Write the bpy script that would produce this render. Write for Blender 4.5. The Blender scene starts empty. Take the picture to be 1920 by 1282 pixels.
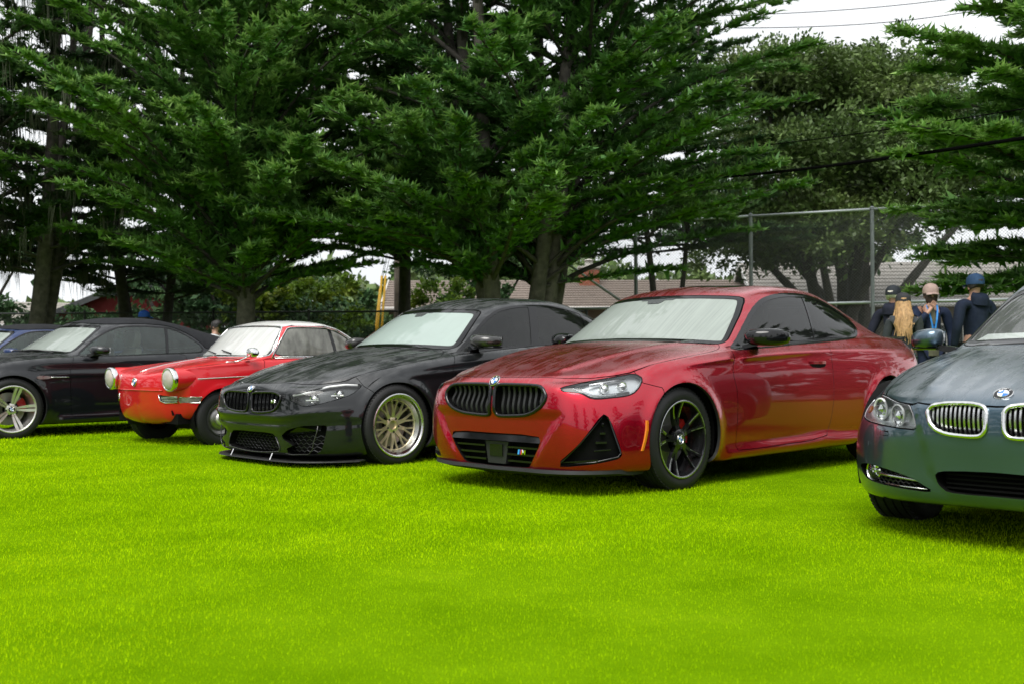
import bpy, bmesh, math, random
import numpy as np
from mathutils import Vector, Matrix
random.seed(7); RNG = np.random.default_rng(7)
PI = math.pi
C = bpy.context.scene.collection
sc = bpy.context.scene

# ------------------------------------------------------------------ camera
cam = bpy.data.cameras.new('camera'); cam_o = bpy.data.objects.new('camera', cam); C.objects.link(cam_o)
cam.sensor_width = 36.0; cam.lens = 36.0 * 2036.45 / 1920.0
cam.clip_start = .05; cam.clip_end = 3000
pit, rol = .014119, .00373
look = Vector((0, math.cos(pit), math.sin(pit)))
cam_o.location = (0, 0, .8472)
cam_o.rotation_euler = (Matrix.Rotation(rol, 3, look) @ look.to_track_quat('-Z', 'Y').to_matrix()).to_euler()
cam.dof.use_dof = True; cam.dof.focus_distance = 6.9; cam.dof.aperture_fstop = 4.0
sc.camera = cam_o

# ------------------------------------------------------------------ overcast sky, soft sun
w = bpy.data.worlds.new('World'); sc.world = w; w.use_nodes = True
nt = w.node_tree; bg = nt.nodes['Background']
SUN_EL, SUN_AZ = math.radians(58), math.radians(200)      # azimuth clockwise from +Y
sky = nt.nodes.new('ShaderNodeTexSky'); sky.sky_type = 'NISHITA'; sky.sun_disc = False
sky.sun_elevation = SUN_EL; sky.sun_rotation = SUN_AZ; sky.air_density = 1.0; sky.dust_density = 6.0; sky.ozone_density = 1.0
hs = nt.nodes.new('ShaderNodeHueSaturation'); hs.inputs['Saturation'].default_value = .12
nt.links.new(sky.outputs['Color'], hs.inputs['Color'])
# the cloud deck evens the clear sky out: mostly one bright grey-white
tc = nt.nodes.new('ShaderNodeTexCoord'); nz = nt.nodes.new('ShaderNodeTexNoise'); nz.inputs['Scale'].default_value = 2.2; nz.inputs['Detail'].default_value = 4
nt.links.new(tc.outputs['Generated'], nz.inputs['Vector'])
cr = nt.nodes.new('ShaderNodeValToRGB'); cr.color_ramp.elements[0].position = .3; cr.color_ramp.elements[1].position = .75
cr.color_ramp.elements[0].color = (7.0, 7.3, 7.6, 1); cr.color_ramp.elements[1].color = (9.2, 9.4, 9.5, 1)
nt.links.new(nz.outputs['Fac'], cr.inputs['Fac'])
mx = nt.nodes.new('ShaderNodeMix'); mx.data_type = 'RGBA'; mx.inputs['Factor'].default_value = .8
nt.links.new(hs.outputs['Color'], mx.inputs['A']); nt.links.new(cr.outputs['Color'], mx.inputs['B'])
nt.links.new(mx.outputs['Result'], bg.inputs['Color']); bg.inputs['Strength'].default_value = .066
sun = bpy.data.lights.new('sun', 'SUN'); sun.energy = 1.5; sun.angle = math.radians(40); sun.color = (1, .97, .92)
sun_o = bpy.data.objects.new('sun', sun); C.objects.link(sun_o)
sd = Vector((math.sin(SUN_AZ)*math.cos(SUN_EL), math.cos(SUN_AZ)*math.cos(SUN_EL), math.sin(SUN_EL)))
sun_o.rotation_euler = sd.to_track_quat('Z', 'Y').to_euler()
vs = sc.view_settings; vs.view_transform = 'Standard'; vs.look = 'None'; vs.gamma = 1; vs.use_curve_mapping = False; vs.exposure = 1.25
sc.cycles.max_bounces = 8; sc.cycles.transparent_max_bounces = 24; sc.cycles.use_denoising = True
sc.cycles.caustics_reflective = False; sc.cycles.caustics_refractive = False
# ------------------------------------------------------------------ helpers
def link(o, parent=None):
    C.objects.link(o)
    if parent is not None: o.parent = parent
    return o
def tag(o, label=None, cat=None, group=None, kind=None):
    for k, v in (('label', label), ('category', cat), ('group', group), ('kind', kind)):
        if v: o[k] = v
    return o
def empty(name, loc=(0, 0, 0), rz=0, label=None, cat=None, group=None):
    o = bpy.data.objects.new(name, None); o.location = loc; o.rotation_euler = (0, 0, rz); o.empty_display_size = .1
    link(o); return tag(o, label, cat, group)
def fast_mesh(name, V, F, mats=(), N=None, smooth=True, mi=None):
    """V n x 3, F m x k (one k) -> mesh data"""
    V = np.asarray(V, np.float32); F = np.asarray(F, np.int32)
    me = bpy.data.meshes.new(name); k = F.shape[1]
    me.vertices.add(len(V)); me.vertices.foreach_set('co', V.ravel())
    me.loops.add(F.size); me.loops.foreach_set('vertex_index', F.ravel())
    me.polygons.add(len(F)); me.polygons.foreach_set('loop_start', np.arange(0, F.size, k, dtype=np.int32))
    me.polygons.foreach_set('loop_total', np.full(len(F), k, np.int32))
    if mi is not None: me.polygons.foreach_set('material_index', np.asarray(mi, np.int32))
    for m in (mats if isinstance(mats, (list, tuple)) else [mats]): me.materials.append(m)
    me.update(calc_edges=True)
    me.polygons.foreach_set('use_smooth', np.full(len(F), bool(smooth)))
    if N is not None: me.normals_split_custom_set_from_vertices(np.asarray(N, float).tolist())
    return me
def mk(name, V, F, m, parent=None, N=None, smooth=True, label=None, mi=None):
    o = bpy.data.objects.new(name, fast_mesh(name, V, F, m, N, smooth, mi)); link(o, parent)
    if label: o['label'] = label
    return o
class MB:
    """collects simple shapes into one mesh of quads / triangles"""
    def __init__(s): s.v, s.f, s.m = [], [], []
    def add(s, V, F, mi=0):
        b = len(s.v); s.v += [tuple(map(float, p)) for p in V]; s.f += [tuple(int(i)+b for i in f) for f in F]; s.m += [mi]*len(F); return s
    def box(s, c, d, rot=None, mi=0, taper=1.0):
        x, y, z = (k/2 for k in d)
        V = [Vector((sx*x*(taper if sz > 0 else 1), sy*y*(taper if sz > 0 else 1), sz*z)) for sz in (-1, 1) for sy in (-1, 1) for sx in (-1, 1)]
        if rot is not None: V = [rot @ p for p in V]
        V = [p + Vector(c) for p in V]
        return s.add(V, [(0, 2, 3, 1), (4, 5, 7, 6), (0, 1, 5, 4), (2, 6, 7, 3), (0, 4, 6, 2), (1, 3, 7, 5)], mi)
    def tube(s, pts, r, n=8, mi=0, closed=False, caps=True, squash=None):
        pts = [Vector(p) for p in pts]; r = r if isinstance(r, (list, tuple)) else [r]*len(pts)
        rings = []; up0 = None
        for i, p in enumerate(pts):
            if closed: d = pts[(i+1) % len(pts)] - pts[i-1]
            else: d = pts[min(i+1, len(pts)-1)] - pts[max(i-1, 0)]
            if d.length < 1e-9: d = Vector((0, 0, 1))
            d.normalize()
            if up0 is None: up0 = Vector((0, 0, 1)) if abs(d.z) < .9 else Vector((1, 0, 0))
            a = up0 - d*d.dot(up0)
            if a.length < 1e-6: a = d.orthogonal()
            a.normalize(); up0 = a; b = d.cross(a)
            k = squash or 1
            rings.append([p + (a*math.cos(2*PI*j/n)*k + b*math.sin(2*PI*j/n))*r[i] for j in range(n)])
        V = [q for R in rings for q in R]; F = []
        m = len(rings)
        for i in range(m if closed else m-1):
            for j in range(n):
                F.append((i*n+j, i*n+(j+1) % n, ((i+1) % m)*n+(j+1) % n, ((i+1) % m)*n+j))
        if caps and not closed: F += [tuple(range(n))[::-1], tuple((m-1)*n+j for j in range(n))]
        return s.add(V, F, mi)
    def lathe(s, prof, n=32, axis='z', mi=0, c=(0, 0, 0), a0=0, a1=2*PI):
        """prof: (r, h) pairs turned round the axis"""
        full = abs(a1-a0-2*PI) < 1e-6; k = n if full else n+1
        V, F = [], []
        for r, h in prof:
            for j in range(k):
                t = a0 + (a1-a0)*j/n; x, y = r*math.cos(t), r*math.sin(t)
                p = {'z': (x, y, h), 'y': (x, h, y), 'x': (h, x, y)}[axis]
                V.append((p[0]+c[0], p[1]+c[1], p[2]+c[2]))
        for i in range(len(prof)-1):
            for j in range(n):
                q = (i*k+j, i*k+(j+1) % k, (i+1)*k+(j+1) % k, (i+1)*k+j)
                F.append(q if axis != 'y' else q[::-1])
        return s.add(V, F, mi)
    def loft(s, rings, mi=0, caps=True):
        n = len(rings[0]); V = [p for r in rings for p in r]; F = []
        for i in range(len(rings)-1):
            for j in range(n): F.append((i*n+j, i*n+(j+1) % n, (i+1)*n+(j+1) % n, (i+1)*n+j))
        if caps: F += [tuple(range(n))[::-1], tuple((len(rings)-1)*n+j for j in range(n))]
        return s.add(V, F, mi)
    def prism(s, poly, z0, z1, axis='z', mi=0):
        def P(a, b, h): return {'z': (a, b, h), 'y': (a, h, b), 'x': (h, a, b)}[axis]
        return s.loft([[P(a, b, z0) for a, b in poly], [P(a, b, z1) for a, b in poly]], mi)
    def mesh(s, name, mats, smooth=False):
        me = bpy.data.meshes.new(name); me.from_pydata(s.v, [], s.f)
        for m in (mats if isinstance(mats, (list, tuple)) else [mats]): me.materials.append(m)
        if any(s.m): me.polygons.foreach_set('material_index', s.m)
        me.polygons.foreach_set('use_smooth', [bool(smooth)]*len(s.f))
        bm = bmesh.new(); bm.from_mesh(me); bmesh.ops.recalc_face_normals(bm, faces=bm.faces); bm.to_mesh(me); bm.free()
        if smooth and smooth is not True: me.set_sharp_from_angle(angle=math.radians(smooth))
        return me
    def build(s, name, mats, parent=None, smooth=False, label=None, loc=None):
        o = bpy.data.objects.new(name, s.mesh(name, mats, smooth)); link(o, parent)
        if label: o['label'] = label
        if loc: o.location = loc
        return o

# ------------------------------------------------------------------ materials
MAT = {}
def nodemat(name):
    m = bpy.data.materials.new(name); m.use_nodes = True; MAT[name] = m
    return m, m.node_tree, m.node_tree.nodes['Principled BSDF']
def N(nt, t, **kw):
    n = nt.nodes.new('ShaderNode' + t)
    for k, v in kw.items():
        if hasattr(n, k): setattr(n, k, v)
        else: n.inputs[k].default_value = v
    return n
def coords(nt, scale=(1, 1, 1), kind='Object'):
    t = N(nt, 'TexCoord'); mp = N(nt, 'Mapping'); mp.inputs['Scale'].default_value = scale
    nt.links.new(t.outputs[kind], mp.inputs['Vector']); return mp.outputs['Vector']
def noise(nt, vec, scale, detail=3, rough=.55):
    n = N(nt, 'TexNoise'); n.inputs['Scale'].default_value = scale; n.inputs['Detail'].default_value = detail; n.inputs['Roughness'].default_value = rough
    if vec is not None: nt.links.new(vec, n.inputs['Vector'])
    return n.outputs['Fac']
def ramp(nt, fac, stops, interp='LINEAR'):
    r = N(nt, 'ValToRGB'); e = r.color_ramp.elements; r.color_ramp.interpolation = interp
    while len(e) < len(stops): e.new(.5)
    for k, (p, c) in enumerate(stops):
        e[k].position = p; e[k].color = (c, c, c, 1) if not hasattr(c, '__len__') else (*c[:3], 1)
    nt.links.new(fac, r.inputs['Fac']); return r.outputs['Color']
def math_(nt, op, a, b=None):
    n = N(nt, 'Math', operation=op)
    for i, x in enumerate((a, b)):
        if x is None: continue
        if hasattr(x, 'links'): nt.links.new(x, n.inputs[i])
        else: n.inputs[i].default_value = x
    return n.outputs[0]
def simple(name, col, rough=.5, metal=0., var=.12, scale=6, coat=0., bump=0., bscale=60, spec=.5, rvar=.1):
    m, nt, b = nodemat(name)
    v = coords(nt); f = noise(nt, v, scale, 4)
    nt.links.new(ramp(nt, f, [(.3, [c*(1-var) for c in col]), (.7, [min(1, c*(1+var)) for c in col])]), b.inputs['Base Color'])
    nt.links.new(ramp(nt, noise(nt, v, scale*2.3, 3), [(.3, max(.02, rough-rvar)), (.7, min(1, rough+rvar))]), b.inputs['Roughness'])
    b.inputs['Metallic'].default_value = metal; b.inputs['Coat Weight'].default_value = coat; b.inputs['Specular IOR Level'].default_value = spec
    if bump:
        bp = N(nt, 'Bump'); bp.inputs['Strength'].default_value = bump; bp.inputs['Distance'].default_value = .01
        nt.links.new(noise(nt, v, bscale, 5), bp.inputs['Height']); nt.links.new(bp.outputs['Normal'], b.inputs['Normal'])
    return m
# ------------------------------------------------------------------ car body engine (numpy)
def pchip(xs, ys, xq):
    xs = np.asarray(xs, float); ys = np.asarray(ys, float); xq = np.asarray(xq, float)
    if xs[0] > xs[-1]: xs, ys = xs[::-1], ys[::-1]
    h = np.diff(xs); d = np.diff(ys) / h
    m = np.zeros(len(xs))
    if len(xs) > 2:
        for i in range(1, len(xs) - 1):
            if d[i-1] * d[i] > 0:
                w1, w2 = 2*h[i] + h[i-1], h[i] + 2*h[i-1]
                m[i] = (w1 + w2) / (w1 / d[i-1] + w2 / d[i])
    m[0], m[-1] = d[0], d[-1]
    i = np.clip(np.searchsorted(xs, xq) - 1, 0, len(h) - 1)
    t = np.clip((xq - xs[i]) / h[i], 0, 1)
    h00 = 2*t**3 - 3*t**2 + 1; h10 = t**3 - 2*t**2 + t; h01 = -2*t**3 + 3*t**2; h11 = t**3 - t**2
    return h00*ys[i] + h10*h[i]*m[i] + h01*ys[i+1] + h11*h[i]*m[i+1]

TF = np.array([0, .3, .56, .77, .91])
TR = np.array([.9, .72, .4, 0])
KS = 11
def row(xf, zf, side, xr, zr, n=3.4, nr=4.0, zp=2.0):
    s = np.array(side, float)
    x = np.linspace(s[0, 0], s[-1, 0], KS)
    y = pchip(s[:, 0], s[:, 1], x); z = pchip(s[:, 0], s[:, 2], x)
    a = np.stack([xf - (xf - x[0]) * TF**n, y[0] * TF, zf + (z[0] - zf) * TF**zp], 1)
    c = np.stack([xr - (xr - x[-1]) * TR**nr, y[-1] * TR, zr + (z[-1] - zr) * TR**zp], 1)
    return np.vstack([a, np.stack([x, y, z], 1), c])

def bs_matrix(npts, params):
    k = np.clip(np.floor(params).astype(int), 0, npts - 2); t = params - k
    B = np.zeros((len(params), npts + 2)); r = np.arange(len(params))
    B[r, k] += (1-t)**3/6; B[r, k+1] += (3*t**3 - 6*t**2 + 4)/6
    B[r, k+2] += (-3*t**3 + 3*t**2 + 3*t + 1)/6; B[r, k+3] += t**3/6
    return B

def span_params(lens, step, lo=2, hi=40):
    out = []
    for i, L in enumerate(lens):
        n = int(min(hi, max(lo, math.ceil(L / step))))
        out += [i + j / n for j in range(n)]
    return np.array(out + [len(lens)])

def surface(rows, step=.024):
    P = np.stack(rows)                                   # R x C x 3
    mir = np.array([1, -1, 1])
    lu = np.linalg.norm(np.diff(P, axis=1), axis=2); lv = np.linalg.norm(np.diff(P, axis=0), axis=2)
    up = span_params(np.percentile(lu, 80, axis=0), step); vp = span_params(lv.max(0).max() * 0 + np.percentile(lv, 92, axis=1), step)
    Pc = np.concatenate([(P[:, 1] * mir)[:, None], P, (P[:, -2] * mir)[:, None]], 1)
    Pc = np.concatenate([(2*Pc[0] - Pc[1])[None], Pc, (Pc[-2] * mir)[None]], 0)
    Bu = bs_matrix(P.shape[1], up); Bv = bs_matrix(P.shape[0], vp)
    G = np.einsum('ai,ijk,bj->abk', Bv, Pc, Bu)
    G[:, 0, 1] = 0; G[:, -1, 1] = 0; G[-1, :, 1] = 0
    return G

def seg_dist(p, poly, closed=False):
    poly = np.asarray(poly, float)
    a = poly if closed else poly[:-1]
    b = np.roll(poly, -1, 0) if closed else poly[1:]
    best = np.full(len(p), 1e9)
    for i in range(len(a)):
        ab = b[i] - a[i]; L = ab @ ab
        if L < 1e-14: continue
        t = np.clip(((p - a[i]) @ ab) / L, 0, 1)
        best = np.minimum(best, np.linalg.norm(p - a[i] - t[:, None] * ab, axis=1))
    return best

def sdf_poly(p, poly):
    d = seg_dist(p, poly, True)
    poly = np.asarray(poly, float)
    inside = np.zeros(len(p), bool)
    j = len(poly) - 1
    for i in range(len(poly)):
        xi, yi = poly[i]; xj, yj = poly[j]
        c = ((yi > p[:, 1]) != (yj > p[:, 1]))
        with np.errstate(divide='ignore', invalid='ignore'):
            c &= p[:, 0] < (xj - xi) * (p[:, 1] - yi) / (yj - yi + 1e-15) + xi
        inside ^= c; j = i
    return np.where(inside, -d, d)

def chaikin(poly, it=2, q=.2):
    p = np.asarray(poly, float)
    for _ in range(it):
        nx = np.roll(p, -1, 0)
        p = np.stack([p*(1-q) + nx*q, p*q + nx*(1-q)], 1).reshape(-1, 2)
    return p

def grid_normals(G):
    du = np.zeros_like(G); dv = np.zeros_like(G)
    du[:, 1:-1] = G[:, 2:] - G[:, :-2]
    mir = np.array([1, -1, 1])
    du[:, 0] = G[:, 1] - G[:, 1] * mir; du[:, -1] = G[:, -2] * mir - G[:, -2]
    dv[1:-1] = G[2:] - G[:-2]; dv[0] = G[1] - G[0]; dv[-1] = G[-2] * mir - G[-2]
    n = np.cross(du, dv)
    L = np.linalg.norm(n, axis=2, keepdims=True)
    n = n / np.maximum(L, 1e-12)
    bad = (L[..., 0] < 1e-12)
    n[bad] = (0, 0, 1)
    return n

def sculpt(G, items):
    """displace the grid: item = (proj, polyline, axis, amplitude, width, (xmin,xmax), kind)"""
    sh = G.shape; p = G.reshape(-1, 3)
    for it in items:
        proj, pl, ax, amp, w, xr, kind = it
        q = {'S': p[:, [0, 2]], 'F': p[:, [1, 2]], 'T': p[:, [0, 1]]}[proj]
        m = (p[:, 0] > xr[0]) & (p[:, 0] < xr[1])
        if proj == 'S': m &= p[:, 1] > .45
        if kind == 'ridge':
            f = np.exp(-(seg_dist(q, pl) / w)**2)
        elif kind == 'area':
            f = .5 - .5 * np.tanh(sdf_poly(q, pl) / w)
        elif kind == 'ring':
            c, R = pl[0], pl[1][0]
            d = np.hypot(q[:, 0] - c[0], q[:, 1] - c[1]) - R
            f = np.exp(-(np.clip(d, 0, 9) / w)**2) * (d > -.16) * (q[:, 1] < c[1] + R + .25)
        f = f * m
        p[:, ax] += amp * f
    return p.reshape(sh)

class Mesh:
    """triangle soup with shared verts, normals and a region label per face"""
    def __init__(s, G):
        N = grid_normals(G); a, b = G.shape[:2]
        s.V = G.reshape(-1, 3).copy(); s.N = N.reshape(-1, 3).copy()
        idx = np.arange(a*b).reshape(a, b)
        q = np.stack([idx[:-1, :-1], idx[:-1, 1:], idx[1:, 1:], idx[1:, :-1]], -1).reshape(-1, 4)
        s.F = np.concatenate([q[:, [0, 1, 2]], q[:, [0, 2, 3]]])
        e = s.V[s.F]; ar = np.linalg.norm(np.cross(e[:, 1]-e[:, 0], e[:, 2]-e[:, 0]), axis=1)
        s.F = s.F[ar > 1e-9]
        s.R = np.zeros(len(s.F), int)
    def cut(s, val, mask_faces, snap=.0015):
        """split faces in mask along val=0; returns bool per face (val<0) for the mask"""
        val = np.where(np.abs(val) < snap, 0., val)
        fv = val[s.F]
        cross = mask_faces & (fv.min(1) < 0) & (fv.max(1) > 0)
        ids = np.nonzero(cross)[0]
        if len(ids):
            newV, newN, newF, newR, cache = [], [], [], [], {}
            base = len(s.V)
            def mid(i, j):
                k = (i, j) if i < j else (j, i)
                if k not in cache:
                    t = val[k[0]] / (val[k[0]] - val[k[1]])
                    newV.append(s.V[k[0]]*(1-t) + s.V[k[1]]*t)
                    n = s.N[k[0]]*(1-t) + s.N[k[1]]*t
                    newN.append(n / (np.linalg.norm(n) + 1e-12)); cache[k] = base + len(newV) - 1
                return cache[k]
            for f in ids:
                v = [int(x) for x in s.F[f]]; w = [val[x] for x in v]
                poly = {-1: [], 1: []}
                for a in range(3):
                    b = (a+1) % 3
                    if w[a] <= 0: poly[-1].append(v[a])
                    if w[a] >= 0: poly[1].append(v[a])
                    if w[a]*w[b] < 0:
                        m = mid(v[a], v[b]); poly[-1].append(m); poly[1].append(m)
                for sd in (-1, 1):
                    q = poly[sd]
                    for k in range(1, len(q)-1):
                        newF.append((q[0], q[k], q[k+1])); newR.append(s.R[f])
            keep = np.ones(len(s.F), bool); keep[ids] = False
            mk = np.concatenate([mask_faces[keep], np.ones(len(newF), bool)])
            s.V = np.vstack([s.V, np.array(newV).reshape(-1, 3)]); s.N = np.vstack([s.N, np.array(newN).reshape(-1, 3)])
            s.F = np.vstack([s.F[keep], np.array(newF, int)]); s.R = np.concatenate([s.R[keep], np.array(newR, int)])
            val = np.concatenate([val, np.zeros(len(newV))]); mask_faces = mk
        fv = val[s.F]
        return mask_faces & (fv.sum(1) < 0) & (fv.max(1) <= 1e-9), val
    def sub(s, faces):
        F = s.F[faces]; u, inv = np.unique(F, return_inverse=True)
        return s.V[u].copy(), s.N[u].copy(), inv.reshape(-1, 3)

def proj2(V, pr):
    if pr == 'S': return V[:, [0, 2]]
    if pr == 'F': return V[:, [1, 2]]
    if pr == 'T': return V[:, [0, 1]]
    th = math.radians(pr); return np.stack([V[:, 1]*math.cos(th) - V[:, 0]*math.sin(th), V[:, 2]], 1)

def boundary(F):
    e = np.concatenate([F[:, [0, 1]], F[:, [1, 2]], F[:, [2, 0]]])
    key = np.sort(e, 1); k = key[:, 0].astype(np.int64) * 10**7 + key[:, 1]
    u, inv, cnt = np.unique(k, return_inverse=True, return_counts=True)
    return e[cnt[inv] == 1]

def recess(V, F, vec, skip_mid=True):
    """floor moved by vec plus walls round the border; the border on y=0 stays open"""
    vec = np.asarray(vec, float)
    V2 = V + vec; n = len(V)
    b = boundary(F)
    if skip_mid: b = b[~((np.abs(V[b[:, 0], 1]) < 1e-6) & (np.abs(V[b[:, 1], 1]) < 1e-6))]
    walls = np.concatenate([np.stack([b[:, 0], b[:, 1], b[:, 1]+n], 1), np.stack([b[:, 0], b[:, 1]+n, b[:, 0]+n], 1)])
    return np.vstack([V, V2]), np.vstack([walls[:, ::-1] if False else walls, F + n])

def mirror(V, F, N=None, weld=True):
    """join a half with its mirror image"""
    m = np.array([1, -1, 1]); n = len(V)
    V2 = np.vstack([V, V*m]); F2 = np.vstack([F, F[:, ::-1] + n])
    if weld:
        on = np.abs(V[:, 1]) < 1e-6
        mp = np.arange(2*n); mp[n:][on] = np.nonzero(on)[0]
        F2 = mp[F2]
    N2 = None if N is None else np.vstack([N, N*m])
    if N is not None and weld:
        N2[:n][np.abs(V[:, 1]) < 1e-6, 1] = 0
    return V2, F2, N2
# ------------------------------------------------------------------ car materials
def paint(name, col, metal=.35, flake=True, wet=.5, dark=.8, rough=.38):
    m, nt, b = nodemat(name); v = coords(nt)
    f = noise(nt, v, 3, 2)
    nt.links.new(ramp(nt, f, [(.2, [c*dark for c in col]), (.8, col)]), b.inputs['Base Color'])
    b.inputs['Metallic'].default_value = metal; b.inputs['Roughness'].default_value = rough; b.inputs['Specular IOR Level'].default_value = .15
    b.inputs['Coat Weight'].default_value = 1; b.inputs['Coat IOR'].default_value = 1.5
    # rain: beads roughen the clear coat where the panel faces up, run-off tracks follow the slope
    g = N(nt, 'NewGeometry'); sx = N(nt, 'SeparateXYZ'); nt.links.new(g.outputs['Normal'], sx.inputs[0])
    up = ramp(nt, sx.outputs['Z'], [(.25, 0), (.8, 1)])
    st = noise(nt, coords(nt, (2.2, 26, 6)), 1.0, 4, .6); bl = noise(nt, v, 7, 5, .6)
    t = math_(nt, 'MULTIPLY', ramp(nt, math_(nt, 'ADD', math_(nt, 'MULTIPLY', st, .55), math_(nt, 'MULTIPLY', bl, .45)), [(.42, .15), (.58, 1)]), up)
    wetf = math_(nt, 'MULTIPLY', t, wet)
    nt.links.new(math_(nt, 'ADD', math_(nt, 'MULTIPLY', wetf, .5), .025), b.inputs['Coat Roughness'])
    bm_ = N(nt, 'Mix', data_type='RGBA'); nt.links.new(math_(nt, 'MULTIPLY', wetf, .13), bm_.inputs['Factor']); nt.links.new(b.inputs['Base Color'].links[0].from_socket, bm_.inputs['A']); bm_.inputs['B'].default_value = (.55, .56, .57, 1); nt.links.new(bm_.outputs['Result'], b.inputs['Base Color'])
    dr = N(nt, 'TexVoronoi'); dr.inputs['Scale'].default_value = 150; nt.links.new(v, dr.inputs['Vector'])
    drops = ramp(nt, dr.outputs['Distance'], [(.15, 1), (.42, 0)])
    bp = N(nt, 'Bump'); bp.inputs['Distance'].default_value = .0012
    nt.links.new(math_(nt, 'MULTIPLY', wetf, .55), bp.inputs['Strength']); nt.links.new(drops, bp.inputs['Height'])
    nt.links.new(bp.outputs['Normal'], b.inputs['Coat Normal'])
    if flake: 
        b2 = N(nt, 'Bump'); b2.inputs['Distance'].default_value = .0006; b2.inputs['Strength'].default_value = .25
        nt.links.new(noise(nt, v, 420, 2), b2.inputs['Height']); nt.links.new(b2.outputs['Normal'], b.inputs['Normal'])
    return m
def glass(name, tint=(.25, .3, .3), film=0., filmcol=(.75, .8, .78), rough=.02, streak=(3, 22, 2), ior=1.55, flo=.6):
    """pane: see-through tint, mirror by Fresnel, and a film of drops or mist in running streaks; on windscreens it paints in sky glare too"""
    m = bpy.data.materials.new(name); m.use_nodes = True; nt = m.node_tree; nt.nodes.remove(nt.nodes['Principled BSDF']); out = nt.nodes['Material Output']
    tr = N(nt, 'BsdfTransparent'); tr.inputs['Color'].default_value = (*tint, 1)
    gl = N(nt, 'BsdfGlossy'); gl.inputs['Roughness'].default_value = rough
    fr = N(nt, 'Fresnel'); fr.inputs['IOR'].default_value = ior
    base = tr.outputs[0]
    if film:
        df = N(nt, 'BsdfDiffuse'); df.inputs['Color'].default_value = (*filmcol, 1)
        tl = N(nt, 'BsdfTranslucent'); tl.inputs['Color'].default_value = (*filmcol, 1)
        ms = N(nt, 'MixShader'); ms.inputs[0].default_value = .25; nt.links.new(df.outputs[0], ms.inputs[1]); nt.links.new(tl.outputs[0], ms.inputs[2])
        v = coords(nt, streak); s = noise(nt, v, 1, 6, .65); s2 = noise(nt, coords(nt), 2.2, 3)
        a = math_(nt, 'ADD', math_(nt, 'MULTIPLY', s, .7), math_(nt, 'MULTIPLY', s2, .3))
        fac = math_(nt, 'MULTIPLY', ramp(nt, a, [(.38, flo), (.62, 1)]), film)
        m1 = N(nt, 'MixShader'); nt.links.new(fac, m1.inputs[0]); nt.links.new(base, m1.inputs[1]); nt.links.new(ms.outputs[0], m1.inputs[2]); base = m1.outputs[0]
    m2 = N(nt, 'MixShader'); nt.links.new(fr.outputs[0], m2.inputs[0]); nt.links.new(base, m2.inputs[1]); nt.links.new(gl.outputs[0], m2.inputs[2])
    nt.links.new(m2.outputs[0], out.inputs['Surface']); MAT[name] = m
    return m
blk = simple('gloss_black', (.006, .006, .007), .10, coat=.15, rvar=.03, spec=.4)
matblk = simple('black_plastic', (.012, .012, .013), .55)
dark = simple('dark_void', (.004, .004, .004), .8, spec=.1)
rubber = simple('tyre_rubber', (.011, .011, .012), .62, bump=.15, bscale=90, spec=.35)
chrome = simple('chrome', (.8, .8, .8), .08, 1, var=.04, rvar=.03)
satin = simple('satin_metal', (.55, .55, .56), .28, 1, var=.06)
silver = simple('silver_wheel', (.62, .60, .58), .34, .85, var=.05)
gold = simple('champagne_wheel', (.80, .70, .49), .38, .8, var=.06)
blackwheel = simple('black_wheel', (.008, .008, .009), .2, coat=.5)
discm = simple('brake_disc', (.3, .29, .28), .4, 1)
redcal = simple('red_caliper', (.4, .012, .012), .3, coat=.4)
carbon = simple('carbon_trim', (.02, .019, .018), .3, coat=.7)
roundel_blue = simple('enamel_blue', (.03, .16, .5), .2); roundel_white = simple('enamel_white', (.75, .75, .75), .2)
lampwhite = simple('lamp_reflector', (.62, .64, .66), .18, .7, var=.1, scale=25)
lampgrey = simple('lamp_housing', (.60, .62, .65), .3, .35, var=.05)
lampdark = simple('dark_lamp_housing', (.07, .072, .076), .3, .4, var=.06)
amber = simple('amber_marker', (.75, .2, .01), .15, coat=.8)
redlens = simple('red_lens', (.35, .008, .008), .12, coat=.8)
lens = glass('clear_lens', (.96, .98, .98), film=.03, filmcol=(.85, .87, .88), ior=1.45)
side_glass = glass('tinted_glass', (.10, .12, .12), film=.02, streak=(22, 22, 2), ior=1.55)
clear_side = glass('clear_side_glass', (.50, .60, .58), film=.12, filmcol=(.4, .5, .48), streak=(22, 22, 2), ior=1.6)
wscreen = glass('rain_and_glare_windscreen', (.6, .68, .65), film=.84, filmcol=(.46, .52, .48), streak=(1.6, 75, 1.6), flo=.8)  # pale film: rain streaks plus white sky reflection put into the colour
wscreen_s = glass('painted_glare_windscreen', (.6, .68, .65), film=.93, filmcol=(.46, .56, .52), streak=(1.5, 6, 1.5), flo=.92)  # smooth pale film, mostly sky reflection painted as colour
leather = simple('dark_leather', (.03, .03, .032), .5); beige = simple('beige_leather', (.42, .38, .30), .5)

frit_grey = simple('sensor_patch_grey', (.06, .065, .066), .3)
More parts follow.
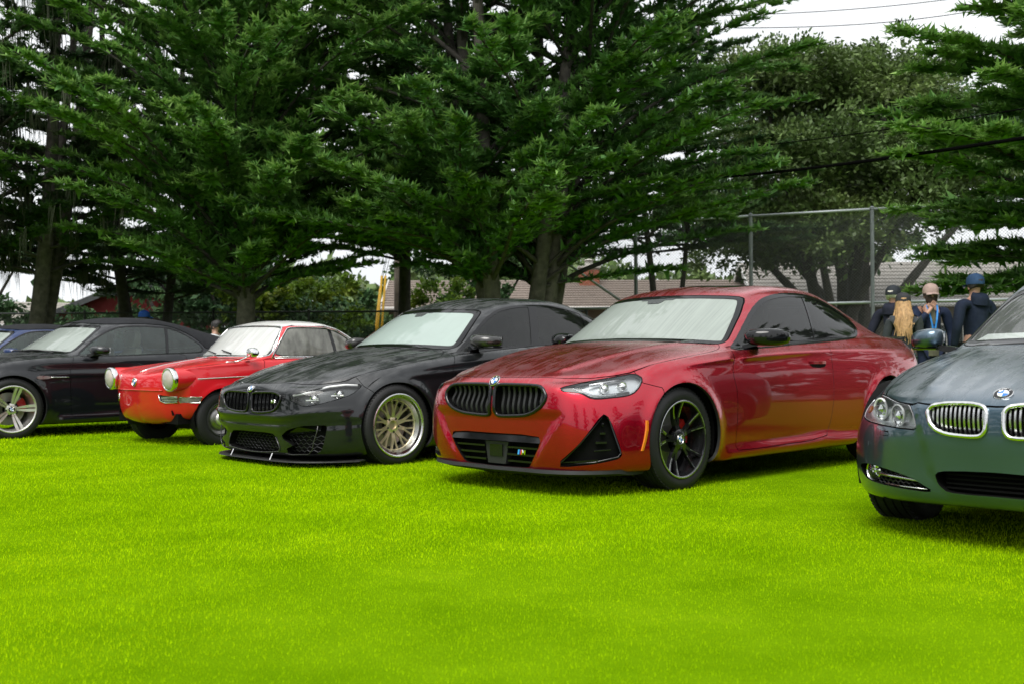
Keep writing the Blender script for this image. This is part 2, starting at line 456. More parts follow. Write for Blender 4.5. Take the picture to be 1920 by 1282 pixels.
# ------------------------------------------------------------------ emblem, wheels
LET = {'B': [[(0, 0), (0, 1), (.5, 1), (.65, .78), (.5, .53), (0, .53)], [(.5, .53), (.7, .27), (.5, 0), (0, 0)]],
       'M': [[(0, 0), (0, 1), (.5, .3), (1, 1), (1, 0)]], 'W': [[(0, 1), (.25, 0), (.5, .7), (.75, 0), (1, 1)]],
       '3': [[(0, .95), (.4, 1), (.65, .78), (.3, .53), (.7, .27), (.4, 0), (0, .05)]]}
def strokes(mb, ch, o, ux, uy, h, t, mi=0):
    """letter drawn as little bars in the plane of ux, uy"""
    for pl in LET[ch]:
        for a, b in zip(pl[:-1], pl[1:]):
            pa = o + ux*a[0]*h*.8 + uy*a[1]*h; pb = o + ux*b[0]*h*.8 + uy*b[1]*h
            mb.tube([pa, pb], t, 4, mi)
def emblem(parent, loc, normal, up, r, name='emblem'):
    """round badge: rim, black ring with letters, four enamel quarters"""
    n = Vector(normal).normalized(); u = Vector(up); u = (u - n*u.dot(n)).normalized(); s = u.cross(n)
    R = Matrix((s, u, n)).transposed()
    mb = MB()
    mb.lathe([(r*1.0, -.004), (r*1.02, .002), (r*.97, .005), (r*.93, .003)], 28, mi=0)
    mb.lathe([(r*.93, .003), (r*.62, .0035)], 28, mi=1)
    mb.lathe([(r*.62, .0035), (r*.60, .005), (r*.57, .0042)], 28, mi=0)
    for q in range(4): mb.lathe([(r*.57, .004), (.0002, .0055)], 7, mi=2 + q % 2, a0=q*PI/2, a1=(q+1)*PI/2)
    for ch, a in (('B', 132), ('M', 90), ('W', 48)):
        t = math.radians(a); ur = Vector((math.cos(t), math.sin(t), 0)); ut = Vector((math.sin(t), -math.cos(t), 0))
        strokes(mb, ch, ur*r*.69 - ut*r*.09 + Vector((0, 0, .004)), ut, ur, r*.2, r*.022, 0)
    mb.v = [tuple(R @ Vector(p)) for p in mb.v]
    return mb.build(name, [chrome, blk, roundel_white, roundel_blue], parent, smooth=40, loc=loc)
def bar(mb, pts, mi=0):
    """spoke: pts = (r, angle, half width, face y, thickness) sections, wheel axis along y"""
    rings = []
    for r, a, hw, y, t in pts:
        c, s = math.cos(a), math.sin(a)
        p = lambda k, yy: (r*c - k*s, yy, r*s + k*c)
        rings.append([p(-hw, y), p(hw, y), p(hw*.8, y-t), p(-hw*.8, y-t)])
    mb.loft(rings, mi)
def wheel(parent, loc, side, style, Rt=.328, W=.225, Rr=.246, cal=None, steer=0., spin=0., emb=True):
    """one wheel: tyre with rim, spokes, disc; face towards +y for side=1"""
    t = MB(); h = W/2
    prof = [(Rr-.012, -h+.01), (Rr+.004, -h), (Rr+.03, -h-.006), (Rt-.03, -h-.004), (Rt-.008, -h+.012)]
    ng = 4
    for i in range(ng):
        y0 = -h+.02 + (W-.04)*(i+.5)/ng
        prof += [(Rt, y0-.018), (Rt, y0-.006)] + [(Rt-.007, y0-.004), (Rt-.007, y0+.004)] + [(Rt, y0+.006)]
    prof += [(Rt, h-.022), (Rt-.008, h-.012), (Rt-.03, h+.004), (Rr+.03, h+.006), (Rr+.004, h), (Rr-.012, h-.01)]
    t.lathe(prof, 72 if loc[0] == 0 else 40, 'y')
    # tread blocks: fine cross bars standing in the shoulder
    for k in range(72 if loc[0] == 0 else 0):
        a = 2*PI*k/72
        for sgn in (-1, 1):
            bar(t, [(Rt-.006, a, .0085, sgn*(h-.026)+.014, .028), (Rt+.0025, a+.004*sgn, .0075, sgn*(h-.026)+.012, .024)])
    root = t.build('wheel', rubber, parent, smooth=35, loc=loc)
    root.rotation_euler = (0, spin, (0 if side > 0 else PI) + steer)
    lip = {'m3': satin, 'red': blackwheel, 'm6': silver, 'steel': matblk}[style]
    b = MB()
    if style == 'm3': b.lathe([(Rr+.006, h-.002), (Rr+.008, h+.006), (Rr, h+.009), (Rr-.008, h+.004), (Rr-.012, h-.006), (Rr-.030, h-.012), (Rr-.044, h-.040), (Rr-.050, h-.052), (Rr-.052, -h)], 64, 'y')
    else:
        b.lathe([(Rr+.005, h-.004), (Rr+.006, h+.004), (Rr-.002, h+.006), (Rr-.012, h-.001), (Rr-.016, h-.03), (Rr-.03, h-.06), (Rr-.035, -h)], 64, 'y')
    b.build('rim', lip, root, smooth=40)
    if style == 'red':
        e = MB(); e.lathe([(Rr+.001, h+.0055), (Rr-.003, h+.0085), (Rr-.0085, h+.005)], 72, 'y'); e.build('machined_lip', satin, root, smooth=True)
    hub = {'m3': h-.075, 'red': h-.025, 'm6': h-.035, 'steel': h-.02}[style]
    nsp = 0
    if style == 'red':
        for k in range(5):
            for sg in (-1, 1):
                a0 = PI/2 + k*2*PI/5; s = MB(); q = []
                for r, da, hw, y, tk in ((.045, .10, .013, hub, .03), (.09, .115, .011, hub-.006, .03), (.14, .15, .009, hub-.004, .028), (.19, .19, .009, hub+.008, .024), (.236, .205, .011, h+.0, .02)):
                    q.append((r, a0+sg*da, hw, y, tk))
                bar(s, q, 0)
                bar(s, [(r, a+sg*(hw*.55)/r, .0028, y+.0016, .003) for r, a, hw, y, tk in q[2:]], 1)
                s.build('spoke', [blackwheel, satin], root)
    if style == 'm6':
        for k in range(5):
            a0 = PI/2 + .18 + k*2*PI/5
            for sg in (-1, 1):
                s = MB(); bar(s, [(.05, a0+sg*.20, .0085, hub, .03), (.09, a0+sg*.155, .0105, hub+.005, .03), (.15, a0+sg*.135, .0145, hub+.016, .028), (.20, a0+sg*.115, .0155, hub+.028, .024), (.238, a0+sg*.102, .0155, h+.001, .02)])
                s.build('spoke', silver, root)
    if style == 'm3':
        R2 = Rr-.044
        for k in range(10):
            a0 = PI/2 + k*2*PI/10 + .1
            s = MB(); y1 = h-.052
            bar(s, [(.055, a0, .018, hub, .026), (.085, a0, .0155, hub+.006, .024), (.112, a0, .0155, hub+.012, .022)])
            for sg in (-1, 1):
                bar(s, [(.100, a0+sg*.045, .0085, hub+.012, .02), (.135, a0+sg*.085, .0078, hub+.016, .018), (.168, a0+sg*.130, .0074, hub+.020, .017), (R2+.004, a0+sg*.152, .0085, y1+.004, .016)])
            s.build('spoke', gold, root)
        s = MB(); s.lathe([(R2+.008, y1+.004), (R2-.004, y1+.006), (R2-.008, y1), (R2-.006, y1-.02)], 60, 'y'); s.build('spoke_ring', gold, root, smooth=35)
    if style == 'steel':
        s = MB(); s.lathe([(Rr-.02, h-.035), (Rr-.05, h-.05), (Rr-.07, h-.03), (.07, h-.025), (.06, h-.02)], 40, 'y'); s.build('steel_disc', discm, root, smooth=40)
        s = MB(); s.lathe([(.072, h-.024), (.066, h-.004), (.04, h+.006), (.0005, h+.008)], 32, 'y'); s.build('hub_cap', silver, root, smooth=True)
    else:
        s = MB(); y1 = h-.052; mt = {'m3': gold, 'red': blackwheel, 'm6': silver}[style]
        if style == 'm3': s.lathe([(.062, hub-.03), (.066, hub-.004), (.058, hub+.002), (.036, hub+.003), (.034, hub-.012), (.0005, hub-.014)], 32, 'y')
        else: s.lathe([(.062, hub-.03), (.062, hub-.002), (.05, hub+.004), (.034, hub+.005), (.033, hub+.002), (.0005, hub+.002)], 32, 'y')
        s.build('hub', mt, root, smooth=40)
        for k in range(5):
            a = PI/2 + .63 + k*2*PI/5; q = MB(); q.lathe([(.0095, hub-.01), (.0095, hub+.004), (.006, hub+.005), (.0004, hub+.001)], 8, 'y', c=(.056*math.cos(a), 0, .056*math.sin(a))); q.build('wheel_bolt', matblk, root, smooth=40)
        if emb: emblem(root, (0, hub+.003, 0), (0, 1, 0), (0, 0, 1), .033)
        d = MB(); d.lathe([(.175, -.01), (.175, -.034), (.08, -.034)], 48, 'y'); d.lathe([(.175, -.01), (.09, -.01), (.085, hub-.03)], 48, 'y'); d.build('brake_disc', discm, root, smooth=40)
        if cal is not None:
            c = MB()
            for i in range(7): pass
            c.loft([[(r*math.cos(a), y, r*math.sin(a)) for r, y in ((.10, .012), (.185, .012), (.19, -.05), (.10, -.05))] for a in np.linspace(-.45, .45, 7)])
            co = c.build('brake_caliper', cal, root)
            if side < 0: co.rotation_euler = (0, PI, 0)
            co.rotation_euler = (0, -spin + (PI if side > 0 else 0) + .25, 0)
    return root

# ------------------------------------------------------------------ car assembly
class Car:
    def __init__(s, name, label, group, pose, rows, feats, paintm, arches, step=.033, housing=None):
        s.root = empty(name, (pose[0], pose[1], 0), pose[2], label, 'car', group)
        r, sculp = rows(); s.M = Mesh(sculpt(surface(r, step), sculp)); s.G0 = s.M.V.copy(); s.N0 = s.M.N.copy()
        s.housing = lampgrey if not housing else housing
        s.paint = paintm; s.regions = []; s.parts = {}
        s.out = {}
        for c, R in arches: s.arch(c, R)
        for f in feats: s.feature(**f)
        s.emit()
    # surface look-ups, for things that sit on the skin
    def sx(s, y, z, sgn=1):
        V, Nn = s.G0, s.N0; k = np.nonzero((Nn[:, 0]*sgn > .12))[0]
        d = (V[k, 1]-abs(y))**2 + (V[k, 2]-z)**2; i = np.argsort(d)[:4]; w_ = 1/(d[i]+1e-6); return float((V[k[i], 0]*w_).sum()/w_.sum())
    def sy(s, x, z):
        V, Nn = s.G0, s.N0; k = np.nonzero(Nn[:, 1] > .2)[0]
        d = (V[k, 0]-x)**2 + (V[k, 2]-z)**2; i = np.argsort(d)[:4]; w_ = 1/(d[i]+1e-6); return float((V[k[i], 1]*w_).sum()/w_.sum())
    def sz(s, x, y):
        V, Nn = s.G0, s.N0; k = np.nonzero(Nn[:, 2] > .15)[0]
        d = (V[k, 0]-x)**2 + (V[k, 1]-abs(y))**2; i = np.argsort(d)[:4]; w_ = 1/(d[i]+1e-6); return float((V[k[i], 2]*w_).sum()/w_.sum())
    def skin(s, pr, p, inset=0.):
        """point of the skin in line with p along the direction pr (degrees from straight ahead), set in by inset"""
        th = math.radians(pr); dv = np.array([math.cos(th), math.sin(th), 0]); a = p[1]*math.cos(th) - p[0]*math.sin(th)
        V, Nn = s.G0, s.N0; k = np.nonzero(Nn @ dv > .1)[0]
        k = k[np.abs(V[k] @ dv - np.array(p) @ dv) < .35]
        d = (V[k, 1]*math.cos(th) - V[k, 0]*math.sin(th) - a)**2 + (V[k, 2]-p[2])**2; i = np.argsort(d)[:4]; w_ = 1/(d[i]+1e-6)
        t = float(((V[k[i]] @ dv)*w_).sum()/w_.sum()) - inset
        return (t*math.cos(th) - a*math.sin(th), t*math.sin(th) + a*math.cos(th), p[2])
    def fmask(s, pr, nmin, box, src):
        M = s.M; n = M.N[M.F].mean(1); c = M.V[M.F].mean(1)
        if pr == 'S': d = n[:, 1]
        elif pr == 'F': d = n[:, 0]
        elif pr == 'B': d = -n[:, 0]
        elif pr == 'T': d = n[:, 2]
        else:
            th = math.radians(pr); d = n[:, 0]*math.cos(th) + n[:, 1]*math.sin(th)
        m = (d > nmin) & np.isin(M.R, src)
        if box: m &= (c[:, 0] > box[0]) & (c[:, 0] < box[1]) & (c[:, 2] > box[2]) & (c[:, 2] < box[3])
        return m
    def arch(s, c, R):
        M = s.M; v = np.hypot(M.V[:, 0]-c[0], M.V[:, 2]-c[1]) - R
        cy = M.V[M.F][:, :, 1].mean(1)
        ins, _ = M.cut(v, (M.R == 0) & (cy > .5)); M.R[ins] = -1
    def feature(s, name, kind, pr, poly, nmin=.1, box=None, smooth=2, gap=.0025, border=0., split=None, m=None, depth=(-.04, 0, 0), mid=None, src=(0,), inset=.0, parent=None, frit=None, q=.2):
        M = s.M
        prj = 'F' if pr == 'B' else pr
        P = np.array(poly, float)
        if P.shape[1] == 3: P = proj2(P, prj)
        if smooth: P = chaikin(P, smooth, q)
        def val(): return sdf_poly(proj2(M.V, prj), P)
        idx = len(s.regions) + 10
        if kind == 'line':
            v = seg_dist(proj2(M.V, prj), np.array(poly, float)) - gap
            ins, _ = M.cut(v, s.fmask(pr, nmin, box, src), snap=.0004); M.R[ins] = 1; return
        if gap:
            ins, _ = M.cut(val() - gap, s.fmask(pr, nmin, box, src), snap=.0004)
            M.R[ins] = 1
            ins, _ = M.cut(val() + gap, s.fmask(pr, nmin, box, [1]) & ins_pad(ins, len(M.F)), snap=.0004)
        else:
            ins, _ = M.cut(val(), s.fmask(pr, nmin, box, src))
        M.R[ins] = idx
        reg = dict(name=name, kind=kind, m=m, depth=depth, mid=mid, inset=inset, parent=parent, idx=idx, frit=None, pr=prj)
        s.regions.append(reg)
        if border:
            fi = len(s.regions) + 10
            ins2, _ = M.cut(val() + border, M.R == idx, snap=.0006)
            M.R[M.R == idx] = fi; M.R[ins2] = idx
            s.regions.append(dict(name=frit or 'window_trim', kind='trim', m=blk, depth=None, mid=mid, inset=0, parent=None, idx=fi, frit=None, pr=prj))
        for sp in split or []:                                   # bars or patches on a pane
            fi = len(s.regions) + 10; nm = sp[2] if len(sp) > 2 else 'window_pillar'
            v = seg_dist(proj2(M.V, prj), np.array(sp[0], float)) - sp[1]
            ins3, _ = M.cut(v, M.R == idx, snap=.0006); M.R[ins3] = fi
            s.regions.append(dict(name=nm, kind='trim', m=blk if len(sp) < 3 else frit_grey, depth=None, mid=mid, inset=0, parent=None, idx=fi, frit=None, pr=prj))
    def put(s, name, V, F, m, N_, mid, parent=None, smooth=True):
        """mid: the piece crosses the middle and is one; otherwise one per side"""
        if mid:
            V2, F2, N2 = mirror(V, F, N_)
            return [mk(name, V2, F2, m, parent or s.root, N2, smooth)]
        mm = np.array([1, -1, 1]); res = [mk(name, V, F, m, parent if not isinstance(parent, list) else parent[0], N_, smooth)]
        res.append(mk(name, V*mm, F[:, ::-1], m, parent if not isinstance(parent, list) else parent[1], None if N_ is None else N_*mm, smooth))
        return res
    def emit(s):
        M = s.M; rt = s.root
        V, N_, F = M.sub(M.R == 0)
        # a turned-in edge round every opening gives the sheet its thickness
        b = boundary(F); b = b[~((np.abs(V[b[:, 0], 1]) < 1e-6) & (np.abs(V[b[:, 1], 1]) < 1e-6))]
        s.out['body_shell'] = s.put('body_shell', V, F, s.paint, N_, True)
        used, inv = np.unique(b, return_inverse=True); inv = inv.reshape(-1, 2)
        Ve = np.vstack([V[used], V[used] - N_[used]*.02]); n = len(used)
        Fe = np.concatenate([np.stack([inv[:, 0], inv[:, 0]+n, inv[:, 1]+n], 1), np.stack([inv[:, 0], inv[:, 1]+n, inv[:, 1]], 1)])
        s.put('panel_edge', Ve, Fe, matblk, None, True, smooth=False)
        if (M.R == 1).any():
            V, N_, F = M.sub(M.R == 1); s.put('panel_gap', V - N_*.007, F, dark, N_, True)
        for r in s.regions:
            sel = M.R == r['idx']
            if not sel.any(): print('EMPTY region', r['name']); continue
            V, N_, F = M.sub(sel); k = r['kind']; mid = r['mid']
            if k == 'panel': s.out[r['name']] = s.put(r['name'], V - N_*r['inset'], F, r['m'] or s.paint, N_, mid, rt)
            elif k == 'trim': s.out.setdefault(r['name'], []).extend(s.put(r['name'], V + N_*.0005, F, r['m'] or blk, N_, mid, rt))
            elif k == 'glass':
                s.out[r['name']] = s.put(r['name'], V - N_*.003, F, r['m'], N_, mid, rt)
            elif k == 'hole':
                V2, F2 = recess(V, F, r['depth']); s.out[r['name']] = s.put(r['name'], V2, F2, r['m'] or dark, None, mid, rt, smooth=False)
            elif k == 'lamp':
                d = np.array(r['depth'], float); c = V.mean(0)
                V2, F2 = recess(V, F, d); nv = len(V); V2[nv:] = c + d + (V2[nv:] - c - d)*.9
                house = s.put(r['name'], V2, F2, s.housing, None, mid, rt, smooth=False)
                s.out[r['name']] = house
                s.put('lens', V - N_*.001, F, r['m'] or lens, N_, mid, house)
    def both(s, fn):
        """run a builder for the left side (1) and the right side (-1)"""
        return [fn(1), fn(-1)]
    def ring(s, name, poly2, rad, mat, off=.004, sgn=1, parent=None, smooth=2, squash=None, pr='F', q=.2):
        P = chaikin(poly2, smooth, q) if smooth else np.array(poly2)
        if pr == 'F': pts = [(s.sx(y, z) + off, y*sgn, z) for y, z in P]
        else: pts = [(x, (s.sy(x, z) + off)*sgn, z) for x, z in P]
        return MB().tube(pts, rad, 8, closed=True).build(name, mat, parent or s.root, smooth=True)
    def chassis(s, wb, zf=.155, w=.78, fx=.62, rx=-3.4, ht=.42, RL=.385, zl=.335, yl=.845):
        d = MB()
        d.box(((-.42-wb+.42)/2, 0, zf+.06), (wb-.84, 2*w, .12)); d.box((0, 0, zf+.1), (.84, 1.0, .16)); d.box((-wb, 0, zf+.12), (.84, .98, .16))
        d.box(((.42+fx)/2, 0, zf+.05), (fx-.42, 1.2, .1)); d.box(((rx-wb-.42)/2, 0, zf+.12), (abs(rx+wb+.42), 1.3, .1))
        d.build('underbody', dark, s.root)
        for x in (0, -wb):
            for sg in (1, -1):
                m_ = MB(); m_.lathe([(RL, .30*sg), (RL, yl*sg)], 28, 'y', c=(x, 0, zl), a0=-.35, a1=PI+.35); m_.lathe([(RL, .30*sg), (.02, .30*sg)], 28, 'y', c=(x, 0, zl), a0=-.35, a1=PI+.35)
                m_.build('wheel_arch_liner', dark, s.root, smooth=40)
    def interior(s, xs, xd, zb, w, mat=leather, wheel_side=1, rear=None, top=1.0, dash=(.03, .03, .032)):
        """front seats, dashboard and steering wheel seen through the glass"""
        d = MB()
        d.loft([[(xd+.16, -w, zb-.02), (xd+.16, w, zb-.02), (xd+.16, w, zb-.25), (xd+.16, -w, zb-.25)], [(xd-.28, -w, zb+.015), (xd-.28, w, zb+.015), (xd-.28, w, zb-.28), (xd-.28, -w, zb-.28)]])
        d.build('dashboard', leather, s.root)
        t = MB(); c = Vector((xd-.42, .36*wheel_side, zb-.02)); a = Vector((-.35, 0, 1)).normalized(); b_ = Vector((0, 1, 0))
        t.tube([c + (a*math.cos(q) + b_*math.sin(q))*.18 for q in np.linspace(0, 2*PI, 25)[:-1]], .015, 6, closed=True)
        for q in (PI/2, -PI/2, PI): t.tube([c + Vector((.02, 0, 0)), c + (a*math.cos(q) + b_*math.sin(q))*.18], .014, 6)
        t.build('steering_wheel', leather, s.root, smooth=True)
        def seat(x, y):
            q = MB(); zs = zb - .42
            q.loft([[(x+.25, y-.24, zs), (x+.25, y+.24, zs), (x+.25, y+.24, zs+.14), (x+.25, y-.24, zs+.14)], [(x-.2, y-.23, zs), (x-.2, y+.23, zs), (x-.2, y+.23, zs+.12), (x-.2, y-.23, zs+.12)]])
            h_ = top - zs - .19
            q.loft([[(x-.12-.28*k, y-wd, zs+.1+h_*k), (x-.12-.28*k, y+wd, zs+.1+h_*k), (x-.26-.22*k, y+wd*.9, zs+.1+h_*k), (x-.26-.22*k, y-wd*.9, zs+.1+h_*k)] for k, wd in ((0, .22), (.3, .25), (.65, .24), (.9, .19), (1, .14))])
            so = q.build('seat', mat, s.root, smooth=50)
            e = MB(); X = x-.42; e.loft([[(X+.05-.03*k, y-wd, top-.07+.19*k), (X+.05-.03*k, y+wd, top-.07+.19*k), (X-.05, y+wd*.9, top-.07+.19*k), (X-.05, y-wd*.9, top-.07+.19*k)] for k, wd in ((0, .09), (.3, .135), (.75, .13), (1, .095))])
            e.build('headrest', mat, so, smooth=50)
        for y in (.37, -.37): seat(xs, y)
        if rear is not None:
            q = MB(); q.loft([[(rear+.1-.2*k, -w*.8, zb-.35+.42*k), (rear+.1-.2*k, w*.8, zb-.35+.42*k), (rear-.1-.15*k, w*.8, zb-.35+.42*k), (rear-.1-.15*k, -w*.8, zb-.35+.42*k)] for k in (0, .5, 1)]); q.build('rear_bench', mat, s.root)
def zspan(K, y):
    z = []
    for (a, b), (c, d) in zip(K, np.roll(K, -1, 0)):
        if (a - y)*(c - y) <= 0 and abs(a - c) > 1e-9: z.append(b + (d - b)*(y - a)/(c - a))
    return (min(z) + .004, max(z) - .004) if len(z) > 1 else None
def ins_pad(a, n): return a if len(a) == n else np.concatenate([a, np.zeros(n-len(a), bool)])
# ------------------------------------------------------------------ red coupe: surface
def offs(curve, din, up=None):
    up = din/3 if up is None else up
    return [(x, y-din, z+up) for x, y, z in curve]
def clip_curve(curve, x0, x1):
    c = np.array(curve, float); xs = [x for x in c[:, 0] if x1 < x < x0]
    X = [x0] + xs + [x1]
    return [(x, float(pchip(c[:, 0], c[:, 1], [x])[0]), float(pchip(c[:, 0], c[:, 2], [x])[0])) for x in X]
def side(xs, ys, zs): return list(zip(xs, ys, zs))
def rows_red():
    NF = 7.5
    X = (.40, 0, -.5, -1.5, -2.3, -2.74, -3.42)
    belt = [(.54, .66, .735), (.30, .775, .775), (0, .83, .832), (-.35, .845, .868), (-.62, .838, .893), (-1.4, .828, .93), (-1.92, .81, .955), (-2.42, .79, .985), (-2.9, .775, 1.0), (-3.42, .735, .975)]
    r = [row(.72, .13, [(.34, .74, .14), (-3.3, .74, .16)], -3.6, .25),
         row(.80, .115, side(X, (.855, .87, .86, .865, .87, .88, .83), (.14, .15, .155, .16, .16, .17, .2)), -3.72, .25, n=NF),
         row(.835, .20, side(X, (.875, .90, .882, .884, .898, .912, .85), (.23, .24, .25, .25, .25, .26, .3)), -3.76, .33, n=NF),
         row(.845, .36, side(X, (.88, .912, .892, .893, .905, .922, .87), (.38, .38, .39, .40, .40, .41, .45)), -3.78, .48, n=NF),
         row(.845, .50, side(X, (.865, .912, .892, .892, .903, .924, .88), (.53, .54, .55, .56, .57, .58, .6)), -3.79, .6, n=NF),
         row(.84, .60, side(X, (.83, .90, .885, .884, .895, .915, .87), (.62, .67, .70, .72, .74, .75, .74)), -3.80, .72, n=NF),
         row(.825, .67, side(X, (.79, .88, .874, .872, .878, .888, .845), (.69, .77, .81, .84, .87, .885, .87)), -3.79, .84, n=NF),
         row(.815, .70, offs(clip_curve(belt, .47, -3.42), -.035, -.045), -3.74, .92),
         row(.80, .718, clip_curve(belt, .46, -3.42), -3.67, .975),
         row(.72, .755, offs(clip_curve(belt, .40, -3.36), .012), -3.56, .995, n=2.5, zp=3),
         row(.40, .855, offs(clip_curve(belt, .15, -3.28), .022), -3.46, 1.0, n=2.2, zp=3),
         row(.02, .925, offs(clip_curve(belt, -.15, -3.2), .03), -3.36, 1.003, n=2.2, zp=3),
         row(-.34, .960, offs(clip_curve(belt, -.50, -3.12), .035), -3.26, 1.007, n=2.2, zp=3),
         row(-.44, .968, [(-.63, .79, .915), (-1.4, .79, .945), (-1.92, .775, .97), (-2.42, .755, 1.0), (-3.05, .70, 1.012)], -3.2, 1.012, n=2.4),
         row(-.60, 1.09, [(-.78, .745, 1.03), (-1.2, .757, 1.055), (-1.9, .745, 1.07), (-2.4, .72, 1.08), (-2.85, .66, 1.085)], -2.98, 1.13, n=2.4),
         row(-.78, 1.215, [(-.95, .68, 1.155), (-1.3, .705, 1.18), (-1.9, .70, 1.19), (-2.35, .665, 1.185), (-2.65, .60, 1.19)], -2.75, 1.24, n=2.4),
         row(-.95, 1.32, [(-1.10, .60, 1.285), (-1.4, .632, 1.325), (-1.8, .635, 1.34), (-2.2, .605, 1.315), (-2.45, .55, 1.28)], -2.52, 1.335, n=2.4),
         row(-1.02, 1.35, [(-1.16, .53, 1.325), (-1.5, .56, 1.37), (-1.9, .55, 1.38), (-2.2, .51, 1.36), (-2.36, .46, 1.325)], -2.42, 1.362, n=2.4),
         row(-1.28, 1.39, [(-1.38, .30, 1.385), (-1.7, .31, 1.402), (-2.0, .3, 1.40), (-2.15, .28, 1.39)], -2.2, 1.39, n=2.4),
         row(-1.55, 1.408, [(-1.57, 0, 1.408), (-1.9, 0, 1.408)], -1.92, 1.408)]
    sc_ = [('S', [(0, .325), (.37,)], 1, .016, .036, (-.6, .6), 'ring'), ('S', [(-2.741, .325), (.37,)], 1, .016, .036, (-3.4, -2.1), 'ring')]
    return r, sc_
red_paint = paint('crimson_metallic_paint', (.50, .005, .024), metal=.85, wet=.95, dark=.9, rough=.27)
def red_feats():
    win = [(-.605, .888), (-.75, .962), (-.881, 1.053), (-1.032, 1.150), (-1.171, 1.227), (-1.288, 1.273), (-1.415, 1.302), (-1.594, 1.324), (-1.80, 1.331), (-2.011, 1.322), (-2.273, 1.276), (-2.513, 1.195), (-2.615, 1.115), (-2.61, 1.06), (-2.54, 1.005), (-2.42, .985), (-2.179, .968), (-1.903, .953), (-1.39, .927), (-.882, .898)]
    kid = [(.020, .60), (.020, .665), (.055, .680), (.37, .676), (.42, .66), (.455, .62), (.45, .585), (.42, .545), (.36, .510), (.27, .488), (.05, .478), (.022, .50)]
    inlet = [(-.3, .368), (.395, .372), (.405, .32), (.30, .172), (.27, .162), (-.3, .155)]
    vent = [(.60, .715, .515), (.575, .745, .49), (.512, .797, .265), (.525, .785, .235), (.632, .678, .207), (.765, .46, .180), (.75, .50, .22), (.696, .615, .333)]
    head = [(.735, .48, .664), (.616, .614, .701), (.492, .696, .724), (.338, .754, .749), (.305, .797, .716), (.366, .812, .655), (.434, .803, .611), (.627, .663, .592), (.650, .632, .611), (.675, .60, .633), (.728, .50, .640)]
    lamp = [(.700, .535, .660), (.616, .614, .694), (.492, .696, .716), (.345, .754, .741), (.318, .797, .712), (.372, .812, .660), (.437, .803, .617), (.622, .663, .602), (.645, .632, .620), (.670, .60, .640)]
    ws = [(-.3, 1.30), (.27, 1.297), (.575, 1.283), (.617, 1.262), (.678, 1.147), (.728, 1.026), (.757, .945), (.73, .930), (.576, .943), (.354, .953), (-.3, .963)]
    hood = [(.787, -.2), (.787, 0), (.776, .26), (.71, .48), (.611, .612), (.489, .694), (.334, .752), (.0, .800), (-.3, .818), (-.50, .80), (-.585, .755), (-.60, .70), (-.52, .55), (-.43, .3), (-.405, 0), (-.40, -.2)]
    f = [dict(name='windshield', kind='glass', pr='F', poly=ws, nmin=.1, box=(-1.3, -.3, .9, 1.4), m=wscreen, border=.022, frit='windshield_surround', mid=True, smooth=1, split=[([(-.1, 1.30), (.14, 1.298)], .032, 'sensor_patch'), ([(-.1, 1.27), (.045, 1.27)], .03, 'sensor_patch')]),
         dict(name='side_window', kind='glass', pr='S', poly=win, nmin=.2, m=side_glass, border=.030, gap=0, split=[([(-1.875, 1.4), (-1.806, .9)], .011)], smooth=2),
         dict(name='rear_window', kind='glass', pr='B', poly=[(-.3, 1.30), (.48, 1.275), (.60, 1.05), (-.3, 1.05)], nmin=.1, box=(-3.3, -2.3, 1.0, 1.4), m=side_glass, border=.02, mid=True),
         dict(name='sunroof', kind='panel', pr='T', poly=[(-1.22, -.3), (-1.22, .40), (-1.95, .40), (-1.95, -.3)], nmin=.3, box=(-2.2, -1.0, 1.2, 2), m=blk, mid=True, smooth=2),
         dict(name='kidney_grille', kind='hole', pr='F', poly=kid, m=dark, depth=(-.06, 0, 0), gap=0),
         dict(name='lower_grille', kind='hole', pr='F', poly=inlet, m=dark, depth=(-.07, 0, 0), gap=0, mid=True, smooth=1, box=(.4, 1, .1, .45)),
         dict(name='bumper_vent', kind='hole', pr=42, poly=vent, m=dark, depth=(-.05, -.035, 0), gap=0, smooth=1, box=(.3, 1, .1, .6)),
         dict(name='headlight', kind='lamp', pr=42, poly=lamp, depth=(-.05, -.03, .0), gap=0, smooth=1, box=(.2, .9, .5, .8)),
         dict(name='headlight_surround', kind='panel', pr=42, poly=head, m=blk, gap=.002, smooth=1, box=(.2, .9, .5, .8)),
         dict(name='tail_light', kind='panel', pr='S', poly=[(-3.42, .80), (-3.5, .87), (-3.9, .87), (-3.9, .78), (-3.6, .77)], m=redlens, box=(-4, -3.3, .7, 1), nmin=-.5),
         dict(name='hood', kind='panel', pr='T', poly=hood, nmin=.12, box=(-.8, 1, .66, 1.1), mid=True, smooth=1),
         dict(name='door', kind='panel', pr='S', poly=[(-.60, .92), (-.605, .885), (-.545, .753), (-.597, .60), (-.572, .24), (-.60, .215), (-1.75, .24), (-1.83, .35), (-1.888, .56), (-1.885, .85), (-1.905, .99)], nmin=.15, box=(-2.1, -.4, .15, 1.1), smooth=1),
         dict(name='front_bumper', kind='panel', pr='S', poly=[(1, .9), (.45, .9), (.335, .755), (.328, .688), (.205, .657), (.205, -.1), (1, -.1)], nmin=-2, mid=True, smooth=0, box=(.0, 1.1, -.1, .92)),
         dict(name='rear_bumper', kind='panel', pr='S', poly=[(-3.3, .70), (-3.42, .78), (-4, .78), (-4, -.1), (-3.05, -.1), (-3.05, .5)], nmin=-2, mid=True, smooth=0, box=(-4.2, -2.9, -.1, .9)),
         dict(name='tank_flap', kind='line', pr='S', poly=[(-3.3, 1.5), (-3.3, 1.5)], gap=.002)]
    return f[:-1]
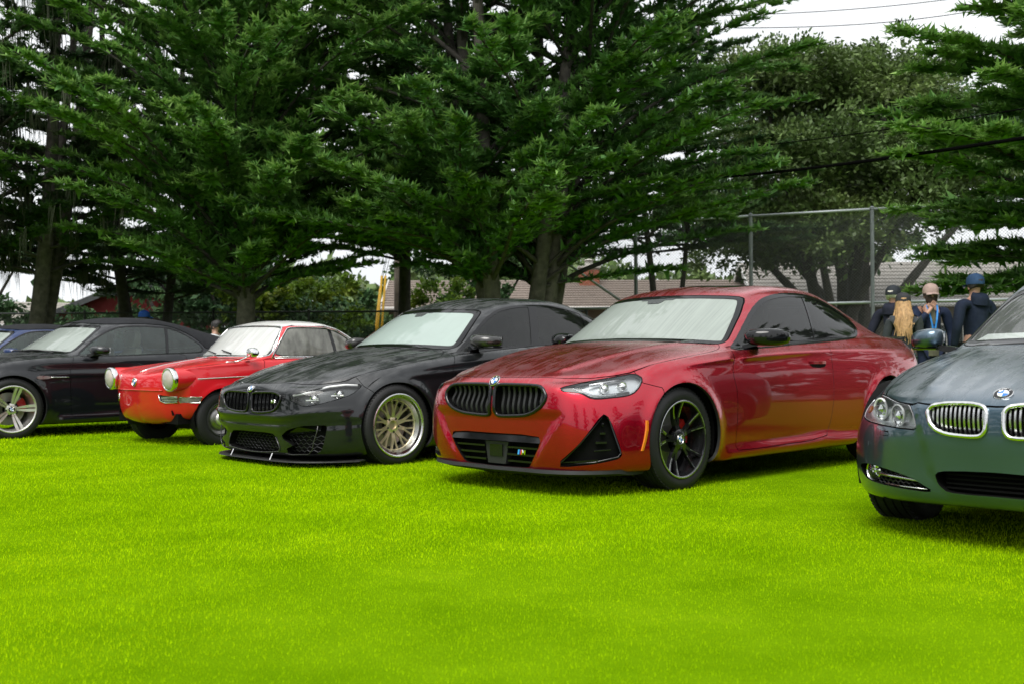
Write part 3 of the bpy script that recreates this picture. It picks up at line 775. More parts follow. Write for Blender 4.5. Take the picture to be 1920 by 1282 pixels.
def rows_red2():
    r, s = rows_red()
    s = s + [('F', [(-.56, .50), (.56, .50), (.30, .13), (-.30, .13)], 0, -.016, .010, (.5, 1), 'area'),
             ('S', [(-.70, .846), (-1.3, .874), (-1.925, .892), (-3.3, .91)], 1, .012, .022, (-3.4, -.6), 'ridge'),
             ('S', [(.25, .745), (0, .80), (-.55, .845)], 1, .010, .02, (-.7, .3), 'ridge'),
             ('S', [(-.46, .215), (-1.72, .262), (-2.25, .235), (-2.25, .05), (-.46, .05)], 1, .034, .014, (-2.3, -.42), 'area'),
             ('T', [(.60, .40), (.1, .50), (-.5, .56)], 2, .012, .035, (-.55, .75), 'ridge')]
    return r, s
def build_red():
    P = np.array((.49178, 7.49116, -2.35761)); P[0] += .035*math.sin(P[2]); P[1] -= .035*math.cos(P[2])
    c = Car('parked_car', 'glossy crimson coupe with black kidney grilles and black mirrors, wet from rain', 'cars parked in a row on the lawn', P, rows_red2, red_feats(), red_paint, [((0, .325), .362), ((-2.741, .33), .365)])
    rt = c.root
    c.chassis(2.741, .16, .80, .66, -3.55); c.interior(-1.15, -.55, .895, .62, rear=-2.2, top=1.14)
    for x, y, st in ((0, .758, -.0), (-2.741, .765, 0)):
        for sg in (1, -1): wheel(rt, (x, y*sg, .326), sg, 'red', cal=redcal, W=.225, spin=.2 if sg > 0 else 1)
    # kidney frames and their upright slats
    kid = [(.020, .60), (.020, .665), (.055, .680), (.37, .676), (.42, .66), (.455, .62), (.45, .585), (.42, .545), (.36, .510), (.27, .488), (.05, .478), (.022, .50)]
    K = chaikin(kid, 2)
    for sg in (1, -1):
        g = c.out['kidney_grille'][0 if sg > 0 else 1]
        c.ring('grille_frame', kid, .0125, blk, .002, sg, g)
        for k in range(8):
            y = .07 + k*.047
            z0, z1 = zspan(K, y); x0 = c.sx(y, .58)
            b = MB(); b.loft([[(x0+.012*math.sin((z-z0)/(z1-z0)*2*PI*1.0)-.030-.028*j, (y+hw+.004*math.sin((z-z0)/(z1-z0)*2*PI))*sg, z) for j, hw in ((0, -.009), (0, .009), (1, .005), (1, -.005))] for z in np.linspace(z0, z1, 13)])
            b.build('grille_slat', matblk, g, smooth=50)
    ce = MB(); ce.box((.812, 0, .585), (.05, .034, .12)); ce.build('grille_camera', blk, rt)
    # lower grille: upper bar, camera block, slats
    lg = c.out['lower_grille'][0]
    b = MB(); b.loft([[(c.sx(abs(y), .36)-.016, y, .372-.004*abs(y)), (c.sx(abs(y), .36)-.04, y, .372), (c.sx(abs(y), .35)-.04, y, .318), (c.sx(abs(y), .34)+.004, y, .322)] for y in np.linspace(-.40, .40, 13)]); b.build('grille_bar', blk, lg, smooth=40)
    b = MB(); b.loft([[(.80, -.105, .315), (.80, .105, .315), (.80, .08, .175), (.80, -.08, .175)], [(.75, -.105, .315), (.75, .105, .315), (.75, .08, .175), (.75, -.08, .175)]]); b.build('grille_block', matblk, lg)
    b = MB(); b.box((.803, 0, .26), (.01, .115, .075)); b.build('sensor_cover', blk, lg)
    for z, w_ in ((.285, .37), (.240, .345), (.198, .315)):
        for sg in (1, -1):
            b = MB(); b.loft([[(c.sx(y, z)-.012, y*sg, z+.006), (c.sx(y, z)-.05, y*sg, z+.006), (c.sx(y, z)-.05, y*sg, z-.006), (c.sx(y, z)-.012, y*sg, z-.006)] for y in np.linspace(.10, w_, 7)]); b.build('grille_slat', blk, lg)
    b = MB(); x0 = c.sx(.27, .255) + .001
    for i, m_ in enumerate((0, 1, 2)): b.loft([[(x0, .206+.012*i+k*.006, .245+.03*k) for k in (0, 1)] + [(x0, .218+.012*i+k*.006, .245+.03*k) for k in (1, 0)], [(x0-.006, .206+.012*i+k*.006, .245+.03*k) for k in (0, 1)] + [(x0-.006, .218+.012*i+k*.006, .245+.03*k) for k in (1, 0)]], m_)
    strokes(b, 'M', Vector((x0, .245, .246)), Vector((0, 1, 0)), Vector((0, .15, 1)), .028, .0045, 3)
    b.build('stripe_badge', [simple('badge_pale_blue', (.05, .35, .75), .3), simple('badge_dark_blue', (.03, .04, .25), .3), simple('badge_red', (.6, .02, .02), .3), chrome], lg)
    emblem(rt, (c.sx(0, .70)+.004, -.0, .70), (.75, 0, .62), (0, 0, 1), .041)
    # chin: black splitter under the red apron
    b = MB(); ys = np.linspace(-.80, .80, 25)
    def chin(y, z, o): return c.sx(min(abs(y), .80), max(z, .13)) + o
    b.loft([[(chin(y, .17, .018 - .02*(abs(y)/.8)**4), y, .158+.012*abs(y)), (chin(y, .17, .024-.02*(abs(y)/.8)**4), y, .138+.008*abs(y)), (chin(y, .15, -.03), y, .112+.02*abs(y)), (chin(y, .15, -.16), y, .112+.02*abs(y)), (chin(y, .15, -.16), y, .16)] for y in ys])
    b.build('front_splitter', matblk, rt, smooth=35)
    for sg in (1, -1):
        v = c.out['bumper_vent'][0 if sg > 0 else 1]
        b = MB(); b.tube([(lambda q: (q[0], q[1]*sg, q[2]))(c.skin(42, p_, .02)) for p_ in ((.60, .640, .285), (.55, .735, .292))], .006, 6); b.build('vent_bar', blk, v)
        b = MB(); b.lathe([(.012, .0), (.012, .012), (.009, .014), (.0003, .012)], 12, 'x', c=(lambda q: (q[0], q[1]*sg, q[2]))(c.skin(42, (.585, .705, .445), .03))); b.build('sensor', blk, v, smooth=40)
        b = MB(); b.loft([[(lambda q: (q[0], q[1]*sg, q[2]))(c.skin(42, p_, i_)) for p_ in ((.765, .46, .185), (.62, .69, .21), (.62, .69, .235), (.752, .50, .215))] for i_ in (.004, .03)]); b.build('vent_lip', blk, v)
        q3 = [(lambda q: (q[0], q[1]*sg, q[2]))(c.skin(42, p_, .010)) for p_ in ((.596, .715, .505), (.573, .742, .478), (.518, .788, .272), (.532, .776, .244), (.632, .672, .216), (.745, .485, .192), (.738, .512, .222), (.690, .615, .330))]
        b = MB(); b.tube(q3, .0075, 6, closed=True); b.build('vent_frame', blk, v, smooth=True)
        for z_, y0_, y1_ in ((.335, .655, .745), (.39, .69, .735)):
            b = MB(); b.loft([[(lambda q: (q[0], q[1]*sg, q[2]+dz))(c.skin(42, (.6, y_, z_), i_)) for i_, dz in ((.018, .006), (.018, -.006), (.045, -.008), (.045, .008))] for y_ in np.linspace(y0_, y1_, 4)]); b.build('vent_slat', blk, v)
        # side marker
        b = MB(); pts = [(x, c.sy(x, z), z) for x, z in ((.372, .462), (.382, .40), (.395, .335), (.408, .278))]
        b.loft([[(x-.010, (y+.006)*sg, z), (x+.008, (y+.006)*sg, z), (x+.008, (y-.01)*sg, z), (x-.010, (y-.01)*sg, z)] for x, y, z in pts]); b.build('side_marker', amber, rt)
        # head-lamp internals
        h = c.out['headlight'][0 if sg > 0 else 1]
        for pts in ([(.655, .575, .632), (.60, .612, .612), (.50, .70, .618), (.40, .755, .630)], [(.60, .605, .676), (.50, .668, .694), (.38, .71, .712)]):
            b = MB(); b.tube([(lambda q: (q[0], q[1]*sg, q[2]))(c.skin(42, p_, .016)) for p_ in pts], .0085, 6); b.build('light_strip', satin, h, smooth=True)
        for x, y, z, r in ((.52, .655, .655, .030), (.43, .725, .668, .030)):
            x, y, z = c.skin(42, (x, y, z), .028)
            b = MB(); b.lathe([(r, -.03), (r, 0), (r*.92, .006), (r*.8, .004), (r*.5, .016), (.0004, .02)], 24, 'x'); o = b.build('projector', [chrome], h, smooth=40, loc=(x, y*sg, z)); o.rotation_euler = (0, 0, .6*sg)
        # mirror: black cap on a foot
        m_ = MB(); ya = .86
        def sec(y, x0, x1, z0, z1): 
            xm, zm, a, bb = (x0+x1)/2, (z0+z1)/2, (x0-x1)/2, (z1-z0)/2
            return [(xm + a*abs(math.cos(t))**.7*math.copysign(1, math.cos(t)), y*sg, zm + bb*abs(math.sin(t))**.7*math.copysign(1, math.sin(t))) for t in np.linspace(0, 2*PI, 21)[:-1]]
        m_.loft([sec(.835, -.76, -.90, .950, 1.015), sec(.87, -.74, -.95, .925, 1.035), sec(.94, -.755, -.985, .918, 1.040), sec(1.01, -.80, -1.005, .920, 1.036), sec(1.05, -.86, -1.005, .935, 1.022), sec(1.062, -.91, -.985, .955, 1.005)])
        mo = m_.build('door_mirror', blk, rt, smooth=60)
        f = MB(); f.loft([[(-.79, .80*sg, .925), (-.93, .80*sg, .925), (-.93, .80*sg, .90), (-.79, .80*sg, .90)], [(-.85, .90*sg, .955), (-.96, .90*sg, .955), (-.96, .90*sg, .925), (-.85, .90*sg, .925)]]); f.build('mirror_foot', blk, mo)
        g = MB(); g.loft([[(-1.0, y*sg, 1.035-dz) for y, dz in ((.89, 0), (1.02, .012))] + [(-.99, y*sg, .95+dz) for y, dz in ((1.02, .01), (.89, 0))], [(-.998, y*sg, 1.035-dz) for y, dz in ((.89, 0), (1.02, .012))] + [(-.998, y*sg, .95+dz) for y, dz in ((1.02, .01), (.89, 0))]]); g.build('mirror_glass', chrome, mo)
        # flush handle over a scooped recess
        b = MB(); y0 = c.sy(-1.66, .80)
        b.loft([[(x, (c.sy(x, .81)+.010*k)*sg, .812+.004*(x+1.78)), (x, (c.sy(x, .81)+.010*k)*sg, .792), (x, (c.sy(x, .8)-.004)*sg, .790), (x, (c.sy(x, .81)-.004)*sg, .815)] for x, k in ((-1.545, .2), (-1.58, 1), (-1.70, 1.2), (-1.78, .9), (-1.795, .2))]); b.build('door_handle', red_paint, rt, smooth=40)
        b = MB(); b.loft([[(x, (c.sy(x, .78)+.0012)*sg, .790), (x, (c.sy(x, .77)+.0012)*sg, z), (x, (c.sy(x, .77)-.01)*sg, z), (x, (c.sy(x, .78)-.01)*sg, .79)] for x, z in ((-1.56, .788), (-1.60, .768), (-1.70, .762), (-1.77, .770), (-1.785, .788))]); b.build('handle_recess', dark, rt)
    # wipers
    for y0, y1 in ((.10, .62), (-.55, .02)):
        b = MB(); b.tube([(-.435 - .12*(abs(y)/.7)**2.2 + .012, y, .966 - .035*(abs(y)/.7)**2) for y in np.linspace(y0, y1, 9)], .008, 6); b.build('wiper', matblk, rt, smooth=True)
    # interior mirror and sensor block behind the screen
    b = MB(); b.box((-1.02, 0, 1.285), (.10, .16, .03)); b.box((-1.08, 0, 1.235), (.03, .22, .06)); b.build('rear_view_mirror', matblk, rt)
    b = MB(); b.loft([[(-3.6, y, 1.0+.0), (-3.70, y, 1.02), (-3.70, y, .995), (-3.6, y, .985)] for y in np.linspace(-.6, .6, 7)]); b.build('boot_spoiler', blk, rt)
    return c
# ------------------------------------------------------------------ other cars: surfaces
def rows_m3():
    X = (.36, 0, -.5, -1.5, -2.35, -2.81, -3.45)
    belt = [(.56, .62, .660), (.30, .785, .70), (0, .85, .775), (-.35, .858, .825), (-.66, .85, .862), (-1.5, .838, .935), (-2.1, .82, .965), (-2.6, .80, .985), (-3.0, .785, .985), (-3.45, .735, .955)]
    r = [row(.70, .10, [(.32, .74, .10), (-3.3, .74, .14)], -3.7, .22),
         row(.785, .072, side(X, (.87, .89, .87, .875, .88, .90, .84), (.075, .10, .12, .13, .13, .14, .17)), -3.80, .22, n=7.5),
         row(.80, .16, side(X, (.885, .915, .89, .885, .905, .93, .87), (.18, .2, .21, .22, .22, .23, .27)), -3.84, .31, n=7.5),
         row(.80, .30, side(X, (.885, .932, .908, .906, .922, .945, .885), (.33, .34, .35, .36, .37, .38, .42)), -3.86, .46, n=7.5),
         row(.805, .43, side(X, (.87, .930, .906, .905, .918, .943, .89), (.46, .48, .50, .52, .54, .55, .57)), -3.87, .58, n=7.5),
         row(.80, .53, side(X, (.845, .915, .897, .896, .908, .932, .88), (.56, .60, .64, .68, .71, .72, .71)), -3.87, .70, n=7.5),
         row(.79, .60, side(X, (.80, .892, .885, .884, .892, .906, .86), (.63, .70, .75, .81, .85, .86, .84)), -3.86, .81, n=7.5),
         row(.78, .635, offs(clip_curve(belt, .45, -3.45), -.04, -.05), -3.82, .89),
         row(.765, .652, clip_curve(belt, .44, -3.45), -3.75, .955),
         row(.68, .690, offs(clip_curve(belt, .38, -3.40), .012), -3.64, .975, n=2.5, zp=3),
         row(.36, .790, offs(clip_curve(belt, .13, -3.33), .022), -3.55, .985, n=2.2, zp=3),
         row(-.02, .870, offs(clip_curve(belt, -.18, -3.26), .03), -3.46, .99, n=2.2, zp=3),
         row(-.38, .922, offs(clip_curve(belt, -.53, -3.2), .037), -3.38, .995, n=2.2, zp=3),
         row(-.49, .935, [(-.68, .795, .885), (-1.5, .80, .952), (-2.1, .785, .985), (-2.6, .765, 1.005), (-3.12, .70, 1.0)], -3.32, 1.0, n=2.4),
         row(-.66, 1.06, [(-.83, .745, 1.0), (-1.3, .765, 1.04), (-2.0, .755, 1.07), (-2.6, .725, 1.08), (-2.98, .66, 1.07)], -3.12, 1.12, n=2.4),
         row(-.86, 1.185, [(-1.0, .685, 1.13), (-1.4, .715, 1.165), (-2.0, .71, 1.19), (-2.5, .68, 1.18), (-2.78, .61, 1.17)], -2.90, 1.23, n=2.4),
         row(-1.05, 1.30, [(-1.18, .60, 1.262), (-1.5, .64, 1.32), (-1.95, .645, 1.345), (-2.3, .62, 1.325), (-2.58, .56, 1.27)], -2.66, 1.33, n=2.4),
         row(-1.12, 1.335, [(-1.25, .53, 1.305), (-1.6, .57, 1.368), (-1.95, .565, 1.385), (-2.25, .53, 1.37), (-2.46, .47, 1.325)], -2.54, 1.362, n=2.4),
         row(-1.38, 1.388, [(-1.46, .30, 1.382), (-1.75, .31, 1.405), (-2.0, .3, 1.408), (-2.2, .28, 1.392)], -2.28, 1.395, n=2.4),
         row(-1.65, 1.415, [(-1.67, 0, 1.415), (-1.95, 0, 1.415)], -1.97, 1.415)]
    s = [('S', [(0, .305), (.365,)], 1, .017, .036, (-.6, .6), 'ring'), ('S', [(-2.812, .31), (.37,)], 1, .02, .036, (-3.4, -2.2), 'ring'),
         ('F', [(-.50, .30), (-.40, .275), (.40, .275), (.50, .30), (.95, .39), (.95, .0), (-.95, 0), (-.95, .39)], 0, -.022, .010, (.35, 1), 'area'),
         ('F', [(-.85, .455), (-.45, .395), (.45, .395), (.85, .455)], 0, .016, .018, (.4, 1), 'ridge'),
         ('F', [(-.80, .37), (-.42, .335), (.42, .335), (.80, .37)], 0, -.010, .03, (.4, 1), 'ridge'),
         ('S', [(-.1, .70), (-.6, .73), (-1.5, .79), (-2.6, .84), (-3.4, .85)], 1, .010, .02, (-3.4, 0), 'ridge'),
         ('T', [(.58, .16), (.3, .20), (-.1, .27), (-.45, .40)], 2, .014, .05, (-.6, .8), 'ridge'),
         ('T', [(.10, 0), (.10, .19), (-.25, .24), (-.45, .2), (-.45, 0)], 2, .014, .05, (-.6, .3), 'area'),
         ('T', [(.40, .56), (.2, .60), (-.5, .66)], 2, .010, .05, (-.6, .7), 'ridge')]
    return r, s
def rows_e90():
    X = (.33, 0, -.5, -1.5, -2.3, -2.76, -3.4)
    belt = [(.54, .60, .648), (.30, .76, .675), (0, .825, .745), (-.38, .835, .822), (-.64, .828, .862), (-1.5, .815, .925), (-2.1, .80, .955), (-2.55, .785, .97), (-2.95, .765, .975), (-3.4, .72, .955)]
    r = [row(.68, .18, [(.30, .72, .15), (-3.2, .72, .18)], -3.5, .25),
         row(.755, .185, side(X, (.845, .855, .84, .845, .85, .86, .82), (.15, .17, .18, .18, .18, .19, .22)), -3.62, .26),
         row(.795, .225, side(X, (.87, .885, .86, .855, .87, .89, .84), (.225, .24, .25, .25, .25, .26, .3)), -3.68, .33),
         row(.79, .33, side(X, (.88, .90, .875, .868, .885, .90, .86), (.36, .37, .38, .38, .39, .40, .44)), -3.71, .47),
         row(.80, .44, side(X, (.875, .908, .885, .88, .892, .908, .87), (.47, .50, .52, .53, .54, .55, .58)), -3.73, .58),
         row(.80, .53, side(X, (.85, .905, .89, .885, .895, .908, .865), (.54, .60, .64, .67, .69, .70, .70)), -3.74, .70),
         row(.79, .60, side(X, (.81, .88, .882, .882, .885, .89, .845), (.61, .68, .74, .80, .83, .845, .83)), -3.73, .80),
         row(.785, .628, offs(clip_curve(belt, .43, -3.4), -.035, -.045), -3.68, .88),
         row(.768, .645, clip_curve(belt, .42, -3.4), -3.61, .95),
         row(.69, .688, offs(clip_curve(belt, .36, -3.35), .012), -3.52, .97, n=2.5, zp=3),
         row(.38, .775, offs(clip_curve(belt, .12, -3.28), .022), -3.44, .98, n=2.2, zp=3),
         row(0, .850, offs(clip_curve(belt, -.18, -3.2), .03), -3.36, .985, n=2.2, zp=3),
         row(-.36, .900, offs(clip_curve(belt, -.52, -3.14), .035), -3.28, .99, n=2.2, zp=3),
         row(-.46, .915, [(-.66, .77, .885), (-1.5, .775, .945), (-2.1, .765, .975), (-2.55, .745, .99), (-3.05, .68, .99)], -3.22, .99, n=2.4),
         row(-.62, 1.04, [(-.82, .725, 1.0), (-1.3, .745, 1.03), (-2.0, .735, 1.06), (-2.5, .70, 1.07), (-2.9, .64, 1.06)], -3.02, 1.11, n=2.4),
         row(-.80, 1.165, [(-.99, .665, 1.13), (-1.4, .695, 1.165), (-2.0, .69, 1.19), (-2.4, .66, 1.18), (-2.7, .60, 1.17)], -2.8, 1.22, n=2.4),
         row(-.99, 1.285, [(-1.17, .585, 1.26), (-1.5, .62, 1.32), (-1.9, .625, 1.34), (-2.2, .60, 1.32), (-2.48, .54, 1.27)], -2.56, 1.325, n=2.4),
         row(-1.06, 1.325, [(-1.24, .52, 1.305), (-1.55, .555, 1.37), (-1.9, .55, 1.385), (-2.15, .51, 1.37), (-2.36, .46, 1.325)], -2.44, 1.36, n=2.4),
         row(-1.32, 1.385, [(-1.42, .30, 1.385), (-1.7, .3, 1.405), (-1.95, .3, 1.408), (-2.12, .28, 1.392)], -2.2, 1.395, n=2.4),
         row(-1.58, 1.415, [(-1.6, 0, 1.415), (-1.9, 0, 1.415)], -1.92, 1.415)]
    s = [('S', [(0, .315), (.36,)], 1, .012, .036, (-.6, .6), 'ring'), ('S', [(-2.76, .315), (.36,)], 1, .012, .036, (-3.4, -2.2), 'ring'),
         ('F', [(-.36, .56), (-.29, .33), (-.20, .235), (.20, .235), (.29, .33), (.36, .56), (.40, .70), (-.40, .70)], 0, .012, .009, (.5, 1), 'area'),
         ('T', [(.58, .38), (.35, .41), (-.1, .47), (-.5, .58)], 2, .013, .045, (-.6, .75), 'ridge'),
         ('S', [(.15, .60), (-.6, .66), (-1.5, .74), (-2.6, .80), (-3.4, .83)], 1, .010, .018, (-3.4, .2), 'ridge')]
    return r, s
def rows_m6():
    X = (.42, 0, -.5, -1.5, -2.35, -2.78, -3.45)
    belt = [(.62, .60, .70), (.32, .80, .775), (0, .86, .825), (-.4, .865, .86), (-.72, .86, .868), (-1.5, .85, .895), (-2.1, .835, .915), (-2.6, .815, .945), (-3.0, .79, .965), (-3.45, .73, .96)]
    r = [row(.80, .13, [(.36, .74, .13), (-3.3, .74, .16)], -3.65, .25),
         row(.86, .13, side(X, (.86, .875, .865, .875, .88, .89, .84), (.12, .125, .13, .135, .135, .14, .2)), -3.78, .25),
         row(.90, .22, side(X, (.88, .895, .885, .885, .895, .91, .86), (.22, .22, .22, .22, .22, .23, .3)), -3.82, .33),
         row(.91, .38, side(X, (.885, .918, .897, .896, .91, .925, .875), (.37, .37, .37, .37, .38, .40, .44)), -3.84, .48),
         row(.92, .50, side(X, (.87, .916, .895, .893, .906, .925, .88), (.52, .53, .53, .53, .54, .56, .58)), -3.85, .60),
         row(.91, .60, side(X, (.84, .908, .890, .888, .90, .918, .875), (.61, .65, .66, .66, .68, .71, .71)), -3.85, .72),
         row(.89, .67, side(X, (.80, .892, .882, .878, .885, .898, .85), (.68, .745, .77, .78, .80, .83, .84)), -3.83, .83),
         row(.87, .70, offs(clip_curve(belt, .50, -3.45), -.03, -.045), -3.78, .90),
         row(.85, .715, clip_curve(belt, .49, -3.45), -3.70, .96),
         row(.76, .75, offs(clip_curve(belt, .42, -3.38), .012), -3.58, .975, n=2.5, zp=3),
         row(.40, .845, offs(clip_curve(belt, .15, -3.28), .022), -3.44, .985, n=2.2, zp=3),
         row(0, .90, offs(clip_curve(belt, -.15, -3.2), .03), -3.34, .99, n=2.2, zp=3),
         row(-.36, .93, offs(clip_curve(belt, -.50, -3.1), .037), -3.24, .99, n=2.2, zp=3),
         row(-.46, .938, [(-.68, .80, .890), (-1.5, .805, .912), (-2.1, .79, .94), (-2.5, .775, .965), (-2.95, .72, .985)], -3.14, .995, n=2.4),
         row(-.62, 1.045, [(-.84, .75, 1.0), (-1.3, .775, 1.02), (-1.9, .765, 1.03), (-2.3, .75, 1.035), (-2.76, .69, 1.05)], -2.92, 1.08, n=2.4),
         row(-.80, 1.15, [(-1.0, .685, 1.12), (-1.35, .72, 1.13), (-1.8, .715, 1.14), (-2.15, .70, 1.13), (-2.5, .64, 1.12)], -2.66, 1.16, n=2.4),
         row(-.97, 1.25, [(-1.15, .60, 1.23), (-1.4, .65, 1.255), (-1.75, .655, 1.265), (-2.0, .635, 1.235), (-2.24, .57, 1.195)], -2.36, 1.245, n=2.4),
         row(-1.03, 1.285, [(-1.2, .54, 1.265), (-1.45, .58, 1.30), (-1.75, .575, 1.305), (-1.95, .55, 1.285), (-2.12, .50, 1.25)], -2.2, 1.285, n=2.4),
         row(-1.25, 1.325, [(-1.35, .30, 1.322), (-1.6, .31, 1.335), (-1.8, .3, 1.335), (-1.93, .28, 1.315)], -2.0, 1.318, n=2.4),
         row(-1.48, 1.345, [(-1.5, 0, 1.345), (-1.7, 0, 1.345)], -1.72, 1.345)]
    s = [('S', [(0, .325), (.365,)], 1, .017, .036, (-.6, .6), 'ring'), ('S', [(-2.78, .325), (.365,)], 1, .017, .036, (-3.4, -2.2), 'ring'),
         ('S', [(-.25, .665), (-.65, .682), (-1.5, .70), (-2.5, .74), (-3.4, .80)], 1, .014, .014, (-3.4, -.2), 'ridge'),
         ('S', [(-.5, .215), (-1.2, .235), (-2.3, .24), (-2.3, .0), (-.45, 0)], 1, .028, .010, (-2.4, -.4), 'area')]
    return r, s
def rows_700():
    X = (.34, 0, -.45, -1.2, -1.8, -2.15, -2.62)
    belt = [(.46, .665, .745), (.25, .70, .775), (0, .705, .795), (-.3, .70, .812), (-.58, .695, .835), (-1.2, .69, .848), (-1.6, .685, .85), (-1.9, .675, .84), (-2.3, .65, .80), (-2.62, .60, .74)]
    r = [row(.30, .20, [(.22, .40, .22), (-2.5, .50, .24)], -2.7, .28),
         row(.44, .20, side(X, (.58, .60, .62, .63, .63, .62, .56), (.25, .25, .24, .24, .24, .24, .28)), -2.82, .30),
         row(.50, .255, side(X, (.655, .675, .69, .695, .695, .69, .62), (.29, .29, .28, .28, .28, .28, .32)), -2.86, .36),
         row(.535, .36, side(X, (.695, .712, .718, .72, .72, .715, .65), (.38, .38, .38, .38, .38, .39, .42)), -2.88, .46),
         row(.55, .46, side(X, (.71, .725, .73, .732, .732, .725, .66), (.48, .48, .48, .48, .48, .49, .5)), -2.88, .55),
         row(.56, .53, side(X, (.715, .732, .735, .738, .738, .73, .665), (.56, .57, .58, .58, .58, .58, .58)), -2.87, .62),
         row(.56, .60, side(X, (.712, .73, .735, .738, .738, .728, .665), (.645, .655, .665, .675, .68, .67, .65)), -2.85, .68),
         row(.55, .655, side(X, (.70, .722, .728, .73, .728, .715, .65), (.70, .72, .735, .755, .76, .745, .70)), -2.82, .73),
         row(.525, .695, clip_curve(belt, .44, -2.62), -2.74, .77),
         row(.44, .735, offs(clip_curve(belt, .36, -2.55), .02, -.004), -2.62, .80, n=2.5, zp=2),
         row(.18, .790, offs(clip_curve(belt, .08, -2.45), .032, -.004), -2.48, .83, n=2.2, zp=2),
         row(-.14, .84, offs(clip_curve(belt, -.22, -2.3), .038), -2.32, .86, n=2.2, zp=2.5),
         row(-.38, .868, [(-.53, .66, .846), (-1.2, .665, .865), (-1.6, .655, .87), (-1.98, .60, .865)], -2.06, .89, n=2.4),
         row(-.48, .965, [(-.62, .635, .945), (-1.1, .65, .955), (-1.5, .64, .955), (-1.84, .58, .96)], -1.92, .985, n=2.6),
         row(-.59, 1.065, [(-.71, .60, 1.05), (-1.1, .625, 1.06), (-1.45, .615, 1.06), (-1.70, .56, 1.06)], -1.77, 1.09, n=2.6),
         row(-.70, 1.17, [(-.80, .56, 1.155), (-1.0, .595, 1.18), (-1.3, .59, 1.178), (-1.54, .53, 1.15)], -1.60, 1.18, n=2.8),
         row(-.74, 1.20, [(-.84, .53, 1.19), (-1.05, .565, 1.215), (-1.28, .555, 1.212), (-1.46, .50, 1.185)], -1.51, 1.21, n=2.8),
         row(-.86, 1.235, [(-.93, .32, 1.235), (-1.1, .34, 1.245), (-1.25, .33, 1.243), (-1.33, .30, 1.23)], -1.37, 1.235, n=2.6),
         row(-1.02, 1.255, [(-1.04, 0, 1.255), (-1.18, 0, 1.255)], -1.2, 1.255)]
    s = [('S', [(0, .27), (.30,)], 1, .008, .03, (-.4, .4), 'ring'),
         ('S', [(.46, .752), (.2, .782), (-.28, .808)], 1, .012, .02, (-.3, .5), 'ridge'),
         ('T', [(.54, 0), (.2, 0), (-.36, 0)], 2, .010, .035, (-.4, .6), 'ridge'),
         ('T', [(.50, .44), (.2, .50), (-.36, .56)], 2, -.014, .05, (-.4, .6), 'ridge')]
    return r, s
GROUP = 'cars parked in a row on the lawn'
def oval(y, x0, x1, z0, z1, sg, p=.75, n=16):
    xm, zm, a, b = (x0+x1)/2, (z0+z1)/2, (x0-x1)/2, (z1-z0)/2
    f = lambda v: math.copysign(abs(v)**p, v)
    return [(xm + a*f(math.cos(t)), y*sg, zm + b*f(math.sin(t))) for t in np.linspace(0, 2*PI, n+1)[:-1]]
def add_mirror(rt, xm, y0, z, cap, foot, sg, w=.19, h=.125, d=.15):
    m_ = MB()
    m_.loft([oval(y0+w*t, xm+d*.5*a+.03*(.5-t), xm-d*.5*b+.03*(.5-t), z-h*.5*c, z+h*.5*e, sg) for t, a, b, c, e in ((0, .5, .6, .45, .75), (.1, .85, .9, .8, 1), (.4, 1, 1, 1, 1), (.75, .85, 1, .95, .86), (.93, .5, .85, .75, .6), (1, .1, .55, .4, .3))])
    o = m_.build('door_mirror', cap, rt, smooth=60)
    f = MB(); f.loft([[(xm+.06, (y0-.10)*sg, z-h*.42), (xm-.05, (y0-.10)*sg, z-h*.42), (xm-.05, (y0-.10)*sg, z-h*.75), (xm+.06, (y0-.10)*sg, z-h*.75)], [(xm+.03, (y0+.04)*sg, z-h*.25), (xm-.06, (y0+.04)*sg, z-h*.25), (xm-.06, (y0+.04)*sg, z-h*.5), (xm+.03, (y0+.04)*sg, z-h*.5)]]); f.build('mirror_foot', foot, o)
    f = MB(); f.loft([oval(y0+w*t, xm+d*.4*a, xm-d*.45, z-h*.53, z-h*.36, sg) for t, a in ((.02, .6), (.3, .9), (.7, .7), (.95, .2))]); f.build('mirror_base', foot, o, smooth=50)
    g = MB(); X = xm-d*.5
    g.loft([[(X-k, (y0+w*.1)*sg, z-h*.3), (X-k, (y0+w*.9)*sg, z-h*.28), (X-k, (y0+w*.9)*sg, z+h*.3), (X-k, (y0+w*.1)*sg, z+h*.36)] for k in (-.002, .004)]); g.build('mirror_glass', chrome, o)
    return o
def add_handle(c, x0, x1, z, mat, sg):
    b = MB(); b.loft([[(x, (c.sy(x, z)+.004+.028*k)*sg, z+.013*kk), (x, (c.sy(x, z)+.004+.034*k)*sg, z), (x, (c.sy(x, z)+.004+.028*k)*sg, z-.013*kk), (x, (c.sy(x, z)-.004+.016*k)*sg, z)] for x, k, kk in ((x0, 0, .7), (x0-.03, .8, 1), ((x0+x1)/2, 1, 1.1), (x1+.03, .8, 1), (x1, 0, .7))])
    return b.build('door_handle', mat, c.root, smooth=50)
def wavy_mesh(c, name, parent, y0, y1, z0, z1, dx, sg=1, nz=6, wl=.05, depth=.03, clip=None):
    b = MB()
    for i in range(nz):
        zz = z0 + (z1-z0)*(i+.5)/nz
        pts = []
        for y in np.arange(y0, y1, wl/4):
            z = zz + (z1-z0)/nz*.30*math.sin(y/wl*2*PI + (i % 2)*PI)
            if clip is not None and sdf_poly(np.array([[y, zz]]), clip)[0] > -.008:
                if len(pts) > 1: b.tube(pts, .0035, 4)
                pts = []; continue
            pts.append((c.sx(y, max(z, .12))-depth+dx, y*sg, z))
        if len(pts) > 1: b.tube(pts, .0035, 4)
    o = b.build(name, satin_dark, parent); o['kind'] = 'stuff'; return o
satin_dark = simple('dark_mesh', (.014, .0145, .0155), .45, .2)
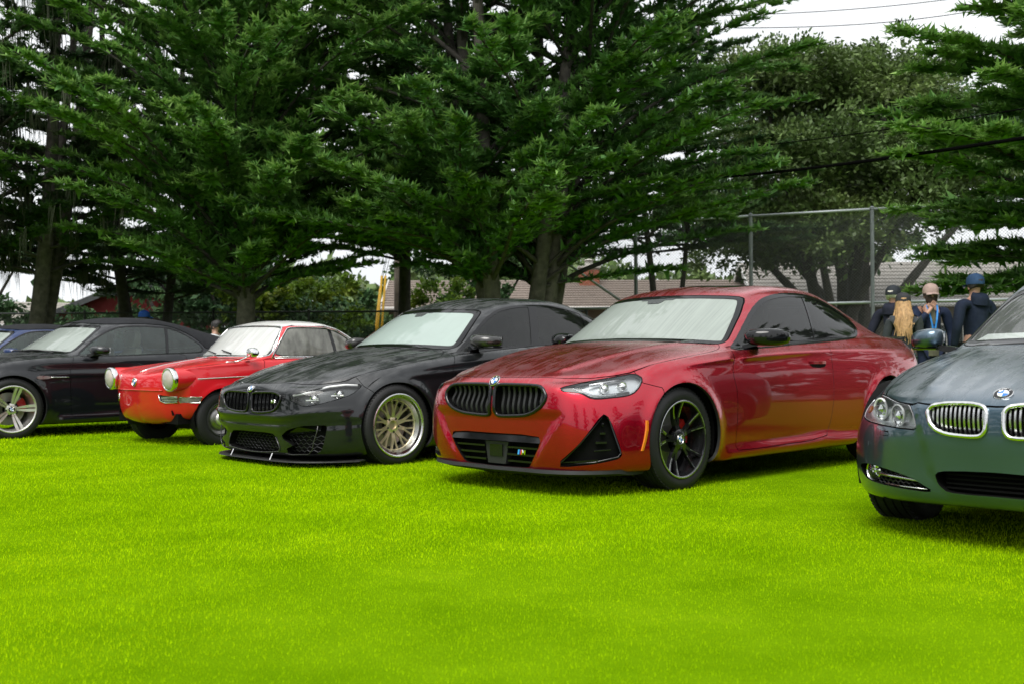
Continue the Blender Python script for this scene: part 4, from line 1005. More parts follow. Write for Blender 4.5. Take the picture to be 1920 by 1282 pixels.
black_paint = paint('black_paint', (.0055, .0065, .0085), metal=.1, wet=.8, dark=.9, rough=.4, flake=False)
def build_m3():
    P = np.array((-1.5026, 9.26095, -2.37701)); P[0] += .035*math.sin(P[2]); P[1] -= .035*math.cos(P[2])
    win = [(-.645, .862), (-.86, .995), (-1.12, 1.176), (-1.32, 1.275), (-1.52, 1.316), (-1.72, 1.330), (-1.95, 1.335), (-2.23, 1.32), (-2.5, 1.272), (-2.68, 1.215), (-2.78, 1.15), (-2.74, 1.06), (-2.6, 1.0), (-2.1, .975), (-1.56, .944), (-1.0, .897)]
    kid = [(.028, .54), (.028, .567), (.065, .580), (.32, .586), (.39, .576), (.435, .557), (.435, .52), (.405, .472), (.345, .437), (.19, .421), (.06, .421), (.03, .45)]
    ws = [(-.3, 1.285), (.1, 1.287), (.50, 1.274), (.563, 1.264), (.605, 1.24), (.676, 1.114), (.738, .985), (.755, .935), (.72, .915), (.494, .93), (.2, .94), (-.3, .943)]
    head = [(.71, .487, .563), (.646, .58, .588), (.5, .691, .636), (.392, .75, .648), (.282, .82, .641), (.38, .815, .569), (.474, .772, .533), (.581, .689, .496), (.659, .6, .478), (.689, .548, .502), (.718, .486, .529)]
    hood = [(.764, -.2), (.764, .0), (.745, .254), (.67, .51), (.576, .63), (.465, .70), (.395, .735), (.25, .765), (0, .81), (-.25, .83), (-.45, .825), (-.56, .78), (-.64, .70), (-.56, .5), (-.48, .25), (-.465, 0), (-.46, -.2)]
    cin = [(-.3, .262), (.30, .266), (.345, .235), (.395, .15), (.36, .125), (.1, .102), (-.3, .10)]
    rin = [(.741, .377, .240), (.73, .46, .295), (.67, .592, .332), (.537, .733, .336), (.542, .727, .29), (.558, .702, .154), (.571, .655, .112), (.643, .50, .105), (.70, .44, .112), (.715, .43, .15), (.69, .51, .179), (.726, .42, .215)]
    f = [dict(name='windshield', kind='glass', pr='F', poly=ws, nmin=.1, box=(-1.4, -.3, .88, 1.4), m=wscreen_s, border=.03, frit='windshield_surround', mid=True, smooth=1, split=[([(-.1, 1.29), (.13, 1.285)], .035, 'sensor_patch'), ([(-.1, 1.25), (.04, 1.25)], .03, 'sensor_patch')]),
         dict(name='side_window', kind='glass', pr='S', poly=win, nmin=.2, m=side_glass, border=.022, gap=0, split=[([(-1.775, 1.4), (-1.61, .85)], .048), ([(-2.45, 1.4), (-2.37, .85)], .012)]),
         dict(name='rear_window', kind='glass', pr='B', poly=[(-.3, 1.29), (.48, 1.26), (.60, 1.04), (-.3, 1.04)], nmin=.1, box=(-3.4, -2.4, 1.0, 1.4), m=side_glass, border=.02, mid=True),
         dict(name='kidney_grille', kind='hole', pr='F', poly=kid, m=dark, depth=(-.06, 0, 0), gap=0),
         dict(name='lower_grille', kind='hole', pr='F', poly=cin, m=dark, depth=(-.07, 0, 0), gap=0, mid=True, smooth=1, box=(.4, 1, .05, .45)),
         dict(name='bumper_intake', kind='hole', pr=40, poly=rin, m=dark, depth=(-.07, -.045, 0), gap=0, smooth=1, q=.12, box=(.3, 1, .05, .5)),
         dict(name='headlight', kind='lamp', pr=42, poly=head, depth=(-.05, -.03, .0), gap=.002, smooth=1, q=.15, box=(.1, .9, .4, .75)),
         dict(name='headlight_link', kind='panel', pr='F', poly=[(.435, .575), (.487, .568), (.487, .527), (.455, .507)], m=blk, gap=.0015, smooth=0, box=(.5, .9, .45, .65)),
         dict(name='hood', kind='panel', pr='T', poly=hood, nmin=.12, box=(-.8, 1, .60, 1.1), mid=True, smooth=1),
         dict(name='front_door', kind='panel', pr='S', poly=[(-.63, .89), (-.635, .858), (-.575, .765), (-.61, .60), (-.59, .22), (-.62, .19), (-1.55, .19), (-1.60, .35), (-1.65, .6), (-1.635, .97)], nmin=.15, box=(-2.1, -.4, .1, 1.1), smooth=1),
         dict(name='rear_door', kind='panel', pr='S', poly=[(-1.645, .98), (-1.66, .6), (-1.61, .35), (-1.57, .19), (-2.2, .20), (-2.36, .45), (-2.5, .70), (-2.6, 1.01)], nmin=.15, box=(-2.8, -1.4, .1, 1.1), smooth=1),
         dict(name='front_bumper', kind='panel', pr='S', poly=[(1, .9), (.42, .9), (.30, .68), (.285, .63), (.22, .575), (.22, -.1), (1, -.1)], nmin=-2, mid=True, smooth=0, box=(.0, 1.1, -.1, .92))]
    c = Car('parked_car', 'black sedan with gold mesh wheels and windscreen coloured white for sky glare, beside the crimson coupe', GROUP, P, rows_m3, f, black_paint, [((0, .305), .352), ((-2.812, .31), .36)], housing=lampdark)
    rt = c.root
    roof = None
    c.chassis(2.812, .12, .82, .62, -3.6); c.interior(-1.2, -.58, .855, .62, rear=-2.25, top=1.1)
    for sg in (1, -1):
        wheel(rt, (0, .772*sg, .314), sg, 'm3', Rt=.322, W=.262, Rr=.246, cal=matblk, emb=False, spin=.1); wheel(rt, (-2.812, .775*sg, .318), sg, 'm3', Rt=.326, W=.28, Rr=.246, emb=False)
    K = chaikin(kid, 2)
    for sg in (1, -1):
        g = c.out['kidney_grille'][0 if sg > 0 else 1]; c.ring('grille_frame', kid, .010, blk, .003, sg, g)
        for k in range(6):
            y = .085 + k*.058; z0, z1 = zspan(K, y); x0 = c.sx(y, .5)
            for e in (-.009, .009):
                b = MB(); b.loft([[(x0+.004-.05*((z-z0)/(z1-z0))**2*.3-.02*j, (y+e+hw)*sg, z) for j, hw in ((0, -.004), (0, .004), (1, .004), (1, -.004))] for z in np.linspace(z0, z1, 5)]); b.build('grille_slat', blk, g, smooth=40)
        it = c.out['bumper_intake'][0 if sg > 0 else 1]
        wavy_mesh(c, 'grille_mesh', it, .45, .74, .12, .26, 0, sg, 5, .05, .06)
        # bright cut edge of the intake, and the body-colour brow inside it
        b = MB(); pts = [(.540, .733, .33), (.545, .727, .28), (.556, .708, .20), (.560, .70, .150), (.572, .66, .112), (.643, .515, .104), (.69, .455, .112)]
        b.tube([(c.sx(y, z)+.004, y*sg, z) for x, y, z in pts], .0042, 6); b.build('intake_edge', carbon, it, smooth=True)
        b = MB(); b.loft([[(.735, .40*sg, .245), (.70, .54*sg, .318), (.585, .70*sg, .326), (.60, .70*sg, .290), (.69, .54*sg, .262)], [(.70, .40*sg, .24), (.66, .52*sg, .315), (.54, .68*sg, .326), (.54, .68*sg, .29), (.65, .52*sg, .262)]]); b.build('intake_brow', black_paint, it)
        h = c.out['headlight'][0 if sg > 0 else 1]
        b = MB(); b.tube([(lambda q: (q[0], q[1]*sg, q[2]))(c.skin(42, p_, .010)) for p_ in ((.69, .50, .562), (.63, .585, .580), (.50, .685, .626), (.40, .74, .638), (.32, .795, .634))], .0105, 6); b.build('light_strip', roundel_white, h, smooth=True)
        for x, y, z in ((.60, .625, .535), (.46, .74, .568)):
            x, y, z = c.skin(42, (x, y, z), .03)
            b = MB(); b.lathe([(.034, -.03), (.034, 0), (.03, .006), (.026, .004), (.015, .016), (.0004, .02)], 24, 'x'); o = b.build('projector', chrome, h, smooth=40, loc=(x-.01, y*sg, z)); o.rotation_euler = (0, 0, .6*sg)
            b = MB(); b.tube([(x+.03, (y-.045)*sg, z-.012), (x-.02, (y+.05)*sg, z-.008)], .0065, 6); b.build('light_strip', roundel_white, h)
        add_mirror(rt, -.90, .835, .985, carbon, black_paint, sg, w=.225, h=.118, d=.21)
        for x0 in (-1.38, -2.28): add_handle(c, x0, x0-.22, .80, black_paint, sg)
    lg = c.out['lower_grille'][0]
    for sg in (1, -1): wavy_mesh(c, 'grille_mesh', lg, 0, .40, .115, .25, 0, sg, 6, .055, .05, np.array([(-.3, .255), (.30, .258), (.335, .23), (.385, .15), (.36, .128), (.1, .106), (-.3, .104)]))
    b = MB(); pts = [(y, .125-.022*(1-(abs(y)/.38)**2)) for y in np.linspace(-.385, .385, 15)]; pts = [(-.345, .235), (-.392, .155)] + pts + [(.392, .155), (.345, .235)]
    b.tube([(c.sx(abs(y), max(z, .12))+.004, y, z) for y, z in pts], .004, 6); b.build('intake_edge', carbon, lg, smooth=True)
    x0 = c.sx(.37, .5)+.008; b = MB(); b.v = []
    strokes(b, 'M', Vector((x0, .325, .50)), Vector((-.2, 1, 0)).normalized(), Vector((0, 0, 1)), .024, .0035); strokes(b, '3', Vector((x0-.006, .352, .50)), Vector((-.2, 1, 0)).normalized(), Vector((0, 0, 1)), .024, .0035); b.build('model_badge', chrome, c.out['kidney_grille'][0])
    emblem(rt, (c.sx(0, .612)+.004, 0, .612), (.72, 0, .65), (0, 0, 1), .041)
    # thin front lip held by two small stays
    b = MB(); t = np.linspace(-1, 1, 41)
    def lipx(y): return .815 - .46*(abs(y)/.89)**5
    b.loft([[(lipx(y), y, .048), (lipx(y)-.004, y, .056), (.30, y*.98, .062), (.30, y*.98, .052)] for y in t*.885]); b.build('front_splitter', matblk, rt)
    for y in (.30, -.30):
        b = MB(); b.tube([(lipx(y)-.01, y, .055), (lipx(y)-.035, y, .105)], .007, 6); b.build('splitter_stay', satin, rt)
    for y0, y1 in ((.08, .60), (-.58, -.02)):
        b = MB(); b.tube([(-.465-.14*(abs(y)/.7)**2.2+.012, y, .938-.035*(abs(y)/.7)**2) for y in np.linspace(y0, y1, 9)], .008, 6); b.build('wiper', matblk, rt, smooth=True)
    b = MB(); b.box((-1.10, 0, 1.265), (.12, .22, .03)); b.box((-1.15, 0, 1.21), (.03, .22, .06)); b.build('rear_view_mirror', matblk, rt)
    return c
def build_e90():
    P = (2.61793, 5.19325, -2.35025)
    pnt = paint('blue_grey_metallic_paint', (.085, .135, .18), metal=.8, wet=.85, rough=.28)
    win = [(-.62, .868), (-.86, 1.0), (-1.12, 1.17), (-1.32, 1.265), (-1.52, 1.305), (-1.72, 1.318), (-1.95, 1.32), (-2.2, 1.30), (-2.45, 1.25), (-2.62, 1.19), (-2.70, 1.1), (-2.62, 1.0), (-2.1, .965), (-1.56, .935), (-1.0, .89)]
    kid = [(.036, .566), (.036, .612), (.055, .633), (.11, .642), (.215, .640), (.28, .630), (.303, .608), (.30, .58), (.285, .545), (.255, .52), (.205, .505), (.105, .499), (.06, .503), (.040, .525)]
    head = [(.37, .79, .60), (.27, .83, .618), (.30, .778, .646), (.40, .705, .660), (.541, .603, .653), (.663, .492, .634), (.715, .412, .627), (.745, .381, .58), (.763, .361, .515), (.728, .457, .517), (.655, .583, .524), (.549, .696, .532), (.43, .775, .545)]
    hood = [(.79, -.2), (.79, .05), (.779, .12), (.775, .2), (.763, .31), (.713, .418), (.663, .495), (.53, .620), (.40, .67), (.25, .705), (-.14, .775), (-.5, .795), (-.62, .745), (-.60, .69), (-.51, .45), (-.44, 0), (-.43, -.2)]
    cin = [(-.2, .353), (.10, .35), (.275, .338), (.265, .285), (.245, .262), (.205, .245), (-.2, .250)]
    sin_ = [(.47, .785, .318), (.60, .66, .332), (.70, .50, .318), (.75, .39, .295), (.767, .31, .258), (.770, .275, .242), (.76, .32, .238), (.675, .552, .243), (.564, .695, .250), (.48, .775, .285)]
    ws = [(-.3, 1.265), (.45, 1.25), (.545, 1.23), (.60, 1.195), (.66, 1.115), (.71, 1.0), (.735, .925), (.70, .900), (.5, .907), (-.3, .925)]
    f = [dict(name='windshield', kind='glass', pr='F', poly=ws, nmin=.1, box=(-1.4, -.3, .86, 1.4), m=glass('wet_and_glare_windscreen', (.85, .9, .88), film=.2, filmcol=(.62, .66, .64), streak=(2, 30, 2), flo=.7), border=.03, frit='windshield_surround', mid=True, smooth=1),  # thin film: wet streaks, with some sky glare painted in
         dict(name='side_window', kind='glass', pr='S', poly=win, nmin=.2, m=side_glass, border=.022, gap=0, split=[([(-1.74, 1.4), (-1.60, .85)], .048)]),
         dict(name='rear_window', kind='glass', pr='B', poly=[(-.3, 1.29), (.48, 1.26), (.60, 1.03), (-.3, 1.03)], nmin=.1, box=(-3.4, -2.3, 1.0, 1.4), m=side_glass, border=.02, mid=True),
         dict(name='kidney_grille', kind='hole', pr='F', poly=kid, m=dark, depth=(-.06, 0, 0), gap=0),
         dict(name='lower_grille', kind='hole', pr='F', poly=cin, m=dark, depth=(-.09, 0, 0), gap=0, mid=True, smooth=1, box=(.4, 1, .1, .45)),
         dict(name='bumper_intake', kind='hole', pr=36, poly=sin_, m=dark, depth=(-.05, -.03, 0), gap=0, smooth=1, box=(.2, 1, .1, .5)),
         dict(name='headlight', kind='lamp', pr=40, poly=head, depth=(-.06, -.035, .0), gap=.0035, smooth=1, q=.15, box=(.1, .9, .4, .75)),
         dict(name='washer_cover', kind='panel', pr=40, poly=[(.655, .585, .497), (.70, .518, .50), (.697, .527, .477), (.655, .588, .475)], gap=.0015, smooth=1, box=(.4, .9, .4, .6)),
         dict(name='hood', kind='panel', pr='T', poly=hood, nmin=.12, box=(-.8, 1, .60, 1.1), mid=True, smooth=1, gap=.003),
         dict(name='front_door', kind='panel', pr='S', poly=[(-.62, .89), (-.62, .855), (-.57, .765), (-.60, .60), (-.58, .25), (-.62, .22), (-1.52, .22), (-1.58, .38), (-1.62, .6), (-1.61, .96)], nmin=.15, box=(-2.1, -.4, .1, 1.1), smooth=1),
         dict(name='rear_door', kind='panel', pr='S', poly=[(-1.62, .97), (-1.63, .6), (-1.59, .38), (-1.54, .22), (-2.15, .23), (-2.32, .48), (-2.45, .70), (-2.55, 1.0)], nmin=.15, box=(-2.8, -1.4, .1, 1.1), smooth=1),
         dict(name='front_bumper', kind='panel', pr='S', poly=[(1, .9), (.42, .9), (.30, .66), (.26, .605), (.20, .56), (.20, -.1), (1, -.1)], nmin=-2, mid=True, smooth=0, box=(.0, 1.1, -.1, .92))]
    c = Car('parked_car', 'blue-grey sedan with chrome-rimmed kidney grilles and white sheet behind its windscreen', GROUP, P, rows_e90, f, pnt, [((0, .315), .348), ((-2.76, .315), .348)])
    rt = c.root
    c.chassis(2.76, .17, .80, .6, -3.4); c.interior(-1.2, -.58, .83, .6, rear=-2.2, top=1.1)
    for sg in (1, -1):
        for x in (0, -2.76): wheel(rt, (x, .745*sg, .308), sg, 'm6', Rt=.315, W=.225, Rr=.225, emb=False)
    K = chaikin(kid, 2)
    for sg in (1, -1):
        g = c.out['kidney_grille'][0 if sg > 0 else 1]; c.ring('grille_frame', kid, .0105, chrome, .006, sg, g)
        for k in range(12):
            y = .056 + k*.0206; z0, z1 = zspan(K, y); x0 = c.sx(y, .58)
            b = MB(); b.loft([[(x0-.010-.02*((z-.57)/.07)**2-.03*j, (y+hw)*sg, z) for j, hw in ((0, -.0042), (0, .0042), (1, .003), (1, -.003))] for z in np.linspace(z0, z1, 7)]); b.build('grille_slat', satin, g, smooth=40)
        it = c.out['bumper_intake'][0 if sg > 0 else 1]
        X = lambda y, z: c.sx(y, z)
        b = MB(); b.lathe([(.052, -.04), (.052, .004), (.047, .008), (.044, .003)], 24, 'x'); fo = b.build('fog_lamp', chrome, it, smooth=40, loc=(X(.665, .298)-.030, .662*sg, .298)); fo.rotation_euler = (0, 0, .45*sg)
        b = MB(); b.lathe([(.046, .002), (.03, .012), (.0004, .016)], 20, 'x'); o = b.build('lens', lens, fo, smooth=True)
        b = MB(); b.lathe([(.044, -.0), (.028, -.025), (.012, -.03), (.011, -.004), (.0004, -.002)], 20, 'x'); o = b.build('reflector', chrome, fo, smooth=40)
        b = MB(); b.tube([(X(y, z)-.016, y*sg, z) for y, z in ((.62, .290), (.53, .290), (.44, .288), (.35, .284))], .0065, 8); b.build('chrome_bar', satin, it, smooth=True)
        b = MB(); b.tube([(X(y, z)-.012, y*sg, z) for y, z in ((.56, .250), (.44, .249), (.32, .250))], .004, 8); b.build('chrome_bar', satin, it, smooth=True)
        wavy_mesh(c, 'grille_mesh', it, .32, .63, .244, .32, 0, sg, 5, .032, .03)
        h = c.out['headlight'][0 if sg > 0 else 1]
        for x, y, z, r in ((.52, .63, .590, .052), (.65, .485, .570, .050)):
            x, y, z = c.skin(40, (x, y, z), .03)
            b = MB(); b.lathe([(r, -.03), (r*1.02, .0), (r*.90, .006), (r*.86, -.004), (r*.55, -.012), (r*.5, .01), (.0004, .022)], 28, 'x'); o = b.build('projector', [chrome], h, smooth=40, loc=(x-.012, y*sg, z)); o.rotation_euler = (0, 0, .55*sg)
            b = MB(); b.tube([(.004, r*1.0*math.cos(t), r*1.0*math.sin(t)) for t in np.linspace(0, 2*PI, 33)[:-1]], .0055, 6, closed=True); o2 = b.build('halo_ring', roundel_white, h, smooth=True, loc=(x-.006, y*sg, z)); o2.rotation_euler = (0, 0, .55*sg)
        b = MB(); b.tube([(lambda q: (q[0], q[1]*sg, q[2]))(c.skin(40, p_, .02)) for p_ in ((.38, .775, .592), (.41, .775, .558))], .010, 8); b.build('turn_signal', amber, h, smooth=True)
        add_mirror(rt, -.66, .845, .945, pnt, blk, sg, w=.185, h=.118, d=.17)
        for x0 in (-1.33, -2.2): add_handle(c, x0, x0-.22, .79, pnt, sg)
    lg = c.out['lower_grille'][0]
    for k in range(4):
        b = MB(); z = .265+.02*k; b.loft([[(c.sx(abs(y), .3)-.05, y, z+.004), (c.sx(abs(y), .3)-.05, y, z-.004), (c.sx(abs(y), .3)-.07, y, z-.004), (c.sx(abs(y), .3)-.07, y, z+.004)] for y in np.linspace(-.24, .24, 9)]); b.build('grille_slat', dark, lg)
    emblem(rt, (c.sx(0, .683)+.012, 0, .683), (.55, 0, .83), (0, 0, 1), .041)
    q = MB(); cs = [Vector((-.640, -.695, .903)), Vector((-.730, -.615, .968)), Vector((-.585, -.15, .975)), Vector((-.51, -.15, .915))]
    nn = (cs[1]-cs[0]).cross(cs[3]-cs[0]).normalized()*.002; q.loft([cs, [p + nn for p in cs]]); R_ = Matrix.Translation(Vector((P[0], P[1], 0))) @ Matrix.Rotation(P[2], 4, 'Z')
    q.v = [tuple(R_ @ Vector(p)) for p in q.v]
    tag(q.build('paper_sheet', simple('white_paper', (.85, .85, .85), .7, var=.02)), 'white paper sheet lying behind the blue-grey sedan windscreen', 'paper')
    for y0, y1 in ((.05, .58), (-.60, -.06)):
        b = MB(); b.tube([(-.44-.16*(abs(y)/.7)**2.2+.012, y, .915-.03*(abs(y)/.7)**2) for y in np.linspace(y0, y1, 9)], .008, 6); b.build('wiper', matblk, rt, smooth=True)
    return c
def build_convertible(P, label, pnt, step=.04):
    win = [(-.675, .862), (-.92, 1.052), (-1.13, 1.17), (-1.28, 1.226), (-1.55, 1.24), (-1.86, 1.228), (-2.0, 1.19), (-2.14, 1.122), (-2.26, 1.03), (-2.31, .955), (-2.24, .913), (-1.77, .897), (-1.2, .875)]
    ws = [(-.3, 1.24), (.3, 1.238), (.54, 1.226), (.585, 1.208), (.64, 1.13), (.71, 1.01), (.755, .925), (.73, .905), (.5, .925), (-.3, .945)]
    top = [(-.98, 1.40), (-1.02, 1.262), (-1.16, 1.243), (-1.285, 1.245), (-1.55, 1.256), (-1.86, 1.243), (-2.02, 1.20), (-2.16, 1.13), (-2.28, 1.04), (-2.335, .96), (-2.6, .98), (-3.02, 1.005), (-3.0, 1.5), (-1.0, 1.5)]
    fabric = MAT.get('soft_top_fabric') or simple('soft_top_fabric', (.013, .014, .017), .85, bump=.3, bscale=400, spec=.3)
    hood = [(.86, -.2), (.86, 0), (.84, .3), (.72, .56), (.5, .70), (.3, .77), (0, .825), (-.3, .835), (-.48, .825), (-.56, .77), (-.60, .70), (-.52, .5), (-.44, .2), (-.43, -.2)]
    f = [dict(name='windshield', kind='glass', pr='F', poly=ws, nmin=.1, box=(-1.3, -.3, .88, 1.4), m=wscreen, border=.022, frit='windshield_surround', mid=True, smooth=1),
         dict(name='side_window', kind='glass', pr='S', poly=win, nmin=.2, m=clear_side, border=.016, gap=0, split=[([(-1.87, 1.3), (-1.80, .85)], .018)]),
         dict(name='soft_top', kind='panel', pr='S', poly=top, nmin=-2, m=fabric, mid=True, smooth=1, box=(-3.2, -.9, .94, 1.5), inset=-.004),
         dict(name='hood', kind='panel', pr='T', poly=hood, nmin=.12, box=(-.8, 1, .6, 1.1), mid=True, smooth=1),
         dict(name='headlight', kind='lamp', pr=45, poly=[(.78, .48, .70), (.6, .62, .735), (.36, .78, .74), (.30, .83, .70), (.45, .80, .65), (.70, .60, .62)], depth=(-.05, -.03, 0), smooth=1, box=(.1, .95, .5, .8)),
         dict(name='kidney_grille', kind='hole', pr='F', poly=[(.03, .50), (.03, .62), (.10, .66), (.25, .65), (.29, .6), (.24, .53), (.1, .48)], m=dark, depth=(-.05, 0, 0), gap=0),
         dict(name='lower_grille', kind='hole', pr='F', poly=[(-.3, .38), (.45, .38), (.40, .20), (-.3, .18)], m=dark, depth=(-.05, 0, 0), gap=0, mid=True, smooth=1, box=(.4, 1.1, .1, .45)),
         dict(name='door', kind='panel', pr='S', poly=[(-.66, .89), (-.665, .86), (-.615, .75), (-.62, .5), (-.63, .24), (-.66, .21), (-1.9, .21), (-1.98, .4), (-2.03, .65), (-2.02, .95)], nmin=.15, box=(-2.3, -.4, .1, 1.1), smooth=1),
         dict(name='front_bumper', kind='panel', pr='S', poly=[(1.1, .66), (.60, .66), (.34, .66), (.25, .62), (.25, -.1), (1.1, -.1)], nmin=-2, mid=True, smooth=0, box=(.0, 1.1, -.1, .68))]
    c = Car('parked_car', label, GROUP, P, rows_m6, f, pnt, [((0, .325), .355), ((-2.78, .325), .358)], step=step)
    rt = c.root
    c.chassis(2.78, .135, .82, .7, -3.5); c.interior(-1.16, -.55, .85, .62, mat=beige, rear=-1.95, top=1.06)
    for sg in (1, -1):
        for x in (0, -2.78): wheel(rt, (x, .772*sg, .318), sg, 'm6', Rt=.328, W=.245, Rr=.247, cal=redcal if x == 0 else None, spin=-.1 if sg > 0 else 0)
        add_mirror(rt, -.90, .90, .945, pnt, matblk, sg, w=.20, h=.105, d=.16)
        b = MB(); pts = [(x, c.sy(x, .652)+.006, .652) for x in np.linspace(-.40, -.60, 7)]; b.tube([(x, y*sg, z) for x, y, z in pts], .006, 6); b.build('fender_blade', satin, rt, smooth=True)
        b = MB(); b.loft([[(x, (c.sy(x, .652)+.008)*sg, .652+h), (x, (c.sy(x, .652)+.008)*sg, .652-h), (x, (c.sy(x, .652)-.02)*sg, .652-h), (x, (c.sy(x, .652)-.02)*sg, .652+h)] for x, h in ((-.245, .008), (-.28, .02), (-.36, .016), (-.41, .006))]); b.build('fender_vent', satin, rt)
        add_handle(c, -1.68, -1.92, .735, pnt, sg)
        b = MB(); b.tube([(x, (c.sy(x, .5)+.003)*sg, .5) for x in (.46, .56)], .012, 6); b.build('side_marker', amber, rt)
    for y0, y1 in ((.05, .62), (-.55, .0)):
        b = MB(); b.tube([(-.43-.14*(abs(y)/.7)**2.2, y, .945-.03*(abs(y)/.7)**2+.012*math.sin(PI*(y-y0)/(y1-y0))) for y in np.linspace(y0, y1, 9)], .009, 6); b.build('wiper', matblk, rt, smooth=True)
    b = MB(); b.box((-1.06, 0, 1.215), (.03, .24, .055)); b.build('rear_view_mirror', matblk, rt)
    emblem(rt, (c.sx(0, .70)+.006, 0, .70), (.6, 0, .8), (0, 0, 1), .041)
    return c
def build_700():
    P = (-3.33447, 11.11457, -2.33995)
    pnt = paint('bright_red_paint', (.62, .010, .018), metal=0, wet=.45, rough=.4, flake=False)
    white = paint('white_roof_paint', (.78, .78, .76), metal=0, wet=.4, rough=.4, flake=False)
    grey_glass = glass('rain_grey_glass', (.45, .46, .43), film=.7, filmcol=(.42, .42, .38), streak=(14, 14, 3), flo=.45)
    win = [(-.605, .862), (-.70, 1.0), (-.83, 1.152), (-.87, 1.165), (-1.0, 1.172), (-1.30, 1.168), (-1.46, 1.135), (-1.60, 1.065), (-1.685, .95), (-1.67, .888), (-1.3, .868)]
    ws = [(-.2, 1.190), (.25, 1.189), (.50, 1.178), (.548, 1.150), (.645, .885), (.63, .862), (.45, .868), (-.2, .880)]
    roofp = [(-.64, 1.40), (-.70, 1.196), (-.80, 1.176), (-.90, 1.182), (-1.0, 1.183), (-1.30, 1.179), (-1.47, 1.145), (-1.615, 1.07), (-1.70, .94), (-1.71, .872), (-2.05, .885), (-2.1, 1.4)]
    f = [dict(name='windshield', kind='glass', pr='F', poly=ws, nmin=.1, box=(-1.0, -.25, .84, 1.25), m=glass('rain_and_glare_old_windscreen', (.6, .62, .6), film=.88, filmcol=(.80, .82, .80), streak=(2, 30, 2), flo=.8), border=.012, frit='windshield_seal', mid=True, smooth=1),  # white film paints sky glare over the rain streaks
         dict(name='side_window', kind='glass', pr='S', poly=win, nmin=.2, m=grey_glass, border=.010, gap=0, split=[([(-1.335, 1.25), (-1.415, .8)], .020)]),
         dict(name='rear_window', kind='glass', pr='B', poly=[(-.3, 1.15), (.45, 1.14), (.55, .93), (-.3, .92)], nmin=.1, box=(-2.2, -1.4, .88, 1.3), m=grey_glass, border=.012, mid=True),
         dict(name='roof', kind='panel', pr='S', poly=roofp, nmin=-2, m=white, mid=True, smooth=1, box=(-2.1, -.62, .86, 1.5), gap=.002),
         dict(name='hood', kind='panel', pr='F', poly=[(-.3, .548), (.30, .544), (.468, .54), (.478, .62), (.482, .70), (.50, .745), (.55, .80), (.59, .845), (-.3, .86)], nmin=-.3, mid=True, smooth=1, box=(-.44, .8, .5, .87)),
         dict(name='side_grille', kind='hole', pr=45, poly=[(.515, .40, .502), (.428, .598, .484), (.418, .604, .428), (.484, .475, .424), (.508, .418, .445)], m=dark, depth=(-.03, -.02, 0), gap=0, smooth=1, q=.1, box=(.1, .7, .35, .6)),
         dict(name='indicator', kind='lamp', pr=60, poly=[(.425, .602, .482), (.23, .712, .479), (.255, .706, .428), (.416, .606, .428)], depth=(-.02, -.03, 0), smooth=1, q=.1, box=(.1, .6, .35, .6), gap=.001, m=glass('ribbed_indicator_lens', (.9, .88, .85), film=.55, filmcol=(.42, .38, .36), streak=(60, 60, 1))),
         dict(name='door', kind='panel', pr='S', poly=[(-.47, .84), (-.46, .6), (-.42, .32), (-1.3, .32), (-1.40, .6), (-1.42, .86), (-.6, .85)], nmin=.15, box=(-1.6, -.3, .2, .9), smooth=1)]
    c = Car('parked_car', 'small bright red vintage coupe with white roof and round chrome headlamps', GROUP, P, rows_700, f, pnt, [((0, .27), .295), ((-2.12, .27), .29)])
    rt = c.root
    c.chassis(2.12, .22, .52, .1, -2.5, RL=.30, zl=.275, yl=.69); c.interior(-1.0, -.5, .78, .56, mat=leather, rear=-1.55, top=.98)
    for sg in (1, -1):
        for x in (0, -2.12): wheel(rt, (x, .625*sg, .258), sg, 'steel', Rt=.272, W=.15, Rr=.165, emb=False)
        # headlamp pod running back into the wing
        b = MB(); b.loft([[(x, (.60+r*math.cos(t))*sg, zc+r*math.sin(t)) for t in np.linspace(0, 2*PI, 29)[:-1]] for x, r, zc in ((.515, .104, .650), (.47, .112, .650), (.38, .112, .652), (.26, .10, .662), (.10, .07, .69))]); b.build('lamp_nacelle', pnt, rt, smooth=60)
        b = MB(); b.lathe([(.112, -.03), (.116, .0), (.110, .018), (.098, .022), (.094, .012)], 36, 'x'); h = b.build('headlight', chrome, rt, smooth=True, loc=(.512, .60*sg, .650)); h.rotation_euler = (0, .05, .04*sg)
        b = MB(); b.lathe([(.097, .013), (.08, .03), (.045, .042), (.0004, .047)], 32, 'x'); b.build('lens', MAT.get('frosted_lens') or glass('frosted_lens', (.95, .95, .9), film=.72, filmcol=(.85, .85, .80), streak=(9, 9, 9), flo=.75), h, smooth=True)
        b = MB(); b.lathe([(.095, .010), (.07, -.02), (.03, -.04), (.0004, -.042)], 32, 'x'); b.build('reflector', lampwhite, h, smooth=True)
        b = MB()
        for k in range(7):
            y = -.075+k*.025; hh = math.sqrt(max(.0001, .09**2-y*y)); b.tube([(.016+.026*(1-(q/.09)**2)*(1-(y/.09)**2), y, q) for q in np.linspace(-hh, hh, 7)], .0016, 4)
        b.build('lens_rib', lens, h)
        g = c.out['side_grille'][0 if sg > 0 else 1]
        P_ = [(.515, .40, .502), (.428, .598, .484), (.418, .604, .428), (.484, .475, .424), (.508, .418, .445)]
        b = MB(); b.tube([(x+.003, (y+.002)*sg, z) for x, y, z in P_], .005, 6, closed=True); b.build('grille_frame', chrome, g, smooth=True)
